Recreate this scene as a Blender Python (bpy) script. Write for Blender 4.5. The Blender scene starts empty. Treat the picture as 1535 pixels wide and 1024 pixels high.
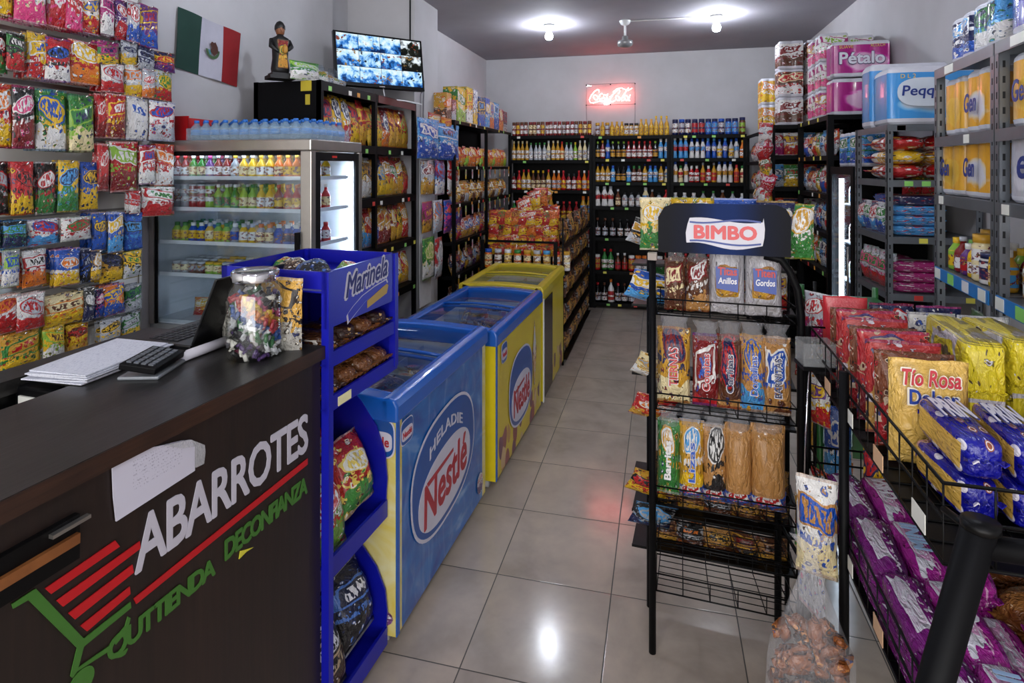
import bpy, math, random
from math import sin, cos, pi, radians, atan2, hypot, sqrt
from mathutils import Matrix, Vector, noise as mnoise
SC = bpy.context.scene
COL = SC.collection
R = random.Random(7)
# ---------------------------------------------------------------- camera, sky, exposure
EYE = 1.7
FPX, CX, CY = 880.0, 767.5, 250.0
YAW = math.atan((990 - CX) / FPX)
cam = bpy.data.cameras.new('camera'); camo = bpy.data.objects.new('camera', cam); COL.objects.link(camo)
camo.location = (0, 0, EYE); camo.rotation_euler = (pi / 2, 0, YAW)
cam.sensor_width = 36; cam.lens = 36 * FPX / 1535; cam.shift_y = -(512 - CY) / 1535; cam.clip_start = .02
SC.camera = camo
w = bpy.data.worlds.new('daylight'); SC.world = w; w.use_nodes = True
w.node_tree.nodes['Background'].inputs[0].default_value = (1, .985, .97, 1)
w.node_tree.nodes['Background'].inputs[1].default_value = 3.4
def area(name, loc, rot, sx, sy, power, col, portal=False):
    l = bpy.data.lights.new(name, 'AREA'); l.shape = 'RECTANGLE'; l.size = sx; l.size_y = sy; l.energy = power; l.color = col
    o = bpy.data.objects.new(name, l); COL.objects.link(o); o.location = loc; o.rotation_euler = rot
    if portal: l.cycles.is_portal = True
    return o
area('daylight_through_shopfront', (-.4, -1.75, 1.55), (pi / 2, 0, 0), 3.7, 2.6, 1, (1, 1, 1), True)
SC.view_settings.view_transform = 'Standard'; SC.view_settings.look = 'None'
SC.view_settings.exposure = 0.55; SC.view_settings.gamma = 1; SC.view_settings.use_curve_mapping = False
SC.cycles.max_bounces = 7; SC.cycles.diffuse_bounces = 3; SC.cycles.glossy_bounces = 3
SC.cycles.transmission_bounces = 5; SC.cycles.transparent_max_bounces = 10; SC.cycles.sample_clamp_indirect = 6
SC.cycles.caustics_reflective = False; SC.cycles.caustics_refractive = False
BULB = 300.0      # emission of the ceiling bulbs
# ---------------------------------------------------------------- measuring helpers: a photo pixel met with a known plane of the shop
_s, _c = sin(YAW), cos(YAW)
def ray(u, v):
    r = (u - CX) / FPX; d = (v - CY) / FPX
    return (-_s + _c * r, _c + _s * r, -d)
def atz(u, v, z):
    q = ray(u, v); t = (z - EYE) / q[2]; return Vector((q[0] * t, q[1] * t, z))
def atx(u, v, x):
    q = ray(u, v); t = x / q[0]; return Vector((x, q[1] * t, EYE + q[2] * t))
def aty(u, v, y):
    q = ray(u, v); t = y / q[1]; return Vector((q[0] * t, y, EYE + q[2] * t))
# ---------------------------------------------------------------- materials
def lin(h):
    if not isinstance(h, str): return (h[0], h[1], h[2], 1)
    h = h.lstrip('#'); o = []
    for i in (0, 2, 4):
        c = int(h[i:i + 2], 16) / 255
        o.append(c / 12.92 if c <= .04045 else ((c + .055) / 1.055) ** 2.4)
    return (o[0], o[1], o[2], 1)
class G:
    def __init__(s, name):
        s.m = bpy.data.materials.new(name); s.m.use_nodes = True; s.t = s.m.node_tree; s.b = s.t.nodes['Principled BSDF']
    def n(s, typ, **kw):
        x = s.t.nodes.new(typ)
        for k, v in kw.items():
            if k.startswith('_'): setattr(x, k[1:], v)
            else: s.put(x.inputs[k.replace('__', ' ')], v)
        return x
    def put(s, inp, v):
        if isinstance(v, bpy.types.NodeSocket): s.t.links.new(v, inp)
        elif isinstance(v, bpy.types.Node): s.t.links.new(v.outputs[0], inp)
        else: inp.default_value = v
    def ma(s, op, a, b=0.0, c=0.0):
        x = s.t.nodes.new('ShaderNodeMath'); x.operation = op
        s.put(x.inputs[0], a); s.put(x.inputs[1], b); s.put(x.inputs[2], c); return x.outputs[0]
    def mix(s, f, a, b):
        x = s.t.nodes.new('ShaderNodeMix'); x.data_type = 'RGBA'
        s.put(x.inputs[0], f); s.put(x.inputs[6], a); s.put(x.inputs[7], b); return x.outputs[2]
    def ramp(s, f, stops, const=False):
        x = s.t.nodes.new('ShaderNodeValToRGB'); s.put(x.inputs[0], f); cr = x.color_ramp
        if const: cr.interpolation = 'CONSTANT'
        while len(cr.elements) < len(stops): cr.elements.new(.5)
        for e, (p, c) in zip(cr.elements, stops): e.position = p; e.color = c
        return x.outputs[0]
    def co(s, which='Object'): return s.n('ShaderNodeTexCoord').outputs[which]
    def mp(s, v, sc=(1, 1, 1), off=(0, 0, 0)):
        x = s.t.nodes.new('ShaderNodeMapping'); s.put(x.inputs[0], v); x.inputs[3].default_value = sc; x.inputs[1].default_value = off; return x.outputs[0]
    def noise(s, v, sc, det=2.0, rough=.5, dist=0.0):
        x = s.n('ShaderNodeTexNoise', Vector=v, Scale=sc, Detail=det, Roughness=rough, Distortion=dist); return x.outputs['Fac']
    def bump(s, h, st=.2, dist=.01):
        x = s.n('ShaderNodeBump', Height=h, Strength=st, Distance=dist); s.put(s.b.inputs['Normal'], x)
    def set(s, col=None, rough=None, metal=None, spec=None, coat=None, trans=None, alpha=None, em=None, es=None):
        I = s.b.inputs
        for k, v in (('Base Color', col), ('Roughness', rough), ('Metallic', metal), ('Specular IOR Level', spec), ('Coat Weight', coat),
                     ('Transmission Weight', trans), ('Alpha', alpha), ('Emission Color', em), ('Emission Strength', es)):
            if v is not None: s.put(I[k], v)
        return s.m
_pc = {}
def plain(name, h, rough=.5, metal=0, spec=.5, coat=0, var=.06):
    k = (name, h, rough, metal)
    if k in _pc: return _pc[k]
    g = G(name); c = lin(h)
    f = g.noise(g.co(), 14, 3)
    d = [max(0, x * (1 - var * 2)) for x in c[:3]] + [1]; u = [min(1, x * (1 + var * 2)) for x in c[:3]] + [1]
    g.set(col=g.mix(f, d, u), rough=rough, metal=metal, spec=spec, coat=coat)
    _pc[k] = g.m; return g.m
def glow(name, h, st):
    g = G(name); g.set(col=lin(h), em=lin(h), es=st); return g.m
def clear(name, tint=(1, 1, 1), a=.02, rough=.05):
    g = G(name); tr = g.n('ShaderNodeBsdfTransparent', Color=(*tint, 1)); gl = g.n('ShaderNodeBsdfGlossy', Roughness=rough)
    lw = g.n('ShaderNodeLayerWeight', Blend=.5)
    f = g.ma('MINIMUM', g.ma('MULTIPLY_ADD', g.ma('POWER', lw.outputs['Facing'], 4.0), .5, a + .02), .8)
    mx = g.t.nodes.new('ShaderNodeMixShader'); g.put(mx.inputs[0], f); g.put(mx.inputs[1], tr.outputs[0]); g.put(mx.inputs[2], gl.outputs[0])
    g.t.links.new(mx.outputs[0], g.t.nodes['Material Output'].inputs[0]); return g.m
def film(name, tint, a, rough=.2, col=(.9, .9, .95)):
    # crumpled see-through packaging film: part transparent, part glossy white
    g = G(name); n = g.noise(g.mp(g.co('Generated'), (7, 7, 3)), 3, 3, .6, 1.5)
    g.set(col=(*col, 1), rough=rough, alpha=g.ma('MULTIPLY_ADD', n, .35, a - .12), spec=.8); g.bump(n, .8, .02); return g.m
def pack(name, c1, c2, c3, c4, seed=0, ax='z', lo=.42, logo=(.5, .68, .38, .13), sc=6.0, cover=.5, rough=.3):
    """printed packaging: ground, lower picture field, scattered printed figures, title patch with squiggle lettering, crimped ends"""
    g = G(name); gen = g.co('Generated'); rq = random.Random(seed * 7 + 1)
    C1, C2, C3, C4 = lin(c1), lin(c2), lin(c3), lin(c4)
    sp = g.n('ShaderNodeSeparateXYZ', Vector=gen); X, Y, Z = sp.outputs
    u, v = (X, Z) if ax == 'z' else ((X, Y) if ax == 'y' else (Y, X))
    m = g.mp(gen, (1, 1, 1.4), (seed * 3.17, seed * 1.31, seed * 2.3))
    wobn = g.n('ShaderNodeTexNoise', Vector=m, Scale=7.0, Detail=1.0)
    md = g.n('ShaderNodeVectorMath', _operation='MULTIPLY_ADD'); g.put(md.inputs[0], wobn.outputs['Color']); md.inputs[1].default_value = (.16, .16, .16); g.put(md.inputs[2], m)
    n1 = g.noise(m, 3.2, 1, .4)
    low = g.ma('LESS_THAN', g.ma('ADD', v, g.ma('MULTIPLY', g.ma('SUBTRACT', n1, .5), .6)), lo)
    col = g.mix(low, C1, C2)
    dark = [x * .22 for x in C1[:3]] + [1]
    vo = g.n('ShaderNodeTexVoronoi', Vector=g.mp(md.outputs[0], (1, .5, 1.2)), Scale=sc); cs = g.n('ShaderNodeSeparateColor', Color=vo.outputs['Color']).outputs
    dist = vo.outputs['Distance']; rad = g.ma('MULTIPLY_ADD', cs[1], .3, .16)
    fld = g.ma('GREATER_THAN', g.noise(m, 4.5, 2), .92 - cover)
    pc = g.ramp(cs[0], [(0, C3), (.25, C4), (.42, (.015, .015, .02, 1)), (.55, C2), (.68, C3), (.82, C4), (.92, (.03, .04, .16, 1))], True)
    shp = g.ma('MULTIPLY', g.ma('LESS_THAN', dist, rad), fld); col = g.mix(shp, col, pc)
    inner = g.ma('MULTIPLY', g.ma('LESS_THAN', dist, g.ma('MULTIPLY', rad, .5)), fld); col = g.mix(inner, col, g.ramp(cs[2], [(0, C4), (.4, C1), (.7, C3), (.85, dark)], True))
    ed = g.ma('MULTIPLY', g.ma('LESS_THAN', g.ma('ABSOLUTE', g.ma('SUBTRACT', dist, rad)), .035), fld); col = g.mix(ed, col, g.mix(g.ma('GREATER_THAN', cs[2], .5), dark, C3))
    v2 = g.n('ShaderNodeTexVoronoi', Vector=md.outputs[0], Scale=sc * 2.7); c2s = g.n('ShaderNodeSeparateColor', Color=v2.outputs['Color']).outputs
    sm = g.ma('MULTIPLY', g.ma('LESS_THAN', v2.outputs['Distance'], .3), g.ma('LESS_THAN', c2s[1], cover * .42))
    col = g.mix(sm, col, g.ramp(c2s[0], [(0, C3), (.35, dark), (.6, C4), (.85, C2)], True))
    var = rq.randrange(4) if logo[2] > .1 else 9
    lu, lv, la, lb = logo; lv += rq.uniform(-.05, .06); lu += rq.uniform(-.05, .05)
    cm = g.t.nodes.new('ShaderNodeCombineXYZ'); sl = rq.uniform(-.25, .25)
    vs = g.ma('ADD', v, g.ma('MULTIPLY', g.ma('SUBTRACT', u, .5), sl))
    g.put(cm.inputs[0], g.ma('MULTIPLY', u, 13)); g.put(cm.inputs[1], g.ma('MULTIPLY', vs, 9)); cm.inputs[2].default_value = seed
    sq = g.noise(cm.outputs[0], 1.0, 1.5)
    if var < 9:
        a = g.ma('DIVIDE', g.ma('SUBTRACT', u, lu), la); b = g.ma('DIVIDE', g.ma('SUBTRACT', vs, lv), lb * (1.0 if var else 1.5))
        if var in (0, 1): el = g.ma('ADD', g.ma('MULTIPLY', a, a), g.ma('MULTIPLY', b, b))
        else: el = g.ma('MAXIMUM', g.ma('ABSOLUTE', a), g.ma('MULTIPLY', g.ma('ABSOLUTE', b), 1.15))
        wob = g.ma('ADD', el, g.ma('MULTIPLY', g.ma('SUBTRACT', n1, .5), 1.6 if var != 3 else .8))
        pa, pb = ((C3, C4), (C4, C3), (C3, C4), (C1, C3))[var]
        col = g.mix(g.ma('LESS_THAN', wob, 1.25), col, pb); col = g.mix(g.ma('LESS_THAN', wob, 1.0), col, pa)
        ln = g.ma('MULTIPLY', g.ma('LESS_THAN', wob, .72), g.ma('GREATER_THAN', sq, .49)); col = g.mix(ln, col, pb if var != 3 else C4)
    if var < 9 or cover > .3:
        row = g.ma('MULTIPLY', g.ma('LESS_THAN', g.ma('ABSOLUTE', g.ma('SUBTRACT', vs, lv - .25)), .045), g.ma('GREATER_THAN', sq, .52)); col = g.mix(row, col, C3)
    if ax == 'z':
        cr = g.ma('GREATER_THAN', g.ma('ABSOLUTE', g.ma('SUBTRACT', v, .5)), .462); col = g.mix(g.ma('MULTIPLY', cr, .7), col, g.mix(g.ma('GREATER_THAN', g.ma('FRACT', g.ma('MULTIPLY', v, 70)), .5), C1, C4))
    bn = g.noise(g.mp(gen, (1, 1, 1), (seed, seed, 0)), 6, 3, .6, .8)
    g.set(col=col, rough=rough, spec=.5, coat=.35); g.b.inputs['Coat Roughness'].default_value = .12; g.bump(bn, .7, .03)
    return g.m
def wood(name, dark, light, sc=(22, 22, 1.2), rough=.45):
    g = G(name); n = g.noise(g.mp(g.co(), sc), 3, 5, .6, .4); n2 = g.noise(g.mp(g.co(), (4, 4, .3)), 2, 2)
    f = g.ma('MULTIPLY_ADD', n2, .5, g.ma('MULTIPLY', n, .6)); g.set(col=g.ramp(f, [(.3, lin(dark)), (.75, lin(light))]), rough=rough); g.bump(n, .08, .004); return g.m
# ---------------------------------------------------------------- mesh helpers
class MB:
    def __init__(s): s.v = []; s.f = []; s.mi = []; s.sm = []
    def add(s, vs, fs, m=0, smooth=False):
        o = len(s.v); s.v += [tuple(p) for p in vs]
        for f in fs: s.f.append([i + o for i in f]); s.mi.append(m); s.sm.append(smooth)
        return s
    def box(s, a, b, m=0, M=None):
        x0, y0, z0 = a; x1, y1, z1 = b
        vs = [Vector(p) for p in ((x0, y0, z0), (x1, y0, z0), (x1, y1, z0), (x0, y1, z0), (x0, y0, z1), (x1, y0, z1), (x1, y1, z1), (x0, y1, z1))]
        if M: vs = [M @ p for p in vs]
        return s.add(vs, [(0, 3, 2, 1), (4, 5, 6, 7), (0, 1, 5, 4), (1, 2, 6, 5), (2, 3, 7, 6), (3, 0, 4, 7)], m)
    def prism(s, pts, y0, y1, m=0, f=None):
        """polygon given in (x,z) pushed from y0 to y1; f maps a point"""
        f = f or (lambda x, y, z: (x, y, z)); n = len(pts)
        vs = [f(x, y0, z) for x, z in pts] + [f(x, y1, z) for x, z in pts]
        fs = [list(range(n)), list(range(2 * n - 1, n - 1, -1))] + [(i, i + n, (i + 1) % n + n, (i + 1) % n) for i in range(n)]
        return s.add(vs, fs, m)
    def tube(s, pts, r, seg=8, m=0, closed=False, cap=True):
        pts = [Vector(p) for p in pts]; n = len(pts); rs = r if isinstance(r, (list, tuple)) else [r] * n; vs = []; up = None
        for i, p in enumerate(pts):
            if closed: d = pts[(i + 1) % n] - pts[i - 1]
            else: d = pts[min(i + 1, n - 1)] - pts[max(i - 1, 0)]
            if d.length < 1e-9: d = Vector((0, 0, 1))
            d.normalize()
            if up is None: up = Vector((0, 0, 1)) if abs(d.z) < .9 else Vector((1, 0, 0))
            a = d.cross(up)
            if a.length < 1e-5: a = d.orthogonal()
            a.normalize(); b = a.cross(d).normalized(); up = b
            for k in range(seg):
                t = 2 * pi * k / seg; vs.append(p + a * cos(t) * rs[i] + b * sin(t) * rs[i])
        fs = []; L = n if closed else n - 1
        for i in range(L):
            for k in range(seg):
                j = (i + 1) % n; fs.append((i * seg + k, i * seg + (k + 1) % seg, j * seg + (k + 1) % seg, j * seg + k))
        if cap and not closed: fs += [tuple(range(seg - 1, -1, -1)), tuple(range((n - 1) * seg, n * seg))]
        return s.add(vs, fs, m, True)
    def lathe(s, prof, seg=12, m=0, c=(0, 0, 0), sq=0):
        """prof: (radius, z[, material]) from bottom to top"""
        o = len(s.v); n = len(prof)
        for p in prof:
            for k in range(seg):
                t = 2 * pi * k / seg; x, y = cos(t), sin(t)
                if sq: q = (abs(x) ** 4 + abs(y) ** 4) ** .25; x, y = x / (1 + sq * (q - 1)), y / (1 + sq * (q - 1))
                s.v.append((c[0] + p[0] * x, c[1] + p[0] * y, c[2] + p[1]))
        for i in range(n - 1):
            mm = prof[i][2] if len(prof[i]) > 2 else m
            for k in range(seg):
                s.f.append([o + i * seg + k, o + i * seg + (k + 1) % seg, o + (i + 1) * seg + (k + 1) % seg, o + (i + 1) * seg + k]); s.mi.append(mm); s.sm.append(True)
        s.f.append([o + k for k in range(seg - 1, -1, -1)]); s.mi.append(prof[0][2] if len(prof[0]) > 2 else m); s.sm.append(False)
        s.f.append([o + (n - 1) * seg + k for k in range(seg)]); s.mi.append(prof[-1][2] if len(prof[-1]) > 2 else m); s.sm.append(False)
        return s
    def mesh(s, name, mats):
        me = bpy.data.meshes.new(name); me.from_pydata(s.v, [], s.f)
        for m in (mats if isinstance(mats, (list, tuple)) else [mats]): me.materials.append(m)
        me.polygons.foreach_set('material_index', s.mi); me.polygons.foreach_set('use_smooth', s.sm); me.validate(); me.update(); return me
    def build(s, name, mats, parent=None, loc=(0, 0, 0), rot=(0, 0, 0), bevel=0, seg=2, kind=None):
        return link(name, s.mesh(name, mats), parent, loc, rot, bevel, seg, kind)
def link(name, me, parent=None, loc=(0, 0, 0), rot=(0, 0, 0), bevel=0, seg=2, kind=None):
    o = bpy.data.objects.new(name, me); COL.objects.link(o); o.location = loc; o.rotation_euler = rot
    if parent: o.parent = parent
    if bevel:
        b = o.modifiers.new('edge', 'BEVEL'); b.width = bevel; b.segments = seg; b.limit_method = 'ANGLE'
    if kind: o['kind'] = kind
    return o
def tag(o, label, cat, group=None, kind=None):
    o['label'] = label; o['category'] = cat
    if group: o['group'] = group
    if kind: o['kind'] = kind
    return o
def thing(name, label, cat, loc=(0, 0, 0), rz=0, group=None, rot=None):
    o = bpy.data.objects.new(name, None); COL.objects.link(o); o.location = loc; o.rotation_euler = rot or (0, 0, rz); o.empty_display_size = .05
    return tag(o, label, cat, group)
def dup(src, loc, rot, label, group=None, cat=None, scale=None):
    r = src.copy(); COL.objects.link(r); r.location = loc; r.rotation_euler = rot
    r['label'] = label
    if group: r['group'] = group
    if cat: r['category'] = cat
    if scale: r.scale = scale
    for ch in list(src.children):
        c = ch.copy(); COL.objects.link(c); c.parent = r
        for gch in ch.children:
            d = gch.copy(); COL.objects.link(d); d.parent = c
    return r
def struct(name, mb, mats, bevel=0):
    o = mb.build(name, mats, bevel=bevel); o['kind'] = 'structure'; return o
class Stock:
    """hands out copies of one modelled product; the first call uses the model itself"""
    def __init__(s, make): s.make = make; s.root = None
    def put(s, loc, rot, label, group=None, cat=None, scale=None):
        if s.root is None:
            s.root = s.make(); r = s.root; r.location = loc; r.rotation_euler = rot; r['label'] = label
            if group: r['group'] = group
            if cat: r['category'] = cat
            if scale: r.scale = scale
            return r
        r = dup(s.root, loc, rot, label, group, cat)
        r.scale = scale or (1, 1, 1)
        return r
def text(s, w, h, mat, parent=None, loc=(0, 0, 0), rot=(0, 0, 0), off=0.0, ext=.001, shear=0, name='lettering', space=1.0, fy=None):
    """lettering fitted into w x h (centred), standing in the x-z plane facing -y"""
    cu = bpy.data.curves.new('t', 'FONT'); cu.body = s; cu.shear = shear; cu.extrude = 0; cu.space_character = space; cu.resolution_u = 3
    to = bpy.data.objects.new('t', cu); COL.objects.link(to); dg = bpy.context.evaluated_depsgraph_get(); dg.update()
    me = bpy.data.meshes.new_from_object(to.evaluated_get(dg)); bpy.data.objects.remove(to); bpy.data.curves.remove(cu)
    vs = [v.co.copy() for v in me.vertices]
    x0, x1 = min(v.x for v in vs), max(v.x for v in vs); y0, y1 = min(v.y for v in vs), max(v.y for v in vs)
    fs = [list(p.vertices) for p in me.polygons]; bpy.data.meshes.remove(me)
    # heavier strokes: the outline spread a little in every direction
    hh = y1 - y0; r_ = off * .8; wx = (w * .5) / (x1 - x0 + 2 * r_); x0 -= r_; x1 += r_; y0 -= r_; y1 += r_
    dirs = [(0, 0)] if off <= 0 else [(0, 0)] + [(r_ * cos(pi * k / 4), r_ * sin(pi * k / 4)) for k in range(8)]
    mb = MB(); n = len(vs); ec = {}
    for f in fs:
        for i in range(len(f)):
            e = (f[i], f[(i + 1) % len(f)]); ec.setdefault((min(e), max(e)), []).append(e)
    rims = [(e[0][1], e[0][0], e[0][0] + n, e[0][1] + n) for e in ec.values() if len(e) == 1]
    for kd, (dx, dy) in enumerate(dirs):
        P = []; ek = ext + kd * 4e-5
        for v in vs:
            x = ((v.x + dx - x0) / (x1 - x0) - .5) * w; z = ((v.y + dy - y0) / (y1 - y0) - .5) * h
            if fy: z += fy(x / w + .5)
            P.append((x, z))
        mb.add([(x, -ek, z) for x, z in P] + [(x, 0, z) for x, z in P], fs + rims)
    return mb.build(name, mat, parent, loc, rot)
def plate(pts, mat, parent, name, loc=(0, 0, 0), rot=(0, 0, 0), t=.001, y=0.0):
    return MB().prism(pts, y - t, y, 0).build(name, mat, parent, loc, rot)
def oval(cx, cz, a, b, n=40, p=2.0, tilt=0):
    o = []
    for k in range(n):
        t = 2 * pi * k / n; x = a * abs(cos(t)) ** (2 / p) * (1 if cos(t) > 0 else -1); z = b * abs(sin(t)) ** (2 / p) * (1 if sin(t) > 0 else -1)
        o.append((cx + x * cos(tilt) - z * sin(tilt), cz + x * sin(tilt) + z * cos(tilt)))
    return o
def bag_mesh(name, wd, ht, th, mat, seed=0, nx=8, nz=12, crimp=.06, pinch=.05, wr=.12, hole=False):
    """a sealed pouch: flat crimped ends, puffed middle, wrinkles; stands on z=0, front towards -y"""
    rr = random.Random(seed); mb = MB(); vs = []
    for side in (-1, 1):
        for j in range(nz + 1):
            v = j / nz
            if j == 1: v = crimp
            if j == nz - 1: v = 1 - crimp
            q = max(0, min(1, (v - crimp) / (1 - 2 * crimp))); bz = (max(0, sin(pi * q))) ** .45 if 0 < q < 1 else 0
            for i in range(nx + 1):
                u = i / nx; bx = max(0, 1 - abs(2 * u - 1) ** 2.6) ** .6
                t = th / 2 * bz * bx * (1 + wr * 2 * mnoise.noise(Vector((u * 4 + seed, v * 5, side * 3))))
                x = (u - .5) * wd * (1 - pinch * bz) + wr * .1 * wd * mnoise.noise(Vector((seed, v * 6, u * 3)))
                z = v * ht + (.02 * ht * mnoise.noise(Vector((u * 3, seed, 9))) if j in (0, nz) else 0)
                vs.append((x, side * (t + .0006), z))
    n = (nx + 1) * (nz + 1); fs = []
    for side in (0, 1):
        for j in range(nz):
            for i in range(nx):
                a = side * n + j * (nx + 1) + i; q = (a, a + 1, a + nx + 2, a + nx + 1); fs.append(q if side == 0 else q[::-1])
    B = [i for i in range(nx + 1)] + [j * (nx + 1) + nx for j in range(1, nz + 1)] + [nz * (nx + 1) + i for i in range(nx - 1, -1, -1)] + [j * (nx + 1) for j in range(nz - 1, 0, -1)]
    for k in range(len(B)): a, b = B[k], B[(k + 1) % len(B)]; fs.append((a, a + n, b + n, b))
    mb.add(vs, fs, 0, True); return mb.mesh(name, mat)
def rbox_mesh(name, a, b, c, mat, p=5.0, nu=10, nv=24, seed=0, wr=.0, crimp=0):
    """soft rounded box a x b x c (full sizes) resting on z=0, optionally with flattened seal fins at the x ends"""
    mb = MB(); vs = []; e = 2 / p
    sg = lambda t, q: (abs(t) ** q) * (1 if t >= 0 else -1)
    for j in range(nu + 1):
        ph = -pi / 2 + pi * j / nu
        for i in range(nv):
            th = 2 * pi * i / nv
            x = sg(sin(ph), e); r = abs(cos(ph)) ** e; y = r * sg(cos(th), e); z = r * sg(sin(th), e)
            k = 1 + wr * mnoise.noise(Vector((x * 2.2 + seed, y * 2.5, z * 2.5 + seed)))
            vs.append((x * a / 2, y * b / 2 * k, c / 2 + z * c / 2 * k))
    fs = [(j * nv + i, j * nv + (i + 1) % nv, (j + 1) * nv + (i + 1) % nv, (j + 1) * nv + i) for j in range(nu) for i in range(nv)]
    mb.add(vs, fs, 0, True)
    if crimp:
        for sx in (-1, 1):
            x0 = sx * a * .47; x1 = sx * (a / 2 + crimp); N = 8
            for k in range(N):
                y0 = (k / N - .5) * b * .92; y1 = ((k + 1) / N - .5) * b * .92; z0 = c * .5
                mb.add([(x0, y0, z0 - .004), (x0, y1, z0 - .004), (x1, y1, z0 + .006 * (k % 2) - .002), (x1, y0, z0 + .006 * ((k + 1) % 2) - .002),
                        (x0, y0, z0 + .004), (x0, y1, z0 + .004), (x1, y1, z0 + .006 * (k % 2) + .001), (x1, y0, z0 + .006 * ((k + 1) % 2) + .001)],
                       [(0, 3, 2, 1), (4, 5, 6, 7), (0, 1, 5, 4), (2, 3, 7, 6), (1, 2, 6, 5), (3, 0, 4, 7)])
    return mb.mesh(name, mat)
ORD = 'zeroth first second third fourth fifth sixth seventh eighth ninth tenth eleventh twelfth thirteenth fourteenth fifteenth sixteenth seventeenth eighteenth nineteenth twentieth'.split()
def nth(k):
    if k <= 20: return ORD[k]
    t = {2: 'twenty', 3: 'thirty', 4: 'forty'}[k // 10]
    return t + '-' + ORD[k % 10] if k % 10 else {30: 'thirtieth', 40: 'fortieth'}[k]
# shared materials
M_black = plain('black_powder_coat', '#08080a', .5, 0, .12); M_blackm = plain('black_wire', '#070708', .4, 0, .2)
M_grey = None
M_white = plain('white_plastic', '#e6e6ea', .4); M_steel = plain('brushed_steel', '#b9b4ae', .28, .9); M_chrome = plain('chrome', '#d8d8dc', .12, 1)
M_green = plain('price_green', '#8fd36a', .5); M_yel = plain('price_yellow', '#e6dc5a', .5); M_redp = plain('price_red', '#d9443c', .5); M_wp = plain('price_white', '#e8e8e0', .5); M_orp = plain('price_orange', '#e09a3c', .5)
PRICE = [M_green, M_yel, M_green, M_wp, M_redp, M_orp]
def holes_metal(name, base):
    g = G(name); co = g.co(); sp = g.n('ShaderNodeSeparateXYZ', Vector=co)
    fz = g.ma('FRACT', g.ma('DIVIDE', sp.outputs[2], .05)); dz = g.ma('ABSOLUTE', g.ma('SUBTRACT', fz, .5))
    g.set(col=g.mix(g.noise(co, 12, 3), lin(base), [min(1, c * 1.4) for c in lin(base)]), rough=.35, metal=.6); return g.m
M_grey = holes_metal('grey_angle_steel', '#6b7076'); M_hole = plain('slot_shadow_steel', '#14161a', .8)
exec_order = []
# ================================================================ the room
ZC = 3.1; XL = -2.45; XR = 1.6; YB = 7.4; YF = -1.8
g = G('glazed_floor_tile'); co = g.co(); sp = g.n('ShaderNodeSeparateXYZ', Vector=co)
fx = g.ma('DIVIDE', g.ma('ADD', sp.outputs[0], .66 + 4.7), .47); fy = g.ma('DIVIDE', g.ma('ADD', sp.outputs[1], -1.885 + 4.75), .475)
ex = g.ma('MULTIPLY', g.ma('SUBTRACT', .5, g.ma('ABSOLUTE', g.ma('SUBTRACT', g.ma('FRACT', fx), .5))), .47)
ey = g.ma('MULTIPLY', g.ma('SUBTRACT', .5, g.ma('ABSOLUTE', g.ma('SUBTRACT', g.ma('FRACT', fy), .5))), .475)
edge = g.ma('MINIMUM', ex, ey); gr = g.ma('LESS_THAN', edge, .0022)
cid = g.t.nodes.new('ShaderNodeCombineXYZ'); g.put(cid.inputs[0], g.ma('FLOOR', fx)); g.put(cid.inputs[1], g.ma('FLOOR', fy))
wn = g.n('ShaderNodeTexWhiteNoise', Vector=cid.outputs[0]).outputs[0]
vv = g.n('ShaderNodeVectorMath', _operation='MULTIPLY_ADD'); g.put(vv.inputs[0], cid.outputs[0]); vv.inputs[1].default_value = (7.3, 3.1, 1); g.put(vv.inputs[2], co)
n = g.noise(vv.outputs[0], 3.2, 5, .62, .3)
tile = g.ramp(n, [(.25, lin('#978b81')), (.5, lin('#b3a598')), (.78, lin('#c9b7a6'))])
tile = g.mix(g.ma('MULTIPLY', wn, .25), tile, lin('#a89e96'))
g.set(col=g.mix(gr, tile, lin('#4a4642')), rough=g.ma('MULTIPLY_ADD', gr, .5, g.ma('MULTIPLY_ADD', n, .1, .1)), spec=.55)
g.bump(g.ma('SMOOTH_MIN', edge, .004, .002), .3, .3)
struct('floor', MB().box((XL - .3, YF - 3, -.12), (XR + .3, YB + .3, 0)), g.m)
g = G('painted_plaster'); co = g.co(); n = g.noise(co, 1.6, 4, .6); n2 = g.noise(co, 60, 2)
g.set(col=g.ramp(n, [(.3, lin('#bab8ba')), (.7, lin('#c9c7ca'))]), rough=.75); g.bump(n2, .06, .002); M_wall = g.m
g = G('ceiling_plaster'); co = g.co(); n = g.noise(co, 1.1, 4, .6)
g.set(col=g.ramp(n, [(.3, lin('#96939a')), (.7, lin('#a5a2a8'))]), rough=.85); M_ceil = g.m
struct('ceiling', MB().box((XL - .3, YF - .2, ZC), (XR + .3, YB + .3, ZC + .15)), M_ceil)
struct('wall_back', MB().box((XL - .3, YB, 0), (XR + .3, YB + .15, ZC)), M_wall)
struct('wall_right', MB().box((XR, YF, 0), (XR + .15, YB, ZC)), M_wall)
struct('wall_left', MB().box((XL - .15, YF, 0), (XL, 4.05, ZC)).box((XL - .25, 4.05, 0), (XL - .08, 4.43, ZC)).box((XL - .25, 4.92, 0), (-2.22, YB, ZC)), M_wall)
struct('wall_pillar', MB().box((XL - .25, 4.41, 0), (-1.93, 4.92, ZC)), M_wall)
struct('wall_front', MB().box((XL - .15, YF - .15, 0), (-2.25, YF, ZC)).box((1.45, YF - .15, 0), (XR + .15, YF, ZC)).box((-2.25, YF - .15, 2.85), (1.45, YF, ZC)), M_wall)
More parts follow.
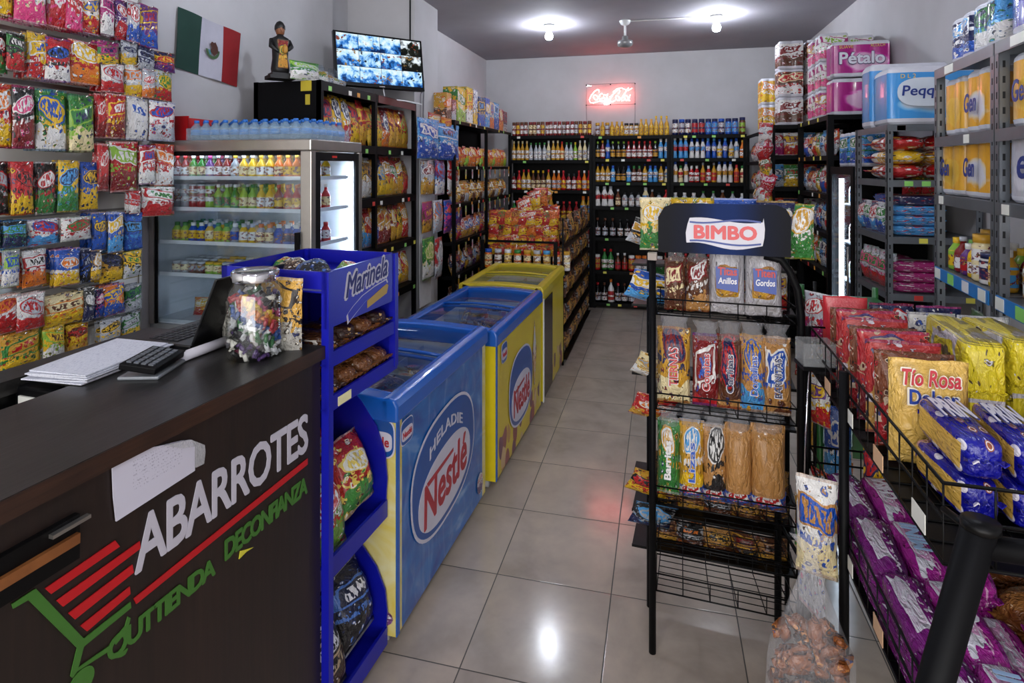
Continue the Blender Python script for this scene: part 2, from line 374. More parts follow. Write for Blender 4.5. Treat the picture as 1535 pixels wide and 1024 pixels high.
# ceiling fittings
M_bulb = glow('lit_bulb', '#eaf2ff', BULB); M_cer = plain('white_porcelain', '#dcdcdc', .35)
def bulb(u, v, lab, dz=0, loc=None):
    p = Vector(loc) if loc else atz(u, v, ZC)
    t = thing('ceiling_light_bulb', lab, 'light bulb', (p.x, p.y, ZC), group='bare ceiling bulbs')
    MB().lathe([(.055, -.0), (.055, -.018), (.035, -.028), (.028, -.07), (.024, -.072)][::-1], 16).build('lamp_holder', M_cer, t)
    MB().lathe([(.008, -.152), (.03, -.143), (.038, -.122), (.036, -.1), (.024, -.08), (.018, -.07)], 16).build('glass_bulb', M_bulb, t)
bulb(823, 37, 'lit bare bulb on the ceiling on the television side of the stubby fan')
bulb(1074, 23, 'lit bare bulb on the ceiling on the paper-roll side of the stubby fan')
for bx, by, lb in ((-1.07, 2.5, 'above the drinks fridge side'), (.5, 2.5, 'above the bread stand'), (-1.0, -.6, 'near the entrance on the counter side'), (.5, -.6, 'near the entrance on the cookie side')):  # extra bulbs out of view, added to light the front of the shop
    bulb(0, 0, 'added unseen lit bulb on the ceiling ' + lb, loc=(bx, by, ZC))
p = atz(937, 31, ZC)
t = thing('ceiling_fan', 'white bladeless ceiling fan motor hanging from a short rod between two bulbs', 'ceiling fan', (p.x, p.y, ZC))
MB().lathe([(.012, -.05), (.04, -.035), (.055, -.01), (.055, 0)], 18).build('canopy', M_cer, t)
MB().tube([(0, 0, -.04), (0, 0, -.16)], .011, 10).build('rod', M_cer, t)
MB().lathe([(.01, -.262), (.04, -.258), (.068, -.24), (.075, -.215), (.07, -.195), (.03, -.185), (.026, -.15), (.012, -.145)], 20).build('motor_housing', plain('aged_white_metal', '#8f8f90', .35, .3), t)
q = atz(1074, 23, ZC)
tag(MB().tube([(p.x + .05, p.y, ZC - .008), (q.x - .05, q.y, ZC - .008)], .007, 6).build('electrical_conduit', M_cer), 'thin white conduit running along the ceiling from fan to bulb', 'conduit')
# ================================================================ neon sign
g = G('neon_tube'); g.set(col=(1, .4, .35, 1), em=(1, .2, .17, 1), es=26); M_neon = g.m
p0 = aty(879, 128, YB - .05); p1 = aty(952, 156, YB - .05); NW = p1.x - p0.x; NH = p0.z - p1.z
t = thing('neon_sign', 'glowing red-white script neon sign on a clear panel above the back shelves', 'neon sign', (p0.x, YB - .05, p1.z))
def npt(x, y): return ((x - 235) / 945 * NW, -.012, (555 - y) / 400 * NH)
def circ(cx, cy, a, b, a0=0, a1=360, tl=-.5):
    o = []
    for k in range(17):
        t_ = radians(a0 + (a1 - a0) * k / 16); x = a * cos(t_); y = b * sin(t_); o.append((cx + x - y * tl * .6, cy + y))
    return o
strokes = [[(488, 300), (485, 255), (450, 250), (390, 290), (330, 370), (295, 450), (315, 505), (380, 515), (470, 485), (560, 475), (610, 490), (650, 495)],
           circ(420, 405, 42, 48), [(560, 345), (540, 330), (505, 350), (480, 410), (495, 445), (560, 420)], circ(610, 400, 32, 45), [(655, 340), (635, 430), (665, 440)],
           [(690, 400), (735, 395)], [(860, 345), (895, 290), (870, 265), (810, 300), (745, 370), (695, 450), (705, 495), (750, 500), (800, 470)],
           [(760, 310), (830, 250), (920, 232), (985, 262), (1050, 285), (1125, 245)], circ(845, 430, 36, 50), [(1055, 235), (990, 330), (930, 430), (925, 490), (960, 480)],
           circ(1010, 430, 38, 50), [(1090, 370), (1050, 480), (1085, 485)], [(905, 430), (880, 480)]]
nb = MB()
for st in strokes: nb.tube([npt(*q) for q in st], .0036, 6)
nb.build('neon_tube', M_neon, t)
MB().box((0, 0, 0), (NW, .004, NH)).build('clear_panel', clear('acrylic', (1, .98, .98), .04), t)
fb = MB().tube([(0, 0, -.05), (0, 0, NH + .01), (NW, 0, NH + .01), (NW, 0, -.05)], .0025, 5).tube([(0, 0, 0), (NW, 0, 0)], .0025, 5)
fb.build('wire_frame', M_blackm, t)
for x, z in ((0, -.0), (0, NH), (NW, 0), (NW, NH), (NW / 2, 0), (NW / 2, NH)):
    MB().lathe([(.008, 0), (.008, .012)], 8, c=(0, 0, 0)).build('standoff', M_blackm, t, (x, -.012, z), (-pi / 2, 0, 0))
for xx in (0, NW): MB().tube([(xx, .005, -.05), (xx, .01, -.42)], .003, 5).build('power_cable', plain('grey_cable', '#6e6a70', .5), t)
# ================================================================ counter
ZK = 1.2
A_ = atz(0, 745, ZK); B_ = atz(480, 518, ZK); KA = atan2(B_.x - A_.x, B_.y - A_.y)   # turned by about three degrees
kt = thing('shop_counter', 'dark wood checkout counter with white, red and green lettering on its front', 'counter', (B_.x, B_.y, 0), -KA)
KU = Vector((sin(KA), cos(KA))); KN = Vector((KU.y, -KU.x))
def onk(u, v):
    """photo pixel on the counter front: distance along it and height"""
    q = ray(u, v); t_ = (B_.x * KN.x + B_.y * KN.y) / (q[0] * KN.x + q[1] * KN.y); x, y = q[0] * t_ - B_.x, q[1] * t_ - B_.y
    return (x * KU.x + y * KU.y, EYE + q[2] * t_)
def tok(u, v, z):
    q = atz(u, v, z); x, y = q.x - B_.x, q.y - B_.y
    return (x * KN.x + y * KN.y, x * KU.x + y * KU.y, z)
M_wood = wood('dark_walnut_laminate', '#0b0706', '#261812'); M_top = wood('worn_black_counter_top', '#121211', '#2d2b2a', (30, 3, 30), .36); M_edge = wood('walnut_edge_band', '#1a100c', '#3c261b', (40, 3, 60), .4)
KL = 1.9; KD = .62
h0 = tok(0, 606, ZK); h1 = tok(143, 573, ZK)
hx0, hx1 = -.53, -.36; hy0, hy1 = -.78, h1[1]
tb = MB()
for a, b in (((-KD, hy1), (.012, .0)), ((-KD, -KL), (.012, hy0)), ((hx1, hy0), (.012, hy1)), ((-KD, hy0), (hx0, hy1))):
    tb.box((a[0], a[1], ZK - .035), (b[0], b[1], ZK), 0)
tb.build('counter_top', [M_top], kt)
MB().box((.012, -KL, ZK - .036), (.0145, .002, ZK - .001)).box((-KD, .0, ZK - .036), (.0145, .0025, ZK - .001)).build('edge_band', M_edge, kt)
MB().box((-.02, -KL, .02), (0, 0, ZK - .036)).build('front_panel', M_wood, kt)
MB().box((-KD + .02, -.02, .02), (-.02, -.001, ZK - .036)).build('end_panel', M_wood, kt)
MB().box((-KD + .02, -KL, .02), (-KD + .04, 0, ZK - .036)).build('rear_panel', M_wood, kt)
MB().box((hx0 - .02, hy0 - .02, ZK - .2), (hx1 + .02, hy1 + .02, ZK - .19)).box((hx0 - .02, hy0, ZK - .2), (hx0 - .01, hy1, ZK - .036)).box((hx0, hy1, ZK - .2), (hx1, hy1 + .01, ZK - .036)).build('till_well', M_blackm, kt)
# open drawer slot on the front
d1 = onk(112, 768); d2 = onk(110, 795)
MB().box((0.0, -1.1, d1[1] - .075), (.012, d1[0], d1[1] + .0)).build('drawer_slot', M_blackm, kt)
MB().prism([(-1.1, d1[1] - .045), (d1[0] - .005, d1[1] - .045), (d1[0] - .005, d1[1] - .028), (-1.1, d1[1] - .028)], .0, .02, 0, lambda x, y, z: (y, x, z)).build('drawer_rail', wood('raw_brown_wood', '#5a3216', '#8a5429', (8, 4, 8)), kt)
MB().box((.012, d1[0] - .05, d1[1] - .012), (.022, d1[0] + .012, d1[1] - .006)).build('drawer_bracket', M_steel, kt)
def kface(name, pix, mat, t_=.002, y=0.001):
    pts = [onk(*q) for q in pix]
    # order so that the face looks at the aisle
    return MB().prism(pts, y + t_, y, 0, lambda x, yy, z: (yy, x, z)).build(name, mat, kt)
M_let = plain('white_vinyl', '#b9b6c2', .45); M_red = plain('red_vinyl', '#b3141c', .4); M_grn = plain('green_vinyl', '#3a6a26', .45); M_grl = plain('dark_green_vinyl', '#1f4a1c', .45)
def ktext(s, bl, tr, mat, off=0, shear=0, name='lettering', sp=1.0, ext=.0015):
    a = onk(*bl); b = onk(*tr)
    return text(s, b[0] - a[0], b[1] - a[1], mat, kt, (.001, (a[0] + b[0]) / 2, (a[1] + b[1]) / 2), (0, 0, pi / 2), off, ext, shear, name, sp)
o = ktext('ABARROTES', (201, 864), (461, 617), M_let, .028, 0, 'abarrotes_lettering', .93); o['label'] = 'white block lettering'
kface('red_underline', [(199, 897), (203, 905), (460, 696), (460, 687)], M_red)
for pp in ([(66, 882), (75, 890), (178, 819), (171, 810)], [(83, 900), (93, 909), (209, 822), (208, 811)], [(101, 919), (111, 928), (199, 858), (197, 846)], [(119, 938), (129, 946), (194, 890), (193, 879)]):
    kface('red_basket_bar', pp, M_red)
kface('green_cart_frame', [(16, 905), (18, 912), (41, 899), (114, 971), (104, 1013), (107, 1016), (114, 1006), (163, 975), (165, 966), (116, 1000), (124, 969), (195, 911), (194, 902), (124, 957), (52, 882), (48, 884)], M_grn)
c0 = onk(121, 1022); 
MB().prism(oval(c0[0], c0[1], .022, .022, 20), .003, .001, 0, lambda x, yy, z: (yy, x, z)).build('green_cart_wheel', M_grn, kt)
ktext('QUTTIENDA', (160, 1003), (322, 832), M_grn, .045, .0, 'green_slogan_lettering', .8)
kface('green_accent', [(168, 960), (172, 966), (190, 944), (194, 926), (190, 924), (186, 938)], M_grn)
ktext('DECONFIANZA', (336, 842), (460, 712), M_grn, .045, .0, 'green_slogan_lettering', .8)
kface('yellow_tape_scrap', [(357, 838), (359, 826), (379, 820), (368, 827)], plain('yellow_scrap', '#c9c03a', .5))
# ---- things on the counter
g = G('handwritten_paper'); gen = g.co('Generated'); sp = g.n('ShaderNodeSeparateXYZ', Vector=gen)
ln = g.ma('FRACT', g.ma('MULTIPLY', sp.outputs[2], 17)); n = g.noise(g.mp(gen, (1, 46, 16)), 1.5, 3)
sx = g.ma('MULTIPLY', g.ma('GREATER_THAN', n, .56), g.ma('LESS_THAN', ln, .5)); inn = g.ma('LESS_THAN', g.ma('ABSOLUTE', g.ma('SUBTRACT', sp.outputs[1], .52)), .3)
inn = g.ma('MULTIPLY', inn, g.ma('LESS_THAN', g.ma('ABSOLUTE', g.ma('SUBTRACT', sp.outputs[2], .6)), .25))
g.set(col=g.mix(g.ma('MULTIPLY', sx, g.ma('MULTIPLY', inn, .45)), lin('#c3c1d0'), lin('#5b5a74')), rough=.6); M_note = g.m
pts = [onk(*q) for q in ((165, 697), (175, 689), (192, 680), (210, 673), (240, 667), (270, 660), (285, 659), (289, 670), (289, 705), (171, 781), (167, 745))]
tag(MB().prism(pts, .006, .003, 0, lambda x, yy, z: (B_.x + KN.x * yy + KU.x * x, B_.y + KN.y * yy + KU.y * x, z)).build('handwritten_note', M_note), 'white handwritten paper note taped on the dark counter front', 'paper note')
pts = [onk(*q) for q in ((240, 667), (280, 658), (301, 666), (302, 676), (300, 694), (288, 700), (288, 668), (268, 671))]
tag(MB().prism(pts, .011, .007, 0, lambda x, yy, z: (B_.x + KN.x * yy + KU.x * x, B_.y + KN.y * yy + KU.y * x, z)).build('clear_tape_strip', film('tape', 1, .35)), 'curled clear tape strip on the corner of the note', 'tape')
kw = lambda l: Vector((B_.x + KN.x * l[0] + KU.x * l[1], B_.y + KN.y * l[0] + KU.y * l[1], l[2]))
g = G('written_sheet'); gen = g.co('Generated'); n = g.noise(g.mp(gen, (60, 22, 1)), 1.2, 3); sp = g.n('ShaderNodeSeparateXYZ', Vector=gen)
g.set(col=g.mix(g.ma('MULTIPLY', g.ma('GREATER_THAN', n, .58), .3), lin('#d9dbe6'), lin('#5a6590')), rough=.55); M_sheet = g.m
pc = [(38, 560), (128, 566), (256, 517), (172, 511)]
for k in range(6):
    jit = R.uniform(-.008, .008); z = ZK + .002 + .0042 * k
    q = [Vector(atz(u, v, ZK + .02)) for u, v in pc]; cen = sum(q, Vector()) / 4
    q = [(cen + Matrix.Rotation(R.uniform(-.05, .05), 3, 'Z') @ (x - cen)) + Vector((jit, R.uniform(-.01, .01), 0)) for x in q]
    mb = MB().add([(x.x, x.y, z) for x in q] + [(x.x, x.y, z + .0028) for x in q], [(0, 3, 2, 1), (4, 5, 6, 7), (0, 1, 5, 4), (1, 2, 6, 5), (2, 3, 7, 6), (3, 0, 4, 7)])
    tag(mb.build('paper_sheet', M_sheet), 'white handwritten sheet in the paper stack on the counter' + (', topmost' if k == 5 else f', {nth(6 - k)} from the top'), 'paper', 'stack of papers on the counter')
# laptop
lp = thing('laptop', 'black open laptop on the counter behind the sweet jar', 'laptop', kw(tok(285, 530, ZK)), -KA)
MB().box((-.20, .0, .002), (.0, .27, .02)).build('laptop_base', plain('laptop_black', '#121214', .35), lp, bevel=.004)
kb = MB()
for i in range(5):
    for j in range(13): kb.box((-.165 + i * .021, .02 + j * .018, .02), (-.149 + i * .021, .034 + j * .018, .0225))
kb.build('keyboard', plain('key_black', '#26262a', .5), lp)
lt = math.radians(24)
sc_ = MB().box((-.004, 0, 0), (.004, .27, .2)).build('laptop_lid', plain('laptop_lid_black', '#0a0a0c', .3), lp, (.004, 0, .02), (0, lt, 0), bevel=.003)
MB().box((-.0055, .012, .014), (-.0041, .258, .188)).build('laptop_display', glow('dim_screen', '#20242c', .3), sc_)
# jar of sweets
jp = kw(tok(383, 533, ZK)); JR = .071
jt = thing('candy_jar', 'clear glass jar with chrome lid full of small wrapped sweets on the counter', 'jar', (jp.x, jp.y, ZK))
MB().lathe([(.06, 0), (JR - .002, .005), (JR, .02), (JR, .158), (JR - .006, .178), (.056, .192), (.054, .203)], 28).build('glass_body', clear('jar_glass', (.97, .99, .98), .12), jt)
MB().lathe([(.059, .200), (.06, .202), (.06, .224), (.055, .228), (.055, .225), (.01, .225)], 28).build('lid', M_chrome, jt)
JC = ['#1c1c22', '#9a2430', '#d8d4cc', '#2f6a3c', '#c8a42c', '#4a2f66', '#2b4f8e', '#101014', '#c8c8cc', '#c0702a', '#30302c', '#dcdce0', '#b04a70']
JM = [plain('sweet_wrapper_' + n_, h, .35, 0, .6) for n_, h in zip('black red white green yellow purple blue jet silver orange charcoal cream pink'.split(), JC)]
sw = Stock(lambda: tag(link('wrapped_sweet', rbox_mesh('sweet', .03, .016, .013, JM[0], 3, 6, 8, 1, .3, .006)), '', 'sweet'))
swm = [rbox_mesh('sweet', .02, .012, .011, m, 3, 6, 8, i, .3, .005) for i, m in enumerate(JM)]
cn = 'black red white green yellow purple blue jet silver orange charcoal cream pink'.split()
for k in range(290):
    zz = .008 + .155 * (k / 290); a = k * 2.399; rad = (JR - .019) * sqrt(((k * 7) % 10 + 5) / 14)
    o = link('wrapped_sweet', swm[k % 13], None, (jp.x + rad * cos(a), jp.y + rad * sin(a), ZK + zz), (R.uniform(0, 6), R.uniform(0, 6), R.uniform(0, 6)))
    tag(o, f'tiny {cn[k % 13]} wrapped sweet inside the glass jar', 'sweet', f'{cn[k % 13]} sweets in the glass jar')
# paper roll, card terminal, dish
ra = kw(tok(274, 543, ZK)); rb_ = kw(tok(346, 516, ZK)); dd = (rb_ - ra)
tag(MB().tube([ra + Vector((0, 0, .014)), rb_ + Vector((0, 0, .014))], .013, 16).build('paper_roll', plain('roll_paper', '#c4c2cc', .5)), 'rolled white paper tube lying in front of the laptop', 'paper roll')
ct = thing('desk_calculator', 'black desk calculator tilted on a stand in front of the papers', 'calculator', kw(tok(228, 556, ZK)), -KA + .35)
MB().box((-.045, -.065, 0), (.05, .07, .008)).build('stand_plate', plain('clear_grey_plastic', '#7d8288', .2), ct, bevel=.003)
cb = MB().box((-.04, -.07, 0), (.045, .07, .016)).build('calculator_body', M_black, ct, (0, 0, .02), (0, .16, 0), bevel=.003)
kb = MB()
for i in range(4):
    for j in range(7): kb.box((-.03 + i * .017, -.058 + j * .017, .016), (-.019 + i * .017, -.046 + j * .017, .019))
kb.build('keys', plain('calculator_keys', '#5c6066', .4), cb)
MB().tube([(0, .03, .004), (0, .045, .03)], .005, 8).build('stand_post', M_black, ct)
dp = kw(tok(432, 514, ZK)); tag(MB().lathe([(.03, 0), (.04, .003), (.046, .007), (.044, .008), (.01, .004)], 24, c=tuple(dp)).build('small_dish', plain('dark_dish', '#3a3a3e', .3)), 'small dark dish on the counter beside the sweet jar', 'dish')
tp = kw(tok(85, 560, ZK - .01)); tt = thing('receipt_printer', 'black receipt printer sitting in the counter opening below the papers', 'printer', (tp.x + .02, tp.y, ZK - .12), -KA)
MB().box((-.06, -.07, 0), (.06, .03, .1)).build('printer_body', M_black, tt, bevel=.006); MB().box((-.04, -.075, .06), (.04, -.07, .08)).build('label_sticker', M_wp, tt)
# ================================================================ blue cake display
g = G('royal_blue_enamel'); n = g.noise(g.co(), 5, 2); g.set(col=g.mix(n, lin('#0b0f8e'), lin('#1219a6')), rough=.32, spec=.5); M_blue = g.m
DF = Vector((-.885, 1.86)); DN = Vector((-.909, 1.463)); DL = (DF - DN).length; DA = atan2(DF.x - DN.x, DF.y - DN.y)
dt = thing('blue_display_rack', 'royal blue metal cake display rack standing at the end of the counter', 'display rack', (DN.x, DN.y, 0), -DA)
DD = .36; TOPZ = 1.405
MB().box((-.012, 0, .02), (.012, .022, TOPZ)).build('corner_post', M_blue, dt); MB().box((-.012, DL - .022, 1.02), (.012, DL, TOPZ)).build('corner_post', M_blue, dt)
MB().box((-DD, 0, .02), (-DD + .02, .02, TOPZ)).build('corner_post', M_blue, dt); MB().box((-DD, DL - .02, .02), (-DD + .02, DL, TOPZ)).build('corner_post', M_blue, dt)
MB().box((-DD, 0, .02), (-DD + .004, DL, TOPZ)).build('back_panel', M_blue, dt)
MB().box((-.004, .0, 1.245), (.006, DL, TOPZ)).build('header_panel', M_blue, dt)
MB().box((-DD, 0, TOPZ - .05), (0, .006, TOPZ)).box((-DD, DL - .006, TOPZ - .05), (0, DL, TOPZ)).box((-DD, 0, TOPZ - .05), (-DD + .006, DL, TOPZ)).box((-DD, 0, TOPZ - .06), (0, DL, TOPZ - .055)).build('top_tray', M_blue, dt)
MB().box((-DD, DL - .006, 1.02), (0, DL, 1.36)).build('side_panel', M_blue, dt)
for z in (1.145, 1.02):
    MB().box((-DD, 0, z - .004), (0, DL, z)).box((-.002, 0, z - .012), (.008, DL, z + .03)).build('shelf', M_blue, dt)
MB().box((.008, .05, 1.012), (.01, .115, 1.038)).build('price_card', plain('cream_card', '#e9e2b0', .5), dt)
# curved bins: side cheeks bulge towards the aisle
for zt, zb in ((1.0, .50), (.48, .06)):
    H_ = zt - zb; prof = [(-DD + .01, zb), (-.04, zb), (-.034, zb + .03), (-.028, zb + H_ * .25), (-.036, zb + H_ * .42), (-.07, zb + H_ * .6), (-.13, zb + H_ * .76), (-.19, zb + H_ * .88), (-.21, zt), (-DD + .01, zt)]
    for y in (0.0, DL - .006): MB().prism(prof, y, y + .006, 0).build('bin_cheek', M_blue, dt)
    MB().box((-DD + .01, 0, zb), (-.04, DL, zb + .005)).box((-.04, 0, zb - .01), (-.03, DL, zb + .05), 0, None).build('bin_tray', M_blue, dt)
text('Marinela', .258, .082, M_let, dt, (.0065, DL * .53, 1.345), (0, 0, pi / 2), .12, .0008, .3, 'white_logo_outline', 1.0, lambda u: .028 * u)
text('Marinela', .240, .066, plain('navy_letter', '#0a0f5c', .4), dt, (.0075, DL * .53, 1.345), (0, 0, pi / 2), .022, .0008, .3, 'marinela_logo', 1.0, lambda u: .028 * u)
sw_ = [(-.11, -.035), (-.08, -.018), (-.03, .002), (.04, .016), (.11, .024), (.118, .012), (.05, .0), (-.02, -.02), (-.07, -.042), (-.105, -.058)]
plate([(x * 1.06, z * 1.15 + .001) for x, z in sw_], M_let, dt, 'white_swoosh', (.0066, DL * .53, 1.300), (0, 0, pi / 2))
plate(sw_, M_blue, dt, 'blue_swoosh', (.0078, DL * .53, 1.300), (0, 0, pi / 2), t=.0008)
plate([(-.03, -.035), (.09, -.012), (.10, .012), (.09, .02), (-.03, -.012)], plain('tan_sticker', '#a88a3e', .4), dt, 'tan_tape_patch', (.0064, DL * .6, 1.292), (0, 0, pi / 2))
dw = lambda x, y, z: Vector((DN.x + cos(-DA) * x - sin(-DA) * y, DN.y + sin(-DA) * x + cos(-DA) * y, z))
M_bread = pack('brown_bun_bag', '#7a4a24', '#5c3014', '#c08a4a', '#e8d8b8', 3, 'z', .5, (.5, .6, .2, .2), 4, .25, .12)
M_bread2 = pack('dark_cake_bag', '#3a2014', '#8a5428', '#d8b070', '#27356f', 5, 'z', .5, (.5, .6, .25, .22), 4, .3, .12)
M_bread3 = pack('cake_bag_blue_print', '#4a2c1a', '#a8743c', '#e6e0d8', '#2a3f8c', 9, 'z', .45, (.5, .6, .25, .22), 4, .35, .12)
bun = [rbox_mesh('bun_pack', .18, .09, .075, m, 3.2, 10, 20, i, .28, .012) for i, m in enumerate((M_bread, M_bread2, M_bread3))]
for z, lst, lab in ((1.145, (2, 1, 0, 1), 'upper'), (1.02, (2, 0, 0, 0), 'lower')):
    for k, mi in enumerate(lst):
        q = dw(-.10, .058 + k * .094, z + .001)
        tag(link('cake_pack', bun[mi], None, q, (0, 0, -DA + R.uniform(-.1, .1))), f'shiny bag of brown cakes, {nth(k + 1)} from the counter end on the {lab} blue display shelf', 'cake bag', 'bagged cakes on the blue display rack')
        if lab == 'lower' and k < 3:
            tag(link('cake_pack', bun[0], None, dw(-.115, .1 + k * .088, z + .066), (.1, 0, -DA + R.uniform(-.2, .2)), ), f'brown cake bag lying on top of the others, {nth(k + 1)} from the counter, lower blue shelf', 'cake bag', 'bagged cakes on the blue display rack').scale = (.9, .9, .6)
M_gum = [pack('snack_red_green', '#b01c1c', '#3f8a3a', '#e8d060', '#f0eee0', 11), pack('snack_green_white', '#c8d8c0', '#6a9a30', '#c02020', '#ffffff', 12), pack('snack_navy', '#10183c', '#1c1c20', '#4a78c8', '#e8e8f0', 13), pack('snack_black_brown', '#14141a', '#3c2418', '#c8b090', '#e8e8f0', 14)]
gb = [bag_mesh('snack_pouch', .18, .23, .11, m, i, 9, 12) for i, m in enumerate(M_gum)]
for (zb, a, b, lab) in ((.50, 0, 1, 'upper'), (.06, 2, 3, 'lower')):
    for k, (y, z, mi, rx) in enumerate(((.13, zb + .012, b, -.3), (.295, zb + .075, a, -.35), (.12, zb + .09, b, -.7), (.28, zb + .11, a, -.6))):
        x = -.075 if k < 2 else -.17
        tag(link('snack_pouch', gb[mi], None, dw(x, y, z), (rx, 0, -DA + pi / 2)), f"{['red and green', 'pale green and white', 'navy and white', 'black and brown'][mi]} snack bag, {nth(k + 1)} in the {lab} curved bin of the blue display", 'snack bag', 'snack bags in the curved blue bins')
M_spot = pack('spotted_snack', '#d8a648', '#b8b4ac', '#2a2220', '#e8e4d8', 21, 'z', .45, (.5, .8, .3, .1), 9, .7)
sb = bag_mesh('spotted_pouch', .16, .235, .07, M_spot, 31)
sb2 = bag_mesh('spotted_pouch', .14, .21, .07, pack('spotted_grey', '#b4b0a8', '#8a8880', '#1c1a1a', '#e0dcd4', 22, 'z', .5, (.5, .8, .2, .1), 7, .6), 32)
tag(link('crisp_bag', sb, None, dw(-.115, -.05, 1.16), (0, 0, -DA)), 'yellow spotted crisp bag clipped against the open side of the blue display', 'crisp bag')
tag(link('crisp_bag', sb2, None, dw(-.235, -.05, 1.16), (0, 0, -DA + .1)), 'grey and white spotted crisp bag beside the yellow one, behind the jar', 'crisp bag')
for k in range(4): tag(link('crisp_bag', gb[(k + 1) % 4], None, dw(-.1 - .07 * k, .2, TOPZ - .05), (-1.35, 0, R.uniform(-1, 1)), ), f'flat snack bag lying in the top tray of the blue display, {nth(k + 1)} from the aisle', 'snack bag', 'bags in the blue top tray').scale = (.6, .6, .35)
# ================================================================ ice cream freezers
def swirl(name, a, b, c, sc=2.2):
    g = G(name); co = g.co(); n = g.noise(g.mp(co, (1, 1.0, 2.2)), sc, 4, .55, 1.6); n2 = g.noise(g.mp(co, (1, 3, 1)), sc * 1.4, 3, .6, 2.5)
    g.set(col=g.mix(g.ma('MULTIPLY', g.ma('GREATER_THAN', n2, .5), g.ma('SUBTRACT', n2, .5)), g.ramp(n, [(.35, lin(a)), (.6, lin(b)), (.8, lin(c))]), lin(c)), rough=.25, coat=.3); return g.m
M_fb = swirl('blue_printed_side', '#0c4696', '#1668b6', '#8fb8dc'); M_cream = swirl('cream_yellow_side', '#e2dca8', '#d8c24a', '#f4f0d8'); M_rimb = plain('blue_plastic_rim', '#1458b4', .25, 0, .5, .3)
g = G('yellow_printed_side'); co = g.co(); sp = g.n('ShaderNodeSeparateXYZ', Vector=co); vo = g.n('ShaderNodeTexVoronoi', Vector=g.mp(co, (1, 1.2, .7)), Scale=9)
lowm = g.ma('LESS_THAN', g.ma('ADD', sp.outputs[2], g.ma('MULTIPLY', g.noise(co, 4, 2), .25)), .38)
pc_ = g.ramp(g.n('ShaderNodeSeparateColor', Color=vo.outputs['Color']).outputs[0], [(0, lin('#6a2c4c')), (.3, lin('#b8843c')), (.5, lin('#4a6c8c')), (.7, lin('#c8a878')), (.85, lin('#8a3438'))], True)
g.set(col=g.mix(g.ma('MULTIPLY', lowm, g.ma('LESS_THAN', vo.outputs['Distance'], .5)), g.mix(g.noise(co, 3, 3), lin('#c8ac10'), lin('#dcc61c')), pc_), rough=.28, coat=.2); M_fy = g.m
M_yellow = plain('yellow_panel', '#d8c41c', .3, 0, .5, .2); M_yrim = plain('yellow_plastic_rim', '#cdb62c', .3, 0, .5, .2)
M_tub = plain('white_freezer_lining', '#ccd2d8', .4); M_glass = clear('freezer_glass', (.94, .97, .99), .03, .06); M_cast = plain('grey_caster', '#b8b8b8', .4)
ICE = [pack('ice_wrap_' + n_, a, b, c, d, 40 + i, 'y', .4, (.5, .5, .3, .25), 6, .5) for i, (n_, a, b, c, d) in enumerate((('brown', '#6a3c1c', '#c89048', '#e8d8b0', '#a02020'), ('gold', '#c8963c', '#7a4a20', '#f0e0b0', '#284888'), ('white', '#c8c8c4', '#a08060', '#885030', '#b03030'), ('dark', '#2c2420', '#60402c', '#d0a860', '#e0e0e0')))]
icem = [rbox_mesh('ice_bar', .14, .055, .022, m, 3, 8, 12, i, .2, .012) for i, m in enumerate(ICE)]
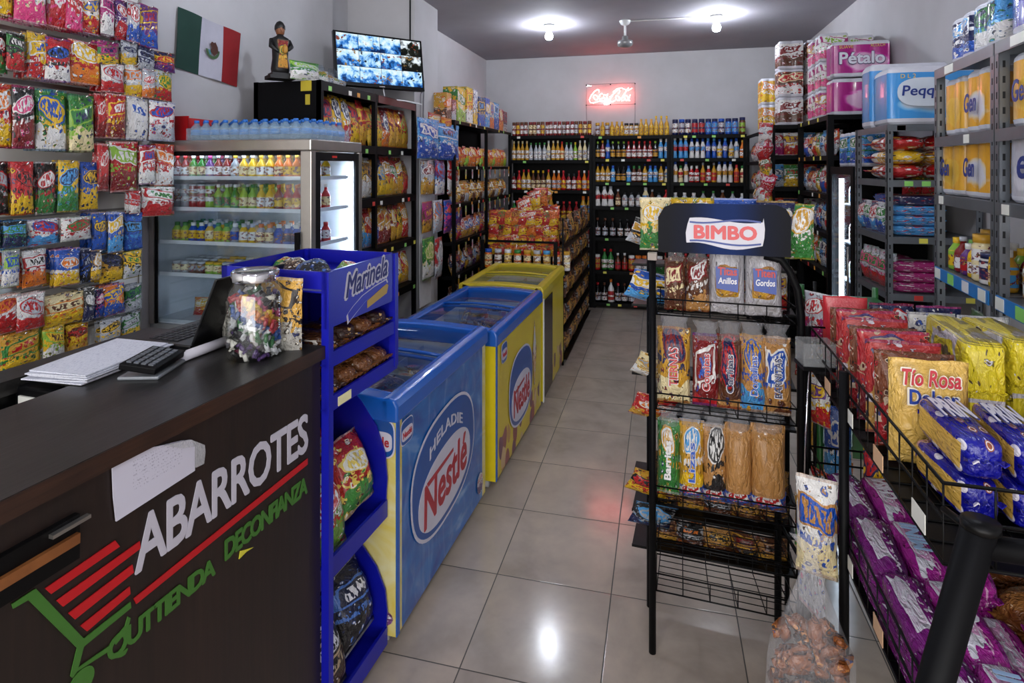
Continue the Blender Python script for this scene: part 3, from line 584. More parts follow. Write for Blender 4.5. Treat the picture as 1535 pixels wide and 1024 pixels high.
def freezer(label, origin, ang, L, D, zt, mside, mend, mrim, n_ice, where, casters=((-.05, .06), (-.05, .9))):
    r = thing('chest_freezer', label, 'freezer', (origin[0], origin[1], 0), ang, 'chest freezers in a row beside the aisle'); W = .045; zb = .07; zr = zt - .085
    bm = MB().box((-W, W, zb), (0, L - W, zr), 0).box((-D, W, zb), (-D + W, L - W, zr), 1).box((-D, 0, zb), (0, W, zr), 1).box((-D, L - W, zb), (0, L, zr), 1).box((-D + W, W, zb), (-W, L - W, zb + .03), 1)
    bm.build('body', [mside, mend], r)
    MB().box((-.001, .0, zb), (.004, .022, zr), 0).build('corner_trim', mrim if mrim is M_rimb else M_yellow, r)
    e = .002
    MB().box((-D + W + e, W + e, .64), (-W - e, L - W - e, .65)).box((-D + W + e, W + e, .5), (-D + W + .008, L - W - e, zr)).box((-W - .008, W + e, .5), (-W - e, L - W - e, zr)).box((-D + W, W + e, .5), (-W, W + .008, zr)).box((-D + W, L - W - .008, .5), (-W, L - W - e, zr)).build('inner_tub', M_tub, r)
    arch = lambda x: .016 * sin(pi * min(1, max(0, -x / D)))
    rm = MB()
    for (x0, x1) in ((-.055, .012), (-D - .01, -D + .055)):      # long rails, rounded section
        sec = [(x0, zr), (x1, zr), (x1, zt - .03), (x1 - .012 if x1 > 0 else x1, zt - .006), ((x0 + x1) / 2, zt), (x0 + .006, zt - .006), (x0, zt - .02)]
        rm.prism(sec, -.012, L + .012, 0)
    for y0, y1 in ((-.012, .06), (L - .06, L + .012)):
        n = 10
        for k in range(n):
            xa, xb = -D + .02 + (D - .05) * k / n, -D + .02 + (D - .05) * (k + 1) / n; za, zb_ = zt - .008 + arch(xa), zt - .008 + arch(xb)
            rm.add([(xa, y0, zr), (xb, y0, zr), (xb, y0, zb_), (xa, y0, za), (xa, y1, zr), (xb, y1, zr), (xb, y1, zb_), (xa, y1, za)], [(0, 1, 2, 3), (5, 4, 7, 6), (3, 2, 6, 7), (0, 4, 5, 1)])
    rm.build('rim', mrim, r, bevel=.008, seg=3)
    for y0, y1, dz in ((.045, L * .52, 0.0), (L * .5, L - .045, -.016)):
        gm = MB(); fm = MB(); n = 8; xa = -D + .04; xb = -.04
        for k in range(n):
            p, q = xa + (xb - xa) * k / n, xa + (xb - xa) * (k + 1) / n; zp, zq = zt - .02 + arch(p) + dz, zt - .02 + arch(q) + dz
            gm.add([(p, y0, zp), (q, y0, zq), (q, y1, zq), (p, y1, zp), (p, y0, zp + .004), (q, y0, zq + .004), (q, y1, zq + .004), (p, y1, zp + .004)], [(0, 3, 2, 1), (4, 5, 6, 7), (0, 1, 5, 4), (2, 3, 7, 6)], 0, True)
        lid = gm.build('glass_lid', M_glass, r)
        for yy in (y0, y1):
            fm = MB(); fm.tube([(xa + (xb - xa) * k / 8, yy, zt - .014 + dz + arch(xa + (xb - xa) * k / 8)) for k in range(9)], .008, 6)
            fm.build('lid_frame', mrim, lid)
    db = MB()
    for k in range(1, 4):
        y = L * k / 4; db.box((-D + .06, y - .002, .52), (-.06, y + .002, zr - .02))
    db.box((-D * .5 - .002, .06, .52), (-D * .5 + .002, L - .06, zr - .02)); db.build('wire_divider', plain('grey_wire_divider', '#8d949c', .4), r)
    for x in (-.07, -D + .07):
        for y in (.07, L - .07):
            c_ = MB().lathe([(.012, .03), (.012, .07)], 8).box((-.014, -.02, .03), (.014, .02, .05)).build('caster', M_cast, r, (x, y, 0))
            MB().tube([(-.012, 0, .026), (.012, 0, .026)], .026, 14).build('wheel', M_cast, c_)
    cols = ['brown', 'gold', 'white', 'dark']; cs, sn = cos(ang), sin(ang)
    for k in range(n_ice):
        x = R.uniform(-D + .14, -.14); y = R.uniform(.13, L - .13); z = .655 + R.uniform(0, (zt - .765) if n_ice > 20 else .02); i = R.randrange(4)
        tag(link('ice_cream_bar', icem[i], None, (origin[0] + cs * x - sn * y, origin[1] + sn * x + cs * y, z), (R.uniform(-.5, .5), R.uniform(-.4, .4), R.uniform(0, 6))),
            f'{cols[i]} wrapped ice cream bar lying in the {where} freezer', 'ice cream', f'{cols[i]} ice creams in the {where} freezer')
    return r
F1o = Vector((-.888, 1.872)); F1e = atz(728, 745, .04); F1a = -atan2(F1e.x - F1o.x, F1e.y - F1o.y)
f1 = freezer('blue chest freezer with glass lids, nearest the cake display, oval logo on its side', F1o, F1a, .95, .62, .9, M_fb, M_cream, M_rimb, 70, 'blue')
def oval_logo(r, cy, cz, a, b, main, top=None, x=.0045, tilt=0, side='x'):
    rot = (0, 0, pi / 2) if side == 'x' else (0, 0, 0); loc = (x, cy, cz) if side == 'x' else (cy, -x, cz)
    M_dk = plain('logo_blue', '#124a94', .3); M_wh = plain('logo_white', '#c8c6d4', .3); M_rd = plain('logo_red', '#a81c2c', .35)
    plate(oval(0, 0, a, b, 48, 2.5, tilt), M_wh, r, 'logo_border', loc, rot)
    plate(oval(0, 0, a * .965, b * .945, 48, 2.5, tilt), M_dk, r, 'logo_field', loc, rot, y=-.001)
    plate(oval(.0, -b * .26, a * .82, b * .60, 48, 2.3, tilt), M_wh, r, 'logo_oval', loc, rot, y=-.002)
    l2 = list(loc); d = .0035
    if side == 'x': l2[0] += d
    else: l2[1] -= d
    l3 = list(l2); l3[2] -= b * .26
    text(main, a * 1.36, b * .72, M_rd, r, l3, rot, .028, .001, .05, 'nestle_lettering', 1.0, (lambda u: tan_t * a * 1.36 * (u - .5)) if tilt else None)
    if main[0] == 'N':   # the long bar growing out of the N over the other letters
        plate([(-a * .60, b * .30), (a * .2, b * .37), (a * .2, b * .31), (-a * .56, b * .22)], M_rd, r, 'letter_bar', l3, rot, t=.001)
    l4 = list(l2); l4[2] += b * .66
    if top: text(top, a * 1.05, b * .2, M_wh, r, l4, rot, .02, .001, 0, 'heladie_lettering', 1.05, lambda u: -b * .2 * (2 * u - 1) ** 2)
tan_t = math.tan(.09)
oval_logo(f1, .44, .47, .335, .235, 'Nestlé', 'HELADIE', tilt=.09)
def badge(r, cy, cz, a, b, side='x', txt='Nestlé', x=.0045):
    rot = (0, 0, pi / 2) if side == 'x' else (0, 0, 0); loc = [x, cy, cz] if side == 'x' else [cy, -x, cz]
    M_dk = plain('logo_blue', '#124a94', .3); M_wh = plain('logo_white', '#c8c6d4', .3); M_rd = plain('logo_red', '#a81c2c', .35)
    plate(oval(0, 0, a, b, 32, 4), M_wh, r, 'badge_border', loc, rot); plate(oval(0, 0, a * .93, b * .93, 32, 4), M_dk, r, 'badge_field', loc, rot, y=-.0008)
    plate(oval(0, -b * .15, a * .85, b * .5, 32, 4), M_wh, r, 'badge_patch', loc, rot, y=-.0016)
    l = list(loc); l[0 if side == 'x' else 1] += .0026 if side == 'x' else -.0026; l[2] -= b * .15
    text(txt, a * 1.4, b * .5, M_rd, r, l, rot, .03, .0008, 0, 'badge_lettering')
badge(f1, .075, .755, .05, .045); badge(f1, -.075, .755, .075, .07, 'y', 'Nestle')
plate(oval(0, 0, .05, .03, 14, 2), pack('berry_sticker', '#6a2c6a', '#8a5090', '#d8c0d8', '#e8e8e8', 51), f1, 'berry_sticker', (-.06, -.001, .13), (0, 0, 0))
plate(oval(0, 0, .04, .05, 14, 2), pack('photo_sticker', '#b8c0d0', '#5a4a7a', '#a05060', '#e8e8e8', 52), f1, 'printed_sticker', (.0045, .86, .16), (0, 0, pi / 2))
F2o = Vector((-.825, 2.92)); F2e = atz(806, 622, 0)
f2 = freezer('yellow chest freezer with blue rim and two glass lids, middle of the three', F2o, -atan2(F2e.x - F2o.x + .02, F2e.y - F2o.y), 1.03, .56, .855, M_fy, M_yellow, M_rimb, 60, 'middle')
oval_logo(f2, .50, .40, .27, .22, 'Nestlé')
badge(f2, .14, .70, .055, .055, txt='Nestlé')
plate([(0, 0), (.03, .1), (.05, .2), (.07, .1), (.1, 0), (.06, -.22), (.04, -.22)], pack('cone_print', '#7a3a5a', '#c89a5a', '#e8d0b0', '#b8c8d8', 53), f2, 'cone_picture', (.0045, .78, .5), (0, 0, pi / 2))
f3 = freezer('yellow-rimmed chest freezer with dark side panel, furthest from the cake display', (-.795, 4.0), 0, .9, .6, .87, M_fy, M_yellow, M_yrim, 8, 'furthest')
plate([(.03, .08), (.36, .08), (.36, .76), (.03, .76)], plain('dark_side_panel', '#1a1416', .25), f3, 'dark_panel', (.004, 0, 0), (0, 0, pi / 2), t=.004)
plate([(.005, .06), (.03, .06), (.03, .78), (.005, .78)], M_white, f3, 'white_corner_trim', (.004, 0, 0), (0, 0, pi / 2), t=.006)
# ================================================================ printed packaging stock
COLS = dict(red='#b81a20', dred='#7c1418', yellow='#e2b61c', orange='#dc7420', gold='#c8962c', green='#2f7a34', lgreen='#8cb83c', blue='#1c50b0', lblue='#4a9ad8', navy='#141c4c',
            black='#101012', white='#e4e2e0', cream='#e8d8a8', pink='#d83c7c', magenta='#a81c70', purple='#5c2878', brown='#5a3018', tan='#b8854a', grey='#a0a4aa', silver='#b8bcc4')
CN = dict(dred='dark red', lgreen='lime green', lblue='light blue')
def cname(k): return CN.get(k, k)
_pk = {}
def pk(a, b, c, d, ax='z', **kw):
    k = (a, b, c, d, ax, tuple(sorted(kw.items())))
    if k not in _pk: _pk[k] = pack('_'.join(['packaging', a, b, c]), COLS[a], COLS[b], COLS[c], COLS[d], len(_pk) + 60, ax, **kw)
    return _pk[k]
_bm = {}
def bagm(w_, h_, t_, cols, var=0, **kw):
    k = (w_, h_, t_, cols, var)
    if k not in _bm: _bm[k] = bag_mesh('printed_pouch', w_, h_, t_, pk(*cols), var + len(_bm) * 3, **kw)
    return _bm[k]
def desc(cols): return cname(cols[0]) + ' and ' + cname(cols[1])
def put(me, name, loc, rot, label, cat, group=None, sc=None):
    o = link(name, me, None, loc, rot)
    if sc: o.scale = (sc, sc, sc) if not isinstance(sc, tuple) else sc
    return tag(o, label, cat, group)
# ================================================================ wall of hanging sweet bags
XS = -2.40
g = G('slatwall_laminate'); sp = g.n('ShaderNodeSeparateXYZ', Vector=g.co()); f = g.ma('FRACT', g.ma('DIVIDE', sp.outputs[2], .1))
g.set(col=g.mix(g.ma('LESS_THAN', f, .1), lin('#d2d0cc'), lin('#8a8886')), rough=.4); M_slat = g.m
st = thing('slatwall_display', 'pale grey slatted wall panel carrying hooks full of sweet bags behind the counter', 'slatwall', (XS, 0, 0))
ye = atx(212, 500, XS).y
MB().box((-.045, -1.2, .5), (-.02, ye, 2.9)).build('slat_panel', M_slat, st)
for zz in [.62 + .2 * i for i in range(12)]: MB().box((-.02, -1.2, zz), (-.012, ye, zz + .018)).build('aluminium_rail', M_steel, st)
MB().box((-.045, ye, .5), (-.012, ye + .012, 2.9)).build('end_trim', M_steel, st)
HANG = [  # u0, u1, v0, v1, colours, depth count
 [(-34, 18, -70, 20, ('dred', 'yellow', 'red', 'white'), 2), (22, 68, -45, 34, ('white', 'pink', 'cream', 'magenta'), 3), (70, 100, -45, 42, ('white', 'red', 'pink', 'red'), 3), (98, 124, -32, 46, ('red', 'pink', 'white', 'red'), 3), (118, 150, -12, 51, ('white', 'red', 'yellow', 'blue'), 3), (150, 172, -8, 53, ('magenta', 'white', 'white', 'navy'), 2), (172, 191, 0, 60, ('purple', 'red', 'white', 'red'), 2), (190, 208, 2, 63, ('silver', 'blue', 'white', 'red'), 2), (207, 237, 8, 71, ('purple', 'blue', 'yellow', 'red'), 3)],
 [(-28, 12, 45, 110, ('black', 'green', 'red', 'white'), 2), (8, 38, 48, 106, ('black', 'red', 'green', 'white'), 2), (40, 70, 48, 118, ('yellow', 'red', 'white', 'blue'), 3), (68, 104, 57, 122, ('red', 'white', 'black', 'blue'), 3), (102, 150, 62, 126, ('red', 'orange', 'yellow', 'white'), 3), (144, 180, 62, 98, ('magenta', 'yellow', 'green', 'navy'), 2), (180, 206, 62, 98, ('silver', 'yellow', 'grey', 'navy'), 2), (206, 232, 72, 106, ('navy', 'grey', 'silver', 'black'), 2), (232, 261, 78, 108, ('navy', 'purple', 'red', 'yellow'), 2),
  (152, 186, 95, 138, ('white', 'red', 'silver', 'red'), 3), (186, 214, 94, 145, ('white', 'yellow', 'silver', 'orange'), 3), (212, 232, 104, 147, ('silver', 'orange', 'white', 'red'), 2), (230, 258, 106, 151, ('silver', 'red', 'yellow', 'green'), 2)],
 [(-26, 18, 124, 219, ('red', 'yellow', 'white', 'orange'), 2), (17, 53, 128, 222, ('black', 'dred', 'white', 'pink'), 3), (54, 100, 134, 226, ('green', 'white', 'yellow', 'blue'), 3), (102, 143, 142, 228, ('green', 'cream', 'lgreen', 'navy'), 3), (143, 160, 140, 207, ('red', 'dred', 'red', 'white'), 2), (158, 188, 140, 207, ('red', 'dred', 'yellow', 'white'), 3), (188, 223, 145, 210, ('white', 'white', 'white', 'blue'), 3), (224, 261, 152, 211, ('white', 'silver', 'red', 'blue'), 3)],
 [(-24, 14, 242, 322, ('black', 'black', 'grey', 'red'), 2), (16, 51, 242, 322, ('red', 'yellow', 'black', 'red'), 3), (53, 84, 242, 321, ('black', 'green', 'red', 'white'), 3), (86, 117, 240, 318, ('yellow', 'green', 'lblue', 'navy'), 2), (118, 147, 243, 316, ('blue', 'yellow', 'yellow', 'navy'), 2), (146, 163, 215, 286, ('red', 'dred', 'red', 'white'), 2), (164, 209, 212, 287, ('red', 'dred', 'lgreen', 'white'), 3), (208, 232, 217, 276, ('red', 'white', 'white', 'blue'), 2), (232, 260, 216, 279, ('red', 'white', 'white', 'orange'), 2), (194, 210, 286, 320, ('red', 'white', 'silver', 'red'), 2), (213, 259, 280, 324, ('white', 'red', 'red', 'green'), 3)],
 [(-30, 2, 330, 372, ('black', 'green', 'blue', 'white'), 2), (4, 40, 330, 371, ('black', 'navy', 'green', 'lblue'), 3), (42, 88, 328, 367, ('white', 'lblue', 'red', 'blue'), 2), (90, 137, 325, 360, ('white', 'white', 'red', 'green'), 2), (138, 160, 318, 376, ('blue', 'blue', 'navy', 'yellow'), 3), (161, 185, 318, 378, ('blue', 'lblue', 'yellow', 'white'), 3), (187, 213, 319, 374, ('blue', 'blue', 'lblue', 'black'), 3)],
 [(-26, 8, 374, 430, ('lblue', 'white', 'red', 'green'), 2), (2, 28, 374, 430, ('grey', 'white', 'blue', 'lgreen'), 2), (33, 70, 374, 430, ('white', 'orange', 'red', 'black'), 3), (82, 118, 372, 428, ('blue', 'yellow', 'white', 'orange'), 3), (119, 136, 372, 425, ('navy', 'black', 'blue', 'silver'), 3), (135, 152, 374, 420, ('navy', 'yellow', 'white', 'gold'), 2), (150, 185, 378, 422, ('gold', 'yellow', 'black', 'navy'), 3), (186, 212, 376, 416, ('yellow', 'silver', 'black', 'green'), 2)],
 [(-30, 30, 444, 502, ('white', 'red', 'red', 'orange'), 2), (24, 67, 440, 494, ('white', 'red', 'silver', 'red'), 2), (67, 130, 440, 486, ('cream', 'yellow', 'orange', 'brown'), 2), (124, 140, 430, 482, ('black', 'navy', 'grey', 'white'), 2), (141, 156, 432, 476, ('navy', 'blue', 'pink', 'white'), 2), (157, 186, 426, 471, ('orange', 'blue', 'yellow', 'blue'), 3), (188, 212, 426, 466, ('grey', 'silver', 'green', 'navy'), 2)],
 [(0, 60, 496, 556, ('gold', 'yellow', 'green', 'red'), 2), (64, 98, 490, 542, ('yellow', 'white', 'lgreen', 'brown'), 2), (99, 132, 484, 532, ('yellow', 'gold', 'red', 'brown'), 2), (150, 180, 478, 516, ('silver', 'grey', 'yellow', 'black'), 2), (181, 212, 470, 508, ('silver', 'yellow', 'green', 'black'), 2)]]
for ri, row in enumerate(HANG):
    for ci, (u0, u1, v0, v1, cols, nd) in enumerate(row):
        xf = -2.27 if ci % 2 else -2.285
        a = atx(u0, v0, xf); b = atx(u1, v1, xf); zc0 = atx((u0 + u1) / 2, v0, xf).z; zc1 = atx((u0 + u1) / 2, v1, xf).z
        wd = b.y - a.y; ht = zc0 - zc1; me = bagm(round(wd * 1.02, 3), round(ht, 3), .035, cols, ri)
        yc = (a.y + b.y) / 2
        for k in range(nd):
            o = put(me, 'sweet_bag', (xf - k * .034, yc + (k % 2) * .006, zc1 - .001), (0, R.uniform(-.03, .03), pi / 2 + R.uniform(-.08, .12)),
                f"{desc(cols)} sweet bag, {('front', 'second', 'third')[k]} on the {nth(ci + 1)} hook of the {nth(ri + 1)} row", 'sweet bag', 'sweet bags hanging on the slatwall')
        MB().tube([(XS - .01, yc, zc0 - .012), (xf + .02, yc, zc0 - .012), (xf + .03, yc, zc0 - .004)], .003, 5).build('peg_hook', M_chrome, st, (-XS, 0, 0))
# flag
ft = thing('mexican_flag', 'green, white and red flag with a round eagle emblem pinned to the wall', 'flag', atx(267, 10, XL + .012))
fc = [atx(267, 10, XL), atx(360, 50, XL), atx(356, 130, XL), atx(262, 100, XL)]; o0 = fc[0]
def fpt(u, v):
    a = fc[0].lerp(fc[1], u); b = fc[3].lerp(fc[2], u); p = a.lerp(b, v); return (0.0 + .006 * sin(u * 9 + v * 2), p.y - o0.y, p.z - o0.z)
def flagband(u0, u1, mat, name):
    mb = MB(); N = 6; P = []
    for j in range(N + 1):
        for i in range(N + 1): P.append(fpt(u0 + (u1 - u0) * i / N, j / N))
    fs = [(j * (N + 1) + i, j * (N + 1) + i + 1, (j + 1) * (N + 1) + i + 1, (j + 1) * (N + 1) + i) for j in range(N) for i in range(N)]
    n = len(P); mb.add(P + [(x - .002, y, z) for x, y, z in P], fs + [[q + n for q in f[::-1]] for f in fs], 0, True); return mb.build(name, mat, ft)
flagband(0, .355, plain('flag_green', '#12382e', .8), 'green_band'); flagband(.355, .70, plain('flag_white', '#b9b7c4', .8), 'white_band'); flagband(.70, 1, plain('flag_red', '#8e1016', .8), 'red_band')
ec = fpt(.53, .5)
def emb(pts, mat, name, dx): MB().prism([(ec[1] + y, ec[2] + z) for y, z in pts], .008 + dx, .007 + dx, 0, lambda x, yy, z: (yy, x, z)).build(name, mat, ft)
emb([(.052 * cos(radians(a)), .052 * sin(radians(a))) for a in range(180, 361, 15)] + [(.038 * cos(radians(a)), .036 * sin(radians(a))) for a in range(360, 179, -15)], plain('wreath_green', '#3c5a34', .7), 'emblem_wreath', 0)
emb([(-.02, .03), (-.008, .045), (.008, .04), (.018, .046), (.036, .02), (.04, -.01), (.022, -.022), (.01, -.034), (-.008, -.02), (-.02, -.01), (-.01, .01)], plain('emblem_brown', '#4a2418', .7), 'emblem_eagle', .001)
emb([(-.036, -.002), (-.02, -.004), (-.014, -.026), (-.026, -.03)], plain('emblem_teal', '#4a8a96', .7), 'emblem_water', .001)
# ================================================================ glass-door drinks fridge
CX0, CX1, CY0, CY1, CZ = XL + .01, -1.55, 2.37, 2.83, 1.828
cf = thing('drinks_fridge', 'steel framed glass drinks fridge full of bottles behind the counter', 'fridge', (CX0, CY0, 0)); cw = CX1 - CX0; cd = CY1 - CY0
M_in = plain('fridge_lining', '#c4ccd4', .4)
MB().box((0, 0, .02), (cw, cd, .93)).build('base_cabinet', plain('fridge_grey_base', '#8f9498', .4, .5), cf)
MB().box((.0, cd - .03, .93), (cw, cd, CZ - .05)).build('rear_wall', M_in, cf); MB().box((0, .02, .93), (.02, cd - .03, CZ - .05)).build('inner_side', M_in, cf); MB().box((.02, .02, .93), (cw - .02, cd - .03, .95)).build('fridge_floor', M_in, cf)
MB().box((-.0, -.01, CZ - .055), (cw + .012, cd, CZ)).build('top_bezel', M_steel, cf, bevel=.006)
MB().box((0, -.008, .93), (.03, .02, CZ - .055)).build('steel_post', M_steel, cf); MB().box((cw - .045, -.008, .93), (cw + .012, .03, CZ - .055)).build('steel_post', M_steel, cf, bevel=.004)
MB().box((cw - .02, cd - .03, .93), (cw + .012, cd, CZ - .055)).build('steel_post', M_steel, cf)
MB().box((.03, 0, .94), (cw - .045, .006, CZ - .06)).build('glass_side', clear('fridge_glass', (.9, .95, .98), .09, .06), cf)
MB().box((.03, -.004, .93), (.04, .008, CZ - .06)).box((.03, -.004, CZ - .075), (cw - .045, .008, CZ - .055)).build('black_gasket', M_black, cf)
d_ = MB().box((cw - .004, .03, .93), (cw + .01, .07, CZ - .06)).box((cw - .004, cd - .06, .93), (cw + .01, cd - .03, CZ - .06)).box((cw - .004, .07, CZ - .1), (cw + .01, cd - .06, CZ - .06)).build('door', M_black, cf)
MB().box((cw, .07, .94), (cw + .004, cd - .06, CZ - .1)).build('door_glass', clear('door_glass', (.93, .97, 1), .02, .04), d_)
MB().box((cw + .01, .17, CZ - .085), (cw + .013, .21, CZ - .075)).build('red_badge', plain('red_badge', '#c02018', .4), d_)
MB().box((cw - .06, -.03, 1.28), (cw - .045, -.008, 1.40)).build('handle', M_black, cf)
MB().box((cw - .035, cd - .075, .96), (cw - .02, cd - .055, CZ - .12)).build('light_strip', glow('fridge_led', '#eaf3ff', 30), cf)
MB().box((.1, .04, CZ - .07), (cw - .1, .08, CZ - .06)).build('ceiling_light', glow('fridge_led_top', '#e4efff', 7), cf)
FS = [EYE - (v - 250) / 880 * 2.68 for v in (268, 318, 372, 424)]
for z in FS:
    sm = MB().box((.03, .03, z - .004), (cw - .03, cd - .04, z)).box((.03, .025, z - .008), (cw - .03, .032, z + .010))
    sm.box((cw - .03, .03, z - .008), (cw - .022, cd - .07, z + .01)); sm.build('white_shelf', M_white, cf)
# bottle and jar stock -------------------------------------------------
_lm = {}
def labelmat(a, b):
    k = (a, b)
    if k not in _lm:
        g = G('label_' + a); co = g.co(); n = g.noise(g.mp(co, (1, 1, 1.6), (len(_lm), 0, 0)), 55, 2, .5); sp = g.n('ShaderNodeSeparateXYZ', Vector=co)
        st_ = g.ma('FRACT', g.ma('MULTIPLY', sp.outputs[2], 17)); c = g.mix(g.ma('LESS_THAN', st_, .28), lin(COLS.get(a, a)), lin(COLS.get(b, b)))
        c = g.mix(g.ma('GREATER_THAN', n, .56), c, g.ramp(n, [(.56, lin('#8a1c20')), (.6, lin('#20306a')), (.64, lin('#c8982c')), (.7, (.02, .02, .02, 1))], True))
        g.set(col=c, rough=.4); _lm[k] = g.m
    return _lm[k]
def bottle_mesh(kind, body, label, capc, h, r, rough=.15):
    mb = MB(); P = plain('b_' + body, COLS.get(body, body), rough, 0, .6, .3); L = labelmat(label, body); C = plain('c_' + capc, COLS.get(capc, capc), .4)
    if kind == 'slim': pr = [(r * .85, 0, 0), (r, h * .03, 0), (r, h * .1, 1), (r * 1.01, h * .42, 1), (r, h * .5, 0), (r * .9, h * .6, 0), (r * .38, h * .76, 0), (r * .34, h * .87, 2), (r * .42, h * .88, 2), (r * .42, h, 2)]
    elif kind == 'jar': pr = [(r * .9, 0, 0), (r, h * .05, 0), (r, h * .15, 1), (r * 1.01, h * .7, 1), (r, h * .76, 0), (r * .86, h * .82, 2), (r * .92, h * .83, 2), (r * .92, h, 2)]
    elif kind == 'can': pr = [(r * .85, 0, 2), (r, h * .06, 0), (r, h * .3, 1), (r, h * .8, 0), (r, h * .93, 2), (r * .88, h, 2)]
    elif kind == 'squat': pr = [(r * .9, 0, 0), (r, h * .06, 1), (r * 1.02, h * .5, 1), (r, h * .6, 0), (r * .5, h * .8, 0), (r * .45, h * .82, 2), (r * .5, h * .84, 2), (r * .5, h, 2)]
    else: pr = [(r * .9, 0, 0), (r, h * .04, 0), (r * .8, h * .3, 1), (r * 1.0, h * .5, 1), (r * .98, h * .62, 0), (r * .55, h * .78, 0), (r * .5, h * .84, 2), (r * .55, h * .85, 2), (r * .5, h, 2)]
    mb.lathe(pr, 12); return mb.mesh('bottle', [P, L, C])
_bo = {}
def bo(*a):
    if a not in _bo: _bo[a] = bottle_mesh(*a)
    return _bo[a]
def bdesc(a): return f"{cname(a[1])} {'can' if a[0] == 'can' else 'jar' if a[0] == 'jar' else 'bottle'} with {cname(a[3])} {'rim' if a[0] == 'can' else 'cap'}"
sets = [[('slim', c, l, k, .11, .022) for c, l, k in (('dred', 'white', 'red'), ('green', 'cream', 'white'), ('purple', 'white', 'pink'), ('dred', 'white', 'silver'), ('grey', 'white', 'yellow'), ('yellow', 'cream', 'white'), ('yellow', 'white', 'yellow'), ('orange', 'cream', 'orange'), ('orange', 'yellow', 'yellow'), ('yellow', 'white', 'orange'))],
        [('can' if i < 3 else 'slim', c, l, k, .12, .022) for i, (c, l, k) in enumerate((('grey', 'white', 'silver'), ('dred', 'silver', 'silver'), ('lgreen', 'white', 'grey'), ('lgreen', 'green', 'white'), ('green', 'lgreen', 'white'), ('lgreen', 'cream', 'green'), ('yellow', 'white', 'yellow'), ('dred', 'yellow', 'red'), ('red', 'yellow', 'orange'), ('red', 'cream', 'white')))],
        [('squat', c, l, k, .095, .024) for c, l, k in (('lgreen', 'yellow', 'green'), ('blue', 'yellow', 'white'), ('yellow', 'cream', 'silver'), ('lgreen', 'yellow', 'green'), ('grey', 'blue', 'white'), ('yellow', 'white', 'silver'), ('grey', 'cream', 'orange'), ('blue', 'blue', 'white'), ('blue', 'navy', 'white'), ('red', 'white', 'red'))],
        [('jar', c, l, k, .06, .024) for c, l, k in (('grey', 'cream', 'silver'), ('brown', 'grey', 'silver'), ('lgreen', 'cream', 'yellow'), ('brown', 'orange', 'silver'), ('orange', 'red', 'cream'), ('grey', 'blue', 'white'), ('orange', 'cream', 'red'), ('blue', 'red', 'white'))]]
SN = ['topmost', 'second', 'third', 'bottom']
for si, (z, ss) in enumerate(zip(FS, sets)):
    n = 16
    for i in range(n):
        a = ss[min(len(ss) - 1, int(i * len(ss) / n))]
        for j in range(3):
            put(bo(*a), 'drink_bottle', (CX0 + .09 + (cw - .16) * i / (n - 1), CY0 + .075 + j * .085, z + .001), (0, 0, R.uniform(0, 6)),
                f"{bdesc(a)}, {nth(i + 1)} from the wall, {('front', 'middle', 'rear')[j]} row, {SN[si]} fridge shelf", 'drink bottle', 'drinks in the fridge')
for i in range(6): put(bagm(.1, .09, .05, (('orange', 'red', 'yellow', 'white'), ('green', 'gold', 'white', 'red'))[i % 2]), 'snack_bag', (CX0 + .2 + i * .1, CY0 + .12, .951), (-.2, 0, .2), f"{('orange', 'green')[i % 2]} bag on the fridge floor, {nth(i + 1)} from the wall", 'snack bag', 'bags on the fridge floor')
# on top of the fridge
rb = atz(268, 210, CZ)
rbx = thing('red_crate', 'red plastic box on the fridge beside the water bottles', 'box', (XL + .03, CY0 + .06, CZ)); Mr = plain('red_plastic', '#b4141a', .35)
MB().box((0, 0, 0), (.15, .2, .004)).box((0, 0, 0), (.15, .006, .125)).box((0, .194, 0), (.15, .2, .11)).box((0, 0, 0), (.006, .2, .12)).box((.144, 0, 0), (.15, .2, .115)).build('box_walls', Mr, rbx, bevel=.004)
MB().box((.01, .01, .095), (.14, .19, .105)).build('lid', Mr, rbx)
M_pet = clear('pet_bottle', (.78, .9, 1), .12, .12); M_wl = plain('water_label', '#2c86d8', .35); M_wc = plain('water_cap', '#2a6ec4', .4); M_wat = film('bottle_water', 1, .35, .1, (.55, .8, 1))
def water():
    t = thing('water_bottle', '', 'water bottle')
    MB().lathe([(.024, 0), (.027, .006), (.027, .058), (.024, .066), (.011, .082), (.011, .088)], 12).build('bottle_body', M_wat, t)
    MB().lathe([(.0275, .026), (.0275, .052)], 12).build('label_band', M_wl, t); MB().lathe([(.012, .086), (.012, .098), (.009, .1)], 10).build('cap', M_wc, t); return t
WS = Stock(water)
for i in range(12):
    for j in range(6):
        WS.put((CX0 + .21 + i * .056, CY0 + .07 + j * .058, CZ + .001), (0, 0, 0), f'blue-capped water bottle, {nth(i + 1)} from the red box, {nth(j + 1)} from the fridge front', 'shrink-wrapped water bottles on the fridge')
wr = MB(); X0, X1, Y0, Y1 = CX0 + .18, CX0 + .86, CY0 + .035, CY0 + .4
tag(MB().box((X0, Y0, CZ + .001), (X1, Y0 + .001, CZ + .06)).box((X1, Y0, CZ + .001), (X1 + .001, Y1, CZ + .06)).build('shrink_wrap', film('shrink_film', 1, .22, .15, (.6, .8, 1))), 'pale blue shrink film around the water bottles', 'shrink wrap')
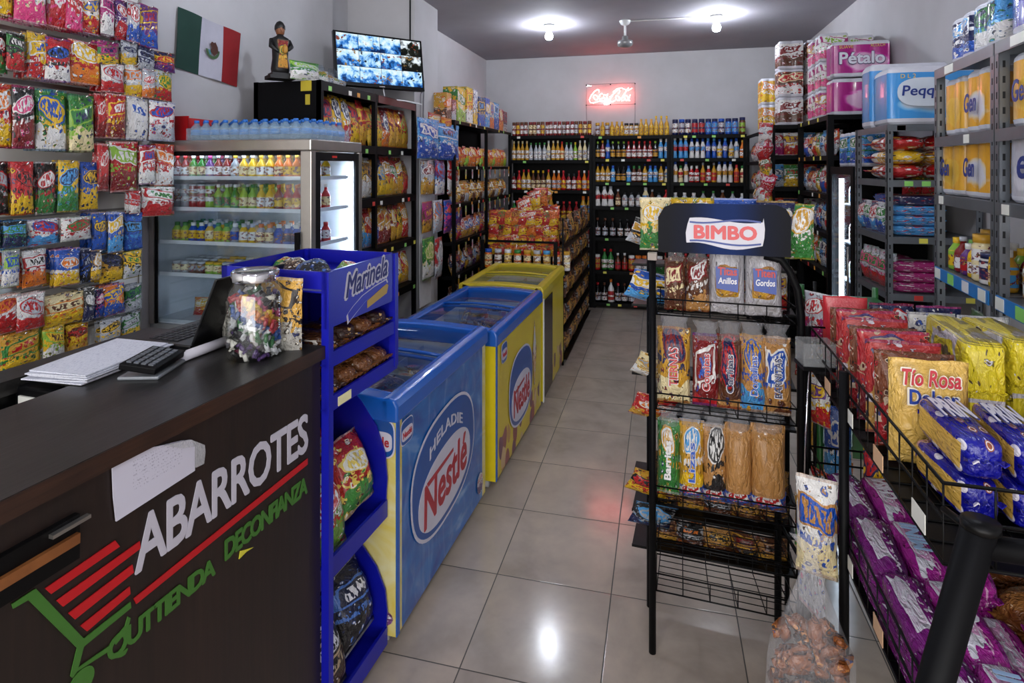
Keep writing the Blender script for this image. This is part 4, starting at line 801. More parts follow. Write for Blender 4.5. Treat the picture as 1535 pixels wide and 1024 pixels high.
# ================================================================ racks
def rack(name, label, x0, x1, y0, y1, zs, face, mat=None, post=.03, back=True, sides=False, zb=0.0, tags=True, top=None, ends=(), nbay=1, lip=.035, rz=0, origin=None, holes=False):
    """shelf unit; face is the open side: '+x', '-x' or '-y'"""
    mat = mat or M_black; ox, oy = origin or (x0, y0)
    t = thing(name, label, 'shelving', (ox, oy, 0), rz); X0, X1, Y0, Y1 = x0 - ox, x1 - ox, y0 - oy, y1 - oy; zt = top or max(zs)
    ys = [Y0 + (Y1 - Y0) * k / nbay for k in range(nbay + 1)] if face != '-y' else [Y0, Y1]
    xs = [X0 + (X1 - X0) * k / nbay for k in range(nbay + 1)] if face == '-y' else [X0, X1]
    hm = lambda *a: 0
    for x in xs:
        for y in ys:
            xx = min(max(x - post / 2, X0), X1 - post); yy = min(max(y - post / 2, Y0), Y1 - post)
            if holes:
                fx = xx if x < (X0 + X1) / 2 else xx + post - .003; fy = yy
                hb = MB().box((xx, yy, zb), (xx + post, yy + .003, zt)).box((fx, yy, zb), (fx + .003, yy + post, zt))
                for i in range(int((zt - .6) / .05)):
                    z = .62 + i * .05; hb.box((xx + post * .35, yy - .0006, z), (xx + post * .6, yy + .001, z + .022), 1)
                    sx = fx - .0006 if x < (X0 + X1) / 2 else fx + .003; hb.box((sx, yy + post * .35, z), (sx + .0006, yy + post * .6, z + .022), 1)
                hb.build('post', [mat, M_hole], t)
            else: MB().box((xx, yy, zb), (xx + post, yy + post, zt + .002)).build('post', mat, t)
    for z in zs:
        for k in range(nbay):
            if face == '-y': a0, a1, b0, b1 = xs[k] + .004, xs[k + 1] - .004, Y0, Y1
            else: a0, a1, b0, b1 = X0, X1, ys[k] + .004, ys[k + 1] - .004
            mb = MB().box((a0 + .002, b0 + .002, z - .004), (a1 - .002, b1 - .002, z))
            mb.box((a0, b0 - .001, z - lip), (a1, b0 + .002, z)); mb.box((a0 - (.001 if face == '-x' else 0), b0, z - lip), (a0 + .003, b1, z)); mb.box((a1 - .003, b0, z - lip), (a1 + (.001 if face == '+x' else 0), b1, z))
            sh = mb.build('shelf', mat, t)
            if tags:
                n = R.randint(2, 4)
                for q in range(n):
                    s_ = min(.93, (q + R.uniform(.15, .85)) / n); tb_ = MB()
                    if face == '-y': c_ = a0 + (a1 - a0) * s_; tb_.box((c_, b0 - .003, z - lip + .004), (c_ + .04, b0 - .0015, z - lip + .03))
                    elif face == '+x': c_ = b0 + (b1 - b0) * s_; tb_.box((a1 + .0015, c_, z - lip + .004), (a1 + .003, c_ + .035, z - lip + .032))
                    else: c_ = b0 + (b1 - b0) * s_; tb_.box((a0 - .003, c_, z - lip + .004), (a0 - .0015, c_ + .035, z - lip + .032))
                    tb_.build('price_tag', R.choice(PRICE), sh)
    if back:
        if face == '-y': MB().box((X0, Y1 - .004, zb + .02), (X1, Y1, zt)).build('back_panel', mat, t)
        elif face == '+x': MB().box((X0, Y0, zb + .02), (X0 + .004, Y1, zt)).build('back_panel', mat, t)
        else: MB().box((X1 - .004, Y0, zb + .02), (X1, Y1, zt)).build('back_panel', mat, t)
    if sides:
        MB().box((X0, Y0, zb + .02), (X1, Y0 + .004, zt)).build('side_panel', mat, t)
    return t
CH = [('gold', 'yellow', 'navy', 'red'), ('yellow', 'red', 'white', 'navy'), ('gold', 'yellow', 'red', 'navy'), ('red', 'gold', 'yellow', 'dred'), ('gold', 'yellow', 'red', 'green'), ('dred', 'orange', 'white', 'navy'), ('dred', 'gold', 'yellow', 'red'), ('dred', 'gold', 'lgreen', 'red')]
CH2 = [('cream', 'white', 'yellow', 'navy'), ('white', 'white', 'gold', 'navy'), ('gold', 'yellow', 'cream', 'red'), ('navy', 'yellow', 'yellow', 'lblue'), ('red', 'yellow', 'gold', 'white'), ('red', 'gold', 'white', 'green'), ('dred', 'gold', 'yellow', 'white'), ('dred', 'red', 'gold', 'black')]
CH3 = [('yellow', 'lblue', 'white', 'navy'), ('red', 'lblue', 'orange', 'white'), ('orange', 'blue', 'white', 'yellow'), ('gold', 'dred', 'white', 'red'), ('dred', 'gold', 'white', 'yellow'), ('red', 'gold', 'yellow', 'black'), ('orange', 'red', 'white', 'gold')]
CH4 = [('blue', 'orange', 'yellow', 'white'), ('navy', 'yellow', 'white', 'gold'), ('red', 'gold', 'yellow', 'white'), ('orange', 'red', 'blue', 'yellow'), ('blue', 'gold', 'orange', 'white')]
CH5 = [('lblue', 'blue', 'white', 'navy'), ('navy', 'lblue', 'white', 'yellow'), ('blue', 'silver', 'white', 'orange')]
RX = -1.9; ry0 = atx(481, 200, RX).y; ry1 = 4.38
rz_ = [atx(600, v, RX).z for v in (0,)]
def zat(u, v, x=RX): return atx(u, v, x).z
CRZ = [zat(600, 222), zat(600, 293), zat(600, 362), zat(600, 432), .18]
ct_ = zat(481, 120)
cr = rack('snack_shelf_unit', 'black metal shelf unit of crisp bags between the drinks fridge and the pillar', XL + .1, RX, ry0, ry1, CRZ + [ct_], '+x', nbay=2, sides=True, top=ct_, lip=.055)
MB().box((RX - cr.location.x - .002, (ry1 - ry0) * .52, ct_ - .055), (RX - cr.location.x + .004, ry1 - ry0 - .02, ct_ - .005)).build('rusty_lip', plain('rust_paint', '#5c2420', .6), cr)
MB().box((RX - cr.location.x - .13, -.003, ct_ - .06), (RX - cr.location.x - .06, -.001, ct_)).box((RX - cr.location.x - .1, -.003, ct_ - .14), (RX - cr.location.x - .07, -.001, ct_ - .08)).build('yellow_sticker', plain('sticker_yellow', '#b8a42c', .5), cr)
def bagrow(y0, y1, n, z, pal, x, w_, h_, where, face=pi / 2, lean=-.12, cat='crisp bag', tiers=1, t_=.07, end='fridge', x2=None, name='crisp_bag', group=None):
    for tr in range(tiers):
        for i in range(n):
            c = pal[(i * len(pal)) // n] if len(pal) >= 6 else pal[(i + tr) % len(pal)]
            if R.random() < .18: c = R.choice(pal)
            y = y0 + (y1 - y0) * (i + .5) / n; s_ = R.uniform(.92, 1.06)
            put(bagm(w_, h_, t_, c, i % 2), name, (x - .05 * tr if face > 0 else x + .05 * tr, y, z + .002 + tr * h_ * .86), (lean, 0, face + R.uniform(-.16, .16)),
                f"{desc(c)} bag, {nth(i + 1)} from the {end}{', upper tier' if tr else ''}, {where}", cat, group or f'bags on {where}', (s_, 1, s_))
bagrow(ry0 + .02, ry1 - .02, 12, CRZ[0], CH, RX - .07, .112, .30, 'top shelf of the crisp unit')
bagrow(ry0 + .45, ry1 - .02, 9, CRZ[1], CH2, RX - .07, .135, .28, 'second shelf of the crisp unit')
bagrow(ry0 + .45, ry1 - .02, 9, CRZ[2], CH3, RX - .07, .112, .27, 'third shelf of the crisp unit')
bagrow(ry0 + .5, ry1 - .02, 8, CRZ[3], CH4, RX - .07, .12, .24, 'fourth shelf of the crisp unit')
bagrow(ry0 + .6, ry1 - .02, 6, CRZ[4], CH5, RX - .07, .14, .3, 'lowest shelf of the crisp unit')
# statue
sp_ = atz(420, 112, ct_); sx_, sy_ = -2.12, atx(420, 112, -2.12).y
S_ = thing('saint_statue', 'black carved saint statue with a painted front standing on the crisp unit', 'statue', (sx_, sy_, ct_), 0.9)
M_ebony = plain('ebony_paint', '#0d0b0b', .5); M_skin = plain('painted_skin', '#7a4a2c', .5)
MB().box((-.07, -.06, 0), (.07, .06, .02)).box((-.055, -.048, .02), (.055, .048, .035)).build('plinth', M_ebony, S_)
MB().lathe([(.045, .03), (.05, .06), (.042, .12), (.044, .18), (.05, .215), (.046, .235), (.02, .25), (.016, .262)], 18, sq=.3).build('robe', M_ebony, S_)
MB().lathe([(.008, .252), (.022, .262), (.026, .282), (.023, .3), (.012, .312)], 14).build('head', M_skin, S_)
MB().lathe([(.024, .275), (.03, .29), (.029, .31), (.018, .33), (.006, .338)], 14, c=(0, .006, 0)).build('cap', M_ebony, S_)
MB().lathe([(.003, .27), (.005, .276), (.002, .284)], 8, c=(0, -.027, 0)).build('nose', M_skin, S_)
MB().tube([(.045, 0, .225), (.056, -.02, .19), (.03, -.055, .165)], [.016, .014, .009], 8).tube([(-.045, 0, .225), (-.056, -.02, .185), (-.02, -.05, .15)], [.016, .014, .009], 8).build('arms', M_ebony, S_)
M_vest = pack('painted_vestment', '#8a1c20', '#c88a2c', '#d8b040', '#2c5a3c', 77, 'z', .5, (.5, .7, .3, .15), 5, .6)
MB().prism([(-.028, .06), (.028, .06), (.02, .14), (.03, .22), (-.03, .22), (-.02, .14)], -.056, -.046).build('painted_sash', M_vest, S_)
MB().lathe([(.004, .14), (.014, .15), (.015, .175), (.008, .19)], 10, c=(.01, -.062, 0)).build('held_figure', plain('figure_gold', '#a8782c', .5), S_)
# bag of trinkets on top, wine glasses
tz = ct_
put(bagm(.2, .11, .09, ('green', 'white', 'silver', 'lgreen'), 3), 'trinket_bag', (-2.0, atx(458, 112, -2.0).y, tz + .001), (-.1, 0, 1.2), 'clear and green patterned bag on the crisp unit beside the statue', 'gift bag')
for k in range(4): put(bagm(.13, .08 - .008 * k, .07, (('silver', 'white', 'green', 'gold'), ('grey', 'silver', 'brown', 'gold'))[k % 2], k), 'trinket_bag', (-1.99, atx(478 + 11 * k, 118 + 3 * k, -1.99).y, tz + .001), (-.2, 0, 1 + .3 * k), f'small crumpled silver bag on the crisp unit, {nth(k + 1)} from the statue side', 'gift bag', 'crumpled bags on the crisp unit')
for k in range(5):
    y = atx(474 + 9 * k, 108, -2.1).y
    tag(MB().lathe([(.022, 0), (.02, .003), (.003, .008), (.003, .07), (.02, .09), (.024, .12), (.021, .15)], 12, c=(-2.15 + .03 * (k % 2), y, tz)).build('wine_glass', M_glass), f'clear stemmed glass behind the bags on the crisp unit, {nth(k + 1)} from the statue', 'glass', 'stemmed glasses on the crisp unit')
# television
tc = Vector((-1.985, 3.93, 2.47)); ta = radians(48.2); TW, TH = .68, .40
tv = thing('television', 'wall television showing twelve bright security camera pictures', 'television', tc, 0, rot=(radians(-9), 0, ta))
MB().box((-TW / 2, 0, -TH / 2), (TW / 2, .035, TH / 2)).build('casing', plain('tv_black', '#0b0b0d', .25), tv, bevel=.004)
M_cell = []
for i in range(12):
    g = G('camera_picture'); gen = g.co('Generated'); n = g.ma('ADD', g.noise(g.mp(gen, (1.0, .1, .8), (i * 3.3, 0, i * 1.7)), 2.6, 4, .6, .3), g.ma('MULTIPLY', g.ma('SUBTRACT', g.n('ShaderNodeSeparateXYZ', Vector=gen).outputs[2], .5), .22)); n2 = g.noise(g.mp(gen, (3, .1, 2.4), (i * 2.1, 3, 0)), 1.5, 3, .6)
    dk = i in (3, 7)
    c = g.ramp(n, [(.33, lin('#04060c' if dk else '#0a2450')), (.43, lin('#10140e' if dk else '#2f78c8')), (.52, lin('#1c2018' if dk else '#a8d4f0')), (.64, lin('#dce8f0'))])
    c = g.mix(g.ma('GREATER_THAN', n2, .63), c, lin(('#7a3a2a', '#8a6a3a', '#101828')[i % 3])); g.set(col=(0, 0, 0, 1), em=c, es=.85, rough=.2); M_cell.append(g.m)
scn = MB()
for i in range(12):
    r_, c_ = divmod(i, 4); x0 = -TW / 2 + .016 + c_ * (TW - .032) / 4; z1 = TH / 2 - .014 - r_ * (TH - .04) / 3
    MB().box((x0 + .002, -.003, z1 - (TH - .04) / 3 + .002), (x0 + (TW - .032) / 4 - .002, -.0005, z1 - .002)).build('camera_view', M_cell[i], tv)
MB().box((-.02, -.003, -TH / 2 + .005), (.02, -.0005, -TH / 2 + .014)).build('badge_plate', M_steel, tv)
MB().box((-.05, .035, -.1), (.05, .12, .1)).build('wall_bracket', M_black, tv)
MB().tube([(.02, .03, -TH / 2), (.04, .06, -TH / 2 - .06), (.2, .02, -TH / 2 - .08), (.3, -.02, -TH / 2 - .11)], .005, 6).build('power_lead', M_white, tv)
tag(MB().tube([(-1.96, 4.395, 2.35), (-1.96, 4.395, 2.75), (-1.96, 4.395, ZC)], .006, 6).build('wall_cable', M_blackm), 'black cable running up the pillar edge above the television', 'cable')
tag(MB().tube([(-1.924, 4.52, 2.0), (-1.924, 4.53, 2.3), (-1.924, 4.6, 2.42), (-1.924, 4.58, 2.1)], .004, 6).build('loose_cable', plain('pale_cable', '#9a98a0', .5)), 'thin pale cable hanging down the white pillar face', 'cable')
# hanging strips in front of the pillar
strips = [[(628, 655, 178, 238, ('lblue', 'blue', 'white', 'blue'))], [(657, 686, 186, 240, ('lblue', 'blue', 'white', 'navy'))],
 [(632, 650, 240, 292, ('silver', 'gold', 'white', 'dred')), (650, 668, 240, 292, ('purple', 'white', 'lblue', 'red')), (668, 690, 236, 290, ('red', 'white', 'silver', 'red'))],
 [(632, 648, 302, 348, ('magenta', 'gold', 'brown', 'yellow')), (648, 664, 300, 348, ('white', 'silver', 'orange', 'lblue')), (664, 694, 298, 346, ('blue', 'purple', 'pink', 'orange'))],
 [(634, 650, 356, 418, ('green', 'white', 'cream', 'lgreen')), (650, 664, 356, 416, ('red', 'silver', 'white', 'grey')), (640, 662, 170, 190, ('red', 'orange', 'white', 'yellow')), (662, 676, 176, 196, ('orange', 'magenta', 'yellow', 'red'))]]
hst = thing('hanging_strip', 'white hanging strip with clips of snack bags in front of the pillar', 'hanging strip', (-1.90, 4.5, 0))
MB().box((0, -.06, .55), (.006, .18, 1.98)).build('strip_card', M_white, hst)
MB().box((.006, -.12, 1.96), (.05, .4, 1.972)).build('strip_hook', M_blackm, hst)
for ri, row in enumerate(strips):
    for ci, (u0, u1, v0, v1, c) in enumerate(row):
        x = -1.80 if ri < 2 else -1.84 + .02 * (ci % 2)
        a = atx(u0, v0, x); b = atx(u1, v1, x); zc1 = atx((u0 + u1) / 2, v1, x).z; h_ = atx((u0 + u1) / 2, v0, x).z - zc1
        put(bagm(round(b.y - a.y, 3), round(h_, 3), .05, c, ri), 'snack_bag', (x, (a.y + b.y) / 2, zc1), (0, 0, pi / 2 + R.uniform(-.1, .1)), f'{desc(c)} bag hanging in front of the pillar, {nth(ci + 1)} in tier {nth(ri + 1)}', 'hanging snack bag', 'bags hanging in front of the pillar')
# second side rack beyond the pillar
R2X = -1.78; z2 = [zat(700, v, R2X) for v in (0,)]
Z2 = [atx(720, v, R2X).z for v in (250, 300, 350, 395, 440)]; Z2T = atx(673, 178, R2X).z
r2 = rack('snack_shelf_unit', 'black metal shelf unit beyond the pillar with boxes on top and small sweets', -2.2, R2X, 4.96, 7.0, Z2 + [.1, Z2T], '+x', nbay=2, top=Z2T, lip=.03)
SM = [[('yellow', 'orange', 'red', 'white'), ('red', 'orange', 'yellow', 'white'), ('orange', 'gold', 'red', 'white'), ('red', 'lgreen', 'yellow', 'white')], [('gold', 'silver', 'orange', 'white'), ('brown', 'gold', 'white', 'yellow'), ('gold', 'brown', 'white', 'red')],
      [('orange', 'gold', 'blue', 'white'), ('gold', 'red', 'purple', 'blue'), ('purple', 'gold', 'white', 'red')], [('navy', 'gold', 'white', 'orange'), ('brown', 'silver', 'purple', 'orange'), ('gold', 'purple', 'white', 'lblue')], [('brown', 'dred', 'silver', 'gold'), ('dred', 'brown', 'gold', 'white')], [('brown', 'dred', 'silver', 'gold'), ('dred', 'brown', 'gold', 'white')]]
for i, z in enumerate(Z2 + [.1]):
    bagrow(5.0, 6.9, 16, z, SM[i], R2X - .05, .104, .20, f'{nth(i + 1)} shelf beyond the pillar', cat='small snack bag', end='pillar', name='candy_bag')
    for k in range(10):
        y = 5.03 + k * .2
        put(bagm(.035, .09, .01, (('yellow', 'white', 'red', 'green'), ('lgreen', 'yellow', 'white', 'red'), ('silver', 'white', 'pink', 'yellow'))[k % 3]), 'clip_bag', (R2X + .012, y, z - .115), (0, 0, pi / 2), f'tiny {("yellow", "lime green", "silver")[k % 3]} sachet clipped under the {nth(i + 1)} shelf beyond the pillar, {nth(k + 1)} from it', 'sachet', 'sachets clipped to the shelf edges')
def carton(nm, w_, d_, h_, cols, ax='z'):
    k = ('box', w_, d_, h_, cols)
    if k not in _bm: _bm[k] = MB().box((-w_ / 2, -d_ / 2, 0), (w_ / 2, d_ / 2, h_)).mesh(nm, pk(*cols, ax))
    return _bm[k]
for k, (u, wpx, v, c) in enumerate(((662, 8, 140, ('gold', 'brown', 'white', 'orange')), (670, 7, 150, ('dred', 'silver', 'white', 'red')), (681, 13, 132, ('yellow', 'lgreen', 'white', 'green')), (694, 10, 132, ('yellow', 'white', 'red', 'green')), (703, 7, 135, ('white', 'yellow', 'navy', 'blue')), (713, 11, 147, ('navy', 'blue', 'yellow', 'lblue')), (722, 7, 147, ('blue', 'lblue', 'white', 'yellow')), (729, 6, 154, ('cream', 'orange', 'lblue', 'red')), (736, 7, 155, ('lblue', 'blue', 'white', 'navy')), (743, 6, 164, ('red', 'orange', 'yellow', 'white')), (749, 6, 168, ('dred', 'silver', 'navy', 'red')))):
    x = R2X - .1; a = atx(u - wpx / 2, 200, x); b = atx(u + wpx / 2, 200, x); h_ = atx(u, v, x).z - Z2T
    put(carton('carton', round(b.y - a.y - .01, 3), .14, round(h_, 3), c), 'carton', (x, (a.y + b.y) / 2, Z2T + .001), (0, 0, pi / 2), f'{desc(c)} carton standing on the unit beyond the pillar, {nth(k + 1)} from the pillar', 'carton', 'cartons on top of the far side unit')
# ================================================================ low gondola with the bag heap
GY0, GY1 = 4.98, 6.75
gz = [aty(800, 405, GY0).z]
gd = rack('gondola_shelf', 'low black gondola shelf behind the freezers piled with snack bags', -1.55, -.86, GY0, GY1, [gz[0], .5, .12], '-y', top=1.05, tags=False)
BX = [(('blue', 'orange', 'white', 'red')), ('silver', 'brown', 'white', 'orange'), ('white', 'yellow', 'navy', 'green'), ('green', 'orange', 'white', 'navy'), ('gold', 'orange', 'yellow', 'red'), ('silver', 'gold', 'white', 'orange'), ('lblue', 'gold', 'white', 'brown'), ('red', 'orange', 'white', 'blue'), ('gold', 'white', 'dred', 'brown')]
for k in range(9):
    u = 732 + k * 14.6; p_ = aty(u, 405, GY0 + .04)
    put(bo('jar', BX[k][1], 'white' if k % 2 else 'cream', BX[k][0], .165, .034), 'sauce_jar', (p_.x, GY0 + .045, gz[0] + .001), (0, 0, k), f'{cname(BX[k][1])} jar with {cname(BX[k][0])} lid, {nth(k + 1)} from the side shelving on the gondola end', 'jar', 'jars in a row on the gondola end')
HP = [('red', 'yellow', 'yellow', 'dred'), ('yellow', 'red', 'red', 'green'), ('orange', 'yellow', 'red', 'dred'), ('red', 'orange', 'gold', 'dred'), ('gold', 'red', 'red', 'white'), ('red', 'yellow', 'white', 'orange'), ('lblue', 'red', 'yellow', 'white')]
gtop = 1.05; MB().box((.02, .12, gtop - .03), (.67, GY1 - GY0 - .02, gtop - .01)).build('top_deck', M_black, gd)
k = 0
for lay, (n_, dz) in enumerate(((26, 0), (18, .1), (12, .2), (7, .28))):
    for i in range(n_):
        k += 1; c = HP[(i * 5 + lay) % (7 if i % 9 == 0 else 6)]
        x = R.uniform(-1.42 + .09 * lay, -.95 - .05 * lay); y = GY0 + .2 + R.uniform(0, .9 - .12 * lay)
        put(bagm(.14, .17, .08, c, i % 3), 'snack_bag', (x, y, gtop + dz + .0), (R.uniform(-.7, -.1), R.uniform(-.35, .35), R.uniform(-.5, .6)), f'{desc(c)} bag heaped on the gondola, layer {nth(lay + 1)}, {nth(i + 1)} in it', 'heaped snack bag', 'heap of bags on the gondola')
for i in range(9):
    for j in range(4):
        c = HP[(i + j * 2) % 6]; x = -1.47 + i * .07
        if j < 2 or R.random() < .8:
            put(bagm(.1, .14, .06, c, j), 'snack_bag', (x, GY0 + .14, gz[0] + .10 + j * .09), (-.3, 0, R.uniform(-.3, .3)), f'{desc(c)} bag in the gondola front, {nth(i + 1)} across, {nth(j + 1)} up', 'heaped snack bag', 'bags leaning on the gondola front')
DK = [('brown', 'black', 'gold', 'dred'), ('brown', 'gold', 'tan', 'black'), ('black', 'brown', 'silver', 'orange'), ('tan', 'brown', 'gold', 'black')]
for j, z in enumerate((.07, .31, .55, .79, 1.02)):
    for i in range(12):
        c = DK[(i + j) % 4]; 
        put(bagm(.135, .235, .07, c, i % 3), 'dark_snack_bag', (-.82, GY0 + .1 + i * .145, z), (-.08, 0, pi / 2 + R.uniform(-.2, .2)), f'{desc(c)} snack bag on the gondola aisle side, {nth(i + 1)} along, {nth(j + 1)} tier up', 'aisle snack bag', 'dark snack bags on the gondola aisle side')  # plain dark brown snack bags, filling unknown
wg = thing('wire_bag_rack', 'black wire frame holding dark snack bags along the gondola aisle side', 'wire rack', (-.86, GY0, 0))
for z in (.05, .29, .53, .77, 1.0): MB().box((0, 0, z), (.085, GY1 - GY0, z + .006)).build('wire_shelf', M_blackm, wg)
for y in (.0, .6, 1.2, GY1 - GY0): MB().tube([(.05, y, .0), (.05, y, 1.26)], .008, 6).build('upright', M_blackm, wg)
# ================================================================ back wall racks with bottles
BYF = 7.1
PX = [-1.842, -.795, .113, .952]
ZL = [2.085, 1.782, 1.413, 1.044, .7, .388, .06]; ZR = [2.072, 1.80, 1.518, 1.224, .852, .455, .07]
SHN = ['top', 'second', 'third', 'fourth', 'fifth', 'sixth', 'lowest']
BK = [
 [[('jar', 'dred', 'white', 'brown', .15, .034), ('jar', 'brown', 'cream', 'dred', .15, .032), ('jar', 'dred', 'white', 'dred', .15, .034), ('jar', 'brown', 'silver', 'brown', .15, .036), ('jar', 'dred', 'yellow', 'brown', .15, .034)], [('jar', 'brown', 'silver', 'gold', .14, .034), ('squat', 'gold', 'yellow', 'gold', .15, .034), ('jar', 'gold', 'white', 'black', .13, .03), ('squat', 'gold', 'yellow', 'gold', .17, .04), ('slim', 'gold', 'yellow', 'yellow', .2, .034)], [('jar', 'navy', 'white', 'navy', .16, .04), ('jar', 'navy', 'red', 'navy', .16, .036), ('jar', 'blue', 'lblue', 'navy', .16, .036), ('jar', 'navy', 'silver', 'blue', .16, .04), ('jar', 'brown', 'lgreen', 'navy', .17, .038)]],
 [[('slim', 'gold', 'white', 'cream', .21, .03), ('slim', 'silver', 'white', 'green', .19, .027), ('slim', 'orange', 'cream', 'red', .2, .028), ('slim', 'lgreen', 'white', 'yellow', .19, .026), ('slim', 'cream', 'silver', 'white', .21, .03)], [('slim', 'dred', 'white', 'yellow', .19, .026), ('slim', 'black', 'gold', 'lgreen', .18, .024), ('slim', 'dred', 'white', 'red', .18, .026), ('wavy', 'blue', 'white', 'lblue', .2, .032), ('wavy', 'lblue', 'white', 'white', .2, .032)], [('wavy', 'lblue', 'red', 'white', .22, .034), ('wavy', 'white', 'lblue', 'blue', .2, .034), ('wavy', 'blue', 'white', 'lblue', .21, .034), ('slim', 'silver', 'yellow', 'blue', .19, .03), ('slim', 'orange', 'white', 'gold', .18, .03)]],
 [[('slim', 'gold', 'white', 'red', .22, .028), ('slim', 'brown', 'cream', 'yellow', .21, .028), ('slim', 'orange', 'silver', 'white', .21, .03), ('squat', 'dred', 'white', 'black', .18, .032), ('slim', 'red', 'yellow', 'red', .21, .03)], [('slim', 'gold', 'white', 'navy', .19, .03), ('slim', 'black', 'gold', 'black', .17, .024), ('squat', 'brown', 'white', 'green', .17, .03), ('wavy', 'lblue', 'white', 'blue', .17, .032), ('wavy', 'cream', 'lblue', 'blue', .16, .03)], [('wavy', 'cream', 'red', 'green', .17, .03), ('squat', 'red', 'white', 'white', .17, .032), ('slim', 'gold', 'red', 'grey', .2, .03), ('wavy', 'white', 'gold', 'blue', .22, .034), ('squat', 'orange', 'red', 'red', .18, .034)]],
 [[('slim', 'green', 'white', 'silver', .2, .026), ('slim', 'lgreen', 'yellow', 'white', .19, .026), ('slim', 'brown', 'cream', 'silver', .2, .026), ('slim', 'dred', 'yellow', 'red', .2, .026), ('wavy', 'gold', 'lblue', 'orange', .26, .03)], [('wavy', 'white', 'red', 'silver', .21, .032), ('slim', 'brown', 'cream', 'silver', .18, .024), ('squat', 'grey', 'white', 'black', .15, .026), ('wavy', 'cream', 'lblue', 'white', .2, .034), ('slim', 'red', 'blue', 'red', .18, .032)], [('squat', 'silver', 'yellow', 'white', .15, .03), ('slim', 'grey', 'white', 'green', .17, .028), ('slim', 'brown', 'white', 'silver', .18, .03)]],
 [[('slim', 'brown', 'cream', 'silver', .2, .028), ('wavy', 'gold', 'lblue', 'white', .25, .032), ('slim', 'dred', 'white', 'red', .2, .028)], [('slim', 'black', 'silver', 'brown', .2, .026), ('slim', 'black', 'white', 'black', .19, .026), ('jar', 'white', 'red', 'red', .14, .045), ('jar', 'red', 'white', 'silver', .14, .045)], [('slim', 'black', 'silver', 'red', .2, .03), ('squat', 'brown', 'gold', 'black', .17, .03)]],
 [[('wavy', 'gold', 'lblue', 'white', .24, .032), ('slim', 'brown', 'white', 'gold', .2, .028)], [('slim', 'green', 'white', 'red', .22, .028), ('slim', 'brown', 'red', 'white', .18, .026), ('slim', 'red', 'white', 'red', .2, .034), ('jar', 'lblue', 'white', 'orange', .16, .034), ('jar', 'red', 'gold', 'white', .16, .034)], [('slim', 'black', 'silver', 'red', .2, .03), ('squat', 'brown', 'gold', 'black', .17, .03)]],
 [[('slim', 'black', 'white', 'silver', .2, .028), ('slim', 'brown', 'gold', 'black', .2, .028)], [('slim', 'white', 'red', 'orange', .24, .03), ('slim', 'black', 'silver', 'red', .2, .03), ('squat', 'lblue', 'silver', 'orange', .2, .035), ('slim', 'black', 'white', 'brown', .2, .028)], [('slim', 'black', 'silver', 'red', .2, .03), ('squat', 'brown', 'gold', 'black', .17, .03)]]]
NB = [[19, 15, 11], [18, 14, 13], [16, 14, 13], [13, 11, 8], [11, 10, 7], [10, 11, 7], [9, 11, 7]]
bays = ['sweet-bag', 'middle', 'paper-roll']
for b in range(3):
    zs = ZL if b == 0 else ZR
    rack('bottle_shelf_unit', f'black steel shelf unit of bottles against the back wall, {("beside the side shelving", "under the neon sign", "beside the hanging red bags")[b]}', PX[b], PX[b + 1] - .004, BYF, 7.38, zs, '-y', nbay=1, post=.035, lip=.04)
    for s_, z in enumerate(zs):
        n = NB[s_][b]; L = PX[b + 1] - PX[b] - .1
        for i in range(n):
            fam = BK[s_][b]; a = fam[min(len(fam) - 1, int(i * len(fam) / n))] if R.random() < .7 else R.choice(fam)
            put(bo(*a), 'bottle', (PX[b] + .055 + L * i / (n - 1) + R.uniform(-.004, .004), BYF + .06 + R.uniform(-.01, .02), z + .001), (0, 0, R.uniform(0, 6)),
                f"{bdesc(a)}, {nth(i + 1)} along, {SHN[s_]} shelf of the {bays[b]} back unit", 'bottle', f'bottles on the {bays[b]} side back unit', (min(1.3, L / (n - 1) * .47 / a[5]), min(1.3, L / (n - 1) * .47 / a[5]), 1.14))
# ================================================================ units along the paper-roll side
DX = 1.15; CT = 2.068
ud = rack('snack_shelf_unit', 'black shelf unit of small bags beside the glass-door cooler under the pink paper rolls', DX, XR - .02, 4.58, 5.52, [CT, 1.78, 1.50, 1.22, .94, .6, .2], '-x', post=.04, tags=True)
uc = rack('snack_shelf_unit', 'black shelf unit facing the shop entrance under the brown paper roll stack', .94, 1.57, 5.58, 5.9, [CT, 1.80, 1.52, 1.22, .92, .6, .2], '-y', post=.04, tags=False)
ue = rack('snack_shelf_unit', 'black shelf unit in the back corner with red bags hanging on its side', .93, XR - .02, 5.96, 7.0, [2.04, 1.75, 1.45, 1.15, .85, .5, .15], '-x', post=.03, tags=False)
MX = [('silver', 'magenta', 'red', 'white'), ('white', 'red', 'yellow', 'purple'), ('lblue', 'silver', 'navy', 'white'), ('green', 'yellow', 'white', 'red'), ('red', 'silver', 'white', 'orange'), ('navy', 'white', 'red', 'gold'), ('white', 'blue', 'red', 'silver')]
for s_, z in enumerate((1.78, 1.50, 1.22, .94)):
    bagrow(4.6, 5.5, 7, z, MX, DX + .06, .12, .2 if s_ < 3 else .24, f'{nth(s_ + 1)} shelf beside the cooler', -pi / 2, -.1, 'small snack bag', end='cooler', name='snack_bag')
    for i in range(4):
        c = MX[(i + s_ * 2) % 7]; put(bagm(.14, .2, .07, c, i), 'snack_bag', (1.0 + .13 * i, 5.64, (1.80, 1.52, 1.22, .92, .6, .2)[s_] + .003), (-.1, 0, R.uniform(-.2, .2)), f'{desc(c)} bag, {nth(i + 1)} across, {nth(s_ + 1)} shelf under the brown rolls', 'small snack bag', 'bags under the brown roll stack')
    if s_ < 3: bagrow(6.0, 6.95, 6, (1.75, 1.45, 1.15, .85, .5, .15)[s_], MX, .99, .13, .2, f'{nth(s_ + 1)} corner shelf', -pi / 2, -.1, 'small snack bag', end='entrance', name='snack_bag')
